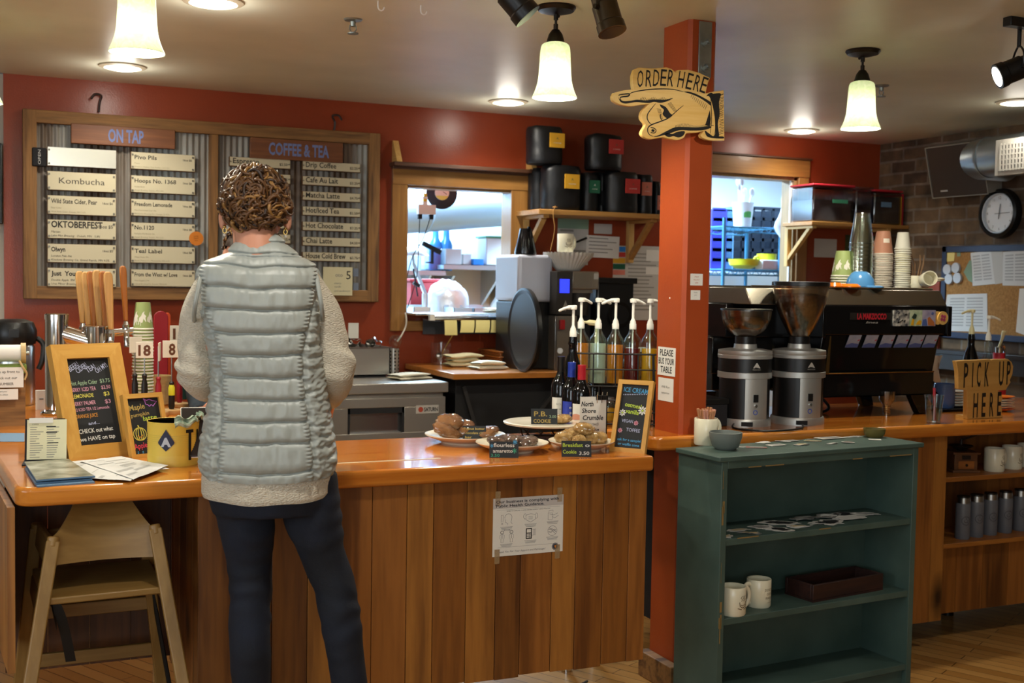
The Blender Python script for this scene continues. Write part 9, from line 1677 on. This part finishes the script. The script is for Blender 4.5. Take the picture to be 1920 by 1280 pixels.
def vest_pt(u, v):
    y = 437+450*v; xl_, xr_ = interp(y, 1), interp(y, 2); an = 2*PI*u; co, si = math.cos(an), math.sin(an); e = 2.9; rr = (abs(co)**e+abs(si)**e)**(-1/e)
    a, c_ = (xr_-xl_)/2, interp(y, 3); x = (xl_+xr_)/2+a*rr*co; yy = interp(y, 4)+c_*rr*si; sl_, sr_ = seamx(y); back = si < 0.15
    sag = 6*(1-((x-500)/120)**2) if y > 480 else 0; ys = y-sag*0.9+3.5*noise.noise(V((x*0.02, y*0.01, 2))); k = 0
    while k < len(SEAM)-2 and ys > SEAM[k+1]: k += 1
    t = min(1, max(0, (ys-SEAM[k])/(SEAM[k+1]-SEAM[k]))); side = back and (x < sl_ or x > sr_)
    puff = (1-(2*t-1)**4)**0.75*(0.016 if k > 2 else 0.011)*(1+0.25*(t-0.5))
    wr = noise.noise(V((x*0.055+k*3.7, ys*0.022, k))); edge = min(abs(x-sl_), abs(x-sr_))
    d = puff*(0.9+0.25*wr)+0.0022*noise.noise(V((x*0.14, ys*0.05, 5+k)))*(1-0.6*t)
    if y > 480 and back:
        d -= 0.009*math.exp(-(edge/4.5)**2)+0.003*math.exp(-((edge-9)/4)**2)*math.sin(ys*0.9)
        if side: d = 0.010+0.006*noise.noise(V((x*0.06, ys*0.085, 9)))+0.005*noise.noise(V((x*0.13, ys*0.16, 3)))-0.010*math.exp(-(edge/4.5)**2)-0.004*abs(math.sin(ys*PI/21))**6
    nx, ny = co/max(a/K, 0.02), si/max(c_, 0.02); l_ = math.hypot(nx, ny); p = V(((x-500)/K, yy, 1.61-(y-519)/K+ (0.010*(1-((x-500)/125)**2)*-1*max(0, v-0.9)*8 if back else 0)))
    return p+V((nx/l_, ny/l_, 0))*(d-0.012)
b = MB().grid(vest_pt, 300, 330, 'vest_nylon', cu=True)
def inner(u, v): p = vest_pt(u, 1.0); c_ = V((0.008, 0, p.z)); return c_+(p-c_)*(1-0.10*v)+V((0, 0, 0.02*v))
b.grid(inner, 120, 2, 'vest_nylon', cu=True); b.grid(lambda u, v: (lambda p, c_: c_+(p-c_)*(1-0.22*v)+V((0, 0, -0.015*v*v)))(vest_pt(u, 0.0), V((-0.012, 0.01, vest_pt(u, 0).z))), 120, 3, 'vest_nylon', cu=True)
b.build('vest', lad, smooth=180)
for s, c_ in ((-1, L(380, 553)), (1, L(592, 550))):
    MB().tube([c_+V((-s*(0.012*math.cos(a)-0.004), 0.100*math.sin(a)*(1-0.15*math.cos(a)), 0.072*math.cos(a))) for a in [2*PI*i/30 for i in range(31)]], 0.006, 'vest_nylon', 8, cap=False).build('armhole_binding', lad)
# hair: curly pinned-up crown of many locks
def hair(q, M, hc, seed, locks, nape=-0.06):
    R2 = random.Random(seed); b = MB()
    def sk(d): return V((0.089*d.x, 0.108*d.y-0.004, (0.100 if d.z > 0 else 0.095)*d.z))
    def dome(u, v):
        a = 2*PI*u; e = PI/2-(PI/2+0.95)*v*(1.0-0.4*max(0, abs(math.cos(a))-0.6)/0.4 if math.sin(a) < 0.25 else 0.55); d = V((math.cos(a)*math.cos(e), math.sin(a)*math.cos(e), math.sin(e))); p = sk(d); return M @ (p*(1.0+0.05*noise.noise(p*28)))
    b.grid(dome, 48, 24, 'hair_dark', cu=True)
    for i in range(locks):
        a = R2.uniform(PI*0.95, PI*2.05) if i % 3 else R2.uniform(0, 2*PI); e = R2.uniform(-0.85, 1.45); front = math.sin(a) > 0.3
        if abs(math.cos(a)) > 0.72 and e < -0.2: e = R2.uniform(-0.2, 0.6)
        if front and e < 0.25: e = 0.3+R2.random()
        da, de = R2.uniform(-0.75, 0.75), R2.uniform(0.15, 0.6)*(1 if e < 0.75 else R2.choice((-1, 0.6))); am, fr, ph = R2.uniform(0.05, 0.13), R2.uniform(5, 10), R2.uniform(0, 6); r0 = R2.uniform(0.0026, 0.0052); P = []; lift = R2.uniform(0.02, 0.14)+(0.16*R2.random() if e > 0.7 else 0)
        for k in range(13):
            t = k/12; aa = a+da*t+am*math.sin(fr*t+ph); ee = min(1.5, e+de*t+am*math.cos(fr*t+ph)); d = V((math.cos(aa)*math.cos(ee), math.sin(aa)*math.cos(ee), math.sin(ee))); P.append(M @ (sk(d)*(1.02+lift*math.sin(PI*min(1, t*1.1))**0.8+0.03*math.sin(fr*1.3*t+ph))))
        b.tube(P, [r0*(0.35+0.65*math.sin(PI*(0.12+0.8*k/12))) for k in range(13)], ('hair_mid', 'hair_dark', 'hair_mid', 'hair_gold', 'hair_mid')[R2.randrange(5)], 6)
    b.build('hair', q, smooth=180)
HA = Matrix.Translation(HCt+V((0, -0.012, 0.0))) @ Matrix.Rotation(math.radians(-8), 4, 'X'); hair(lad, HA, HCt, 5, 760)
mat('pearl', '#d9cfc0', 0.15)
for s, px in ((-1, 436), (1, 521)):
    e0 = HM @ V((s*0.082, -0.012, -0.060)); e0.y -= 0.012; MB().ball(e0, 0.0045, 'gold_metal', 10, 8).tube([e0+V((0.005*math.cos(a), 0, -0.010+0.007*math.sin(a))) for a in [2*PI*i/14 for i in range(15)]], 0.0014, 'gold_metal', 6).ball(e0+V((0, 0, -0.022)), 0.0045, 'pearl', 10, 8).build('earring', lad)
for P, R_ in LEGS:
    f = P[-1]; b = MB(); b.grid(lambda u, v: (lambda a, t: V((f.x+(0.043+0.006*math.sin(PI*t))*math.cos(a)*(1-0.75*max(0, t-0.8)**0.8), f.y-0.075+0.285*t, max(0, (0.075-0.045*t)*(0.5+0.5*math.sin(a))+0.004))))(2*PI*u, v), 20, 14, 'shoe_dark', cu=True); limb(b, [V((f.x, f.y-0.01, 0.03)), V((f.x, f.y-0.005, 0.09)), f], [0.045, 0.043, 0.04], 'shoe_dark'); b.build('shoe', lad, smooth=60)
# cashier behind the counter, almost hidden by the customer
cas = thing('person', 'brown-haired cashier behind the counter, hidden by the customer except a strip of hair', 'person', (1.055, 5.25, 0), math.radians(168))
b = MB(); CM = head(b, V((0, 0.02, 1.73)), 0.1); limb(b, [V((0, -0.01, 1.46)), V((0, -0.005, 1.56)), V((0, 0.01, 1.68))], [0.066, 0.055, 0.055], 'skin')
TR = [(0, 0, 0.88, 0.16, 0.11), (0, 0, 1.0, 0.165, 0.115), (0, 0, 1.15, 0.135, 0.1), (0, 0, 1.35, 0.165, 0.11), (0, 0, 1.47, 0.165, 0.085), (0, 0, 1.54, 0.08, 0.06)]; rings(b, TR, 'skin')
CL = [[V((s*0.085, 0, 0.92)), V((s*0.092, 0.012, 0.5)), V((s*0.095, 0, 0.1))] for s in (-1, 1)]; CA = [[V((s*0.175, 0, 1.44)), V((s*0.205, -0.01, 1.17)), V((s*0.185, 0.14, 1.02)), V((s*0.13, 0.26, 1.06))] for s in (-1, 1)]
for P in CL: limb(b, P, [0.07, 0.05, 0.035], 'skin')
for P, s in zip(CA, (-1, 1)): limb(b, P, [0.05, 0.042, 0.036, 0.027], 'skin'); hand(b, P[-1], (-s*0.3, 1, 0), Z3, -s)
vs, fs = fuse(b, 0.007, 3); MB().add(vs, fs, 'skin').build('body', cas, smooth=180); face_parts(cas, CM); hair(cas, CM, None, 8, 110)
b = MB(); rings(b, [(x, y, z, a*1.07, c_*1.07) for x, y, z, a, c_ in TR[1:]], 'shirt_dark')
for P in CA: limb(b, P[:3], [0.062, 0.054, 0.046], 'shirt_dark')
vs, fs = fuse(b, 0.008, 3, lambda c, n: 0.004*noise.noise(c*12)); MB().add(vs, fs, 'shirt_dark').build('shirt', cas, smooth=180)
b = MB(); rings(b, [(0, 0, 0.84, 0.165, 0.115), (0, 0, 1.03, 0.172, 0.122)], 'denim')
for P in CL: limb(b, P, [0.088, 0.064, 0.05], 'denim')
vs, fs = fuse(b, 0.009, 3); MB().add(vs, fs, 'denim').build('jeans', cas, smooth=180)
MB().grid(lambda u, v: V((0.15*(2*u-1), 0.128-0.05*(2*u-1)**2+0.012, 0.62+0.72*v)), 12, 10, 'apron_black').build('apron', cas)
for P in CL: f = P[-1]; MB().ball((f.x, f.y+0.06, 0.045), (0.048, 0.14, 0.045), 'shoe_dark', 16, 10).build('shoe', cas)
# payment tablet under her left hand
p = aY(392, 760, 3.72); q = thing('payment_tablet', 'dark payment tablet with a pale edge on a stand, beside her left elbow', 'tablet', (p.x+0.03, 3.72, HC), -0.1); R_ = Matrix.Translation((0, 0, 0.03)) @ Matrix.Rotation(math.radians(-28), 4, 'X'); mat('tablet_back', '#2a221e', 0.4)
MB().box((-0.11, 0, 0), (0.11, 0.007, 0.165), 'tablet_back', R_).build('back_shell', q, bevel=0.003); MB().box((-0.112, 0.007, -0.002), (0.112, 0.011, 0.168), 'white_plastic', R_).build('bezel', q, bevel=0.003); MB().box((-0.05, -0.01, 0), (0.05, 0.12, 0.012), 'white_plastic').bar((0, 0.05, 0.01), (0, 0.045, 0.09), 0.05, 0.012, 'white_plastic').build('stand', q)
# wooden high chair under the counter
for ax, nm in (('x', 'beech_x'), ('y', 'beech_y'), ('z', 'beech')): wood(nm, '#80602f', '#957440', ax, 8, 0.45)
q = thing('high_chair', 'pale wooden restaurant high chair stowed in the recess under the left end of the counter', 'high chair', (0.30, 3.55, 0))
NL, NR, FL_, FR = [(V((0.172, 3.50, 0.872)), V((0.018, 3.24, 0))), (V((0.447, 3.52, 0.884)), V((0.572, 3.24, 0))), (V((0.140, 3.84, 0.845)), V((0.062, 3.98, 0))), (V((0.452, 3.84, 0.85)), V((0.555, 3.98, 0)))]
for tp, bt in (NL, NR, FL_, FR): d_ = (tp-bt).normalized(); MB().bar(bt, tp-d_*0.012, 0.036, 0.030, 'beech', up=(0, 1, 0)).cyl(tp-d_*0.03, tp, 0.0165, 'beech', n=14).build('leg', q, True, bevel=0.004)
def at(lg, z): a, c_ = lg; t = (z-c_.z)/(a.z-c_.z); return c_*(1-t)+a*t
b = MB(); z0 = 0.792
def bp(u, v):
    l, r_ = at(NL, z0+0.075*min(1, v*2)), at(NR, z0+0.075*min(1, v*2)); p = l*(1-u)+r_*u; h_ = v; ins = max(0, v-0.5)*2; sh = min(1, max(0, 1-ins*0.42*1.0)); m_ = (l+r_)/2
    x = m_.x+(p.x-m_.x)*(1-0.42*ins**0.8); bow = 0.025*math.sin(PI*u); return V((x, p.y+0.012+0.07*ins**1.3+bow, z0+0.155*h_+0.0*bow))
for dy in (0, 0.010): b.grid(lambda u, v: bp(u, v)+V((0, dy, 0)), 16, 14, 'beech_x')
for v_ in (0, 1): b.grid(lambda u, v: bp(u, v_)+V((0, 0.010*v, 0)), 16, 1, 'beech_x')
for u_ in (0, 1): b.grid(lambda u, v: bp(u_, v)+V((0, 0.010*u, 0)), 1, 14, 'beech_x')
b.build('backrest', q, True, smooth=60)
l, r_ = at(NL, 0.705), at(NR, 0.715); MB().prism([(l.x, l.y-0.005), (r_.x, r_.y-0.005), (at(FR, 0.7).x, 3.82), (at(FL_, 0.7).x, 3.82)], (0, 0, 0.692), X3, Y3, 0.02, 'beech_x').build('seat', q, True, bevel=0.004)
for A, B in ((NL, FL_), (NR, FR)):
    for z0_, z1_ in ((0.775, 0.85), (0.625, 0.685)): a0, a1, c0_, c1_ = at(A, z0_), at(A, z1_), at(B, z0_), at(B, z1_); MB().add([a0, a1, c1_, c0_]+[v+V((0.018, 0, 0)) for v in (a0, a1, c1_, c0_)], [(0, 3, 2, 1), (4, 5, 6, 7), (0, 1, 5, 4), (1, 2, 6, 5), (2, 3, 7, 6), (3, 0, 4, 7)], 'beech_y').build('side_rail', q, True, bevel=0.005)
for z in (0.555, 0.395): MB().bar(at(FL_, z), at(FR, z), 0.016, 0.042, 'beech_x').build('cross_bar', q, True, bevel=0.003)
MB().bar(at(FL_, 0.80), at(FR, 0.80), 0.016, 0.05, 'beech_x').build('front_rail', q, True, bevel=0.003)
mat('strap_black', '#121110', 0.7); MB().grid(lambda u, v: V((0.155+0.028*u+0.05*v, 3.50-0.02*math.sin(PI*v)-0.025+0.06*v, 0.70-0.20*v+0.03*math.sin(PI*v))), 3, 12, 'strap_black').grid(lambda u, v: V((0.16+0.05*u*(1-v)+0.02*v, 3.46+0.14*u, 0.70-0.10*v)), 3, 6, 'strap_black').build('strap', q, True)
MB().tube(bez([at(FR, 0.69), at(FR, 0.45)+V((0.012, -0.02, 0)), at(FR, 0.2)+V((0.03, -0.03, 0)), at(FR, 0.03)+V((0.06, -0.05, 0))], 6), 0.007, 'strap_black', 6).build('strap', q, True)
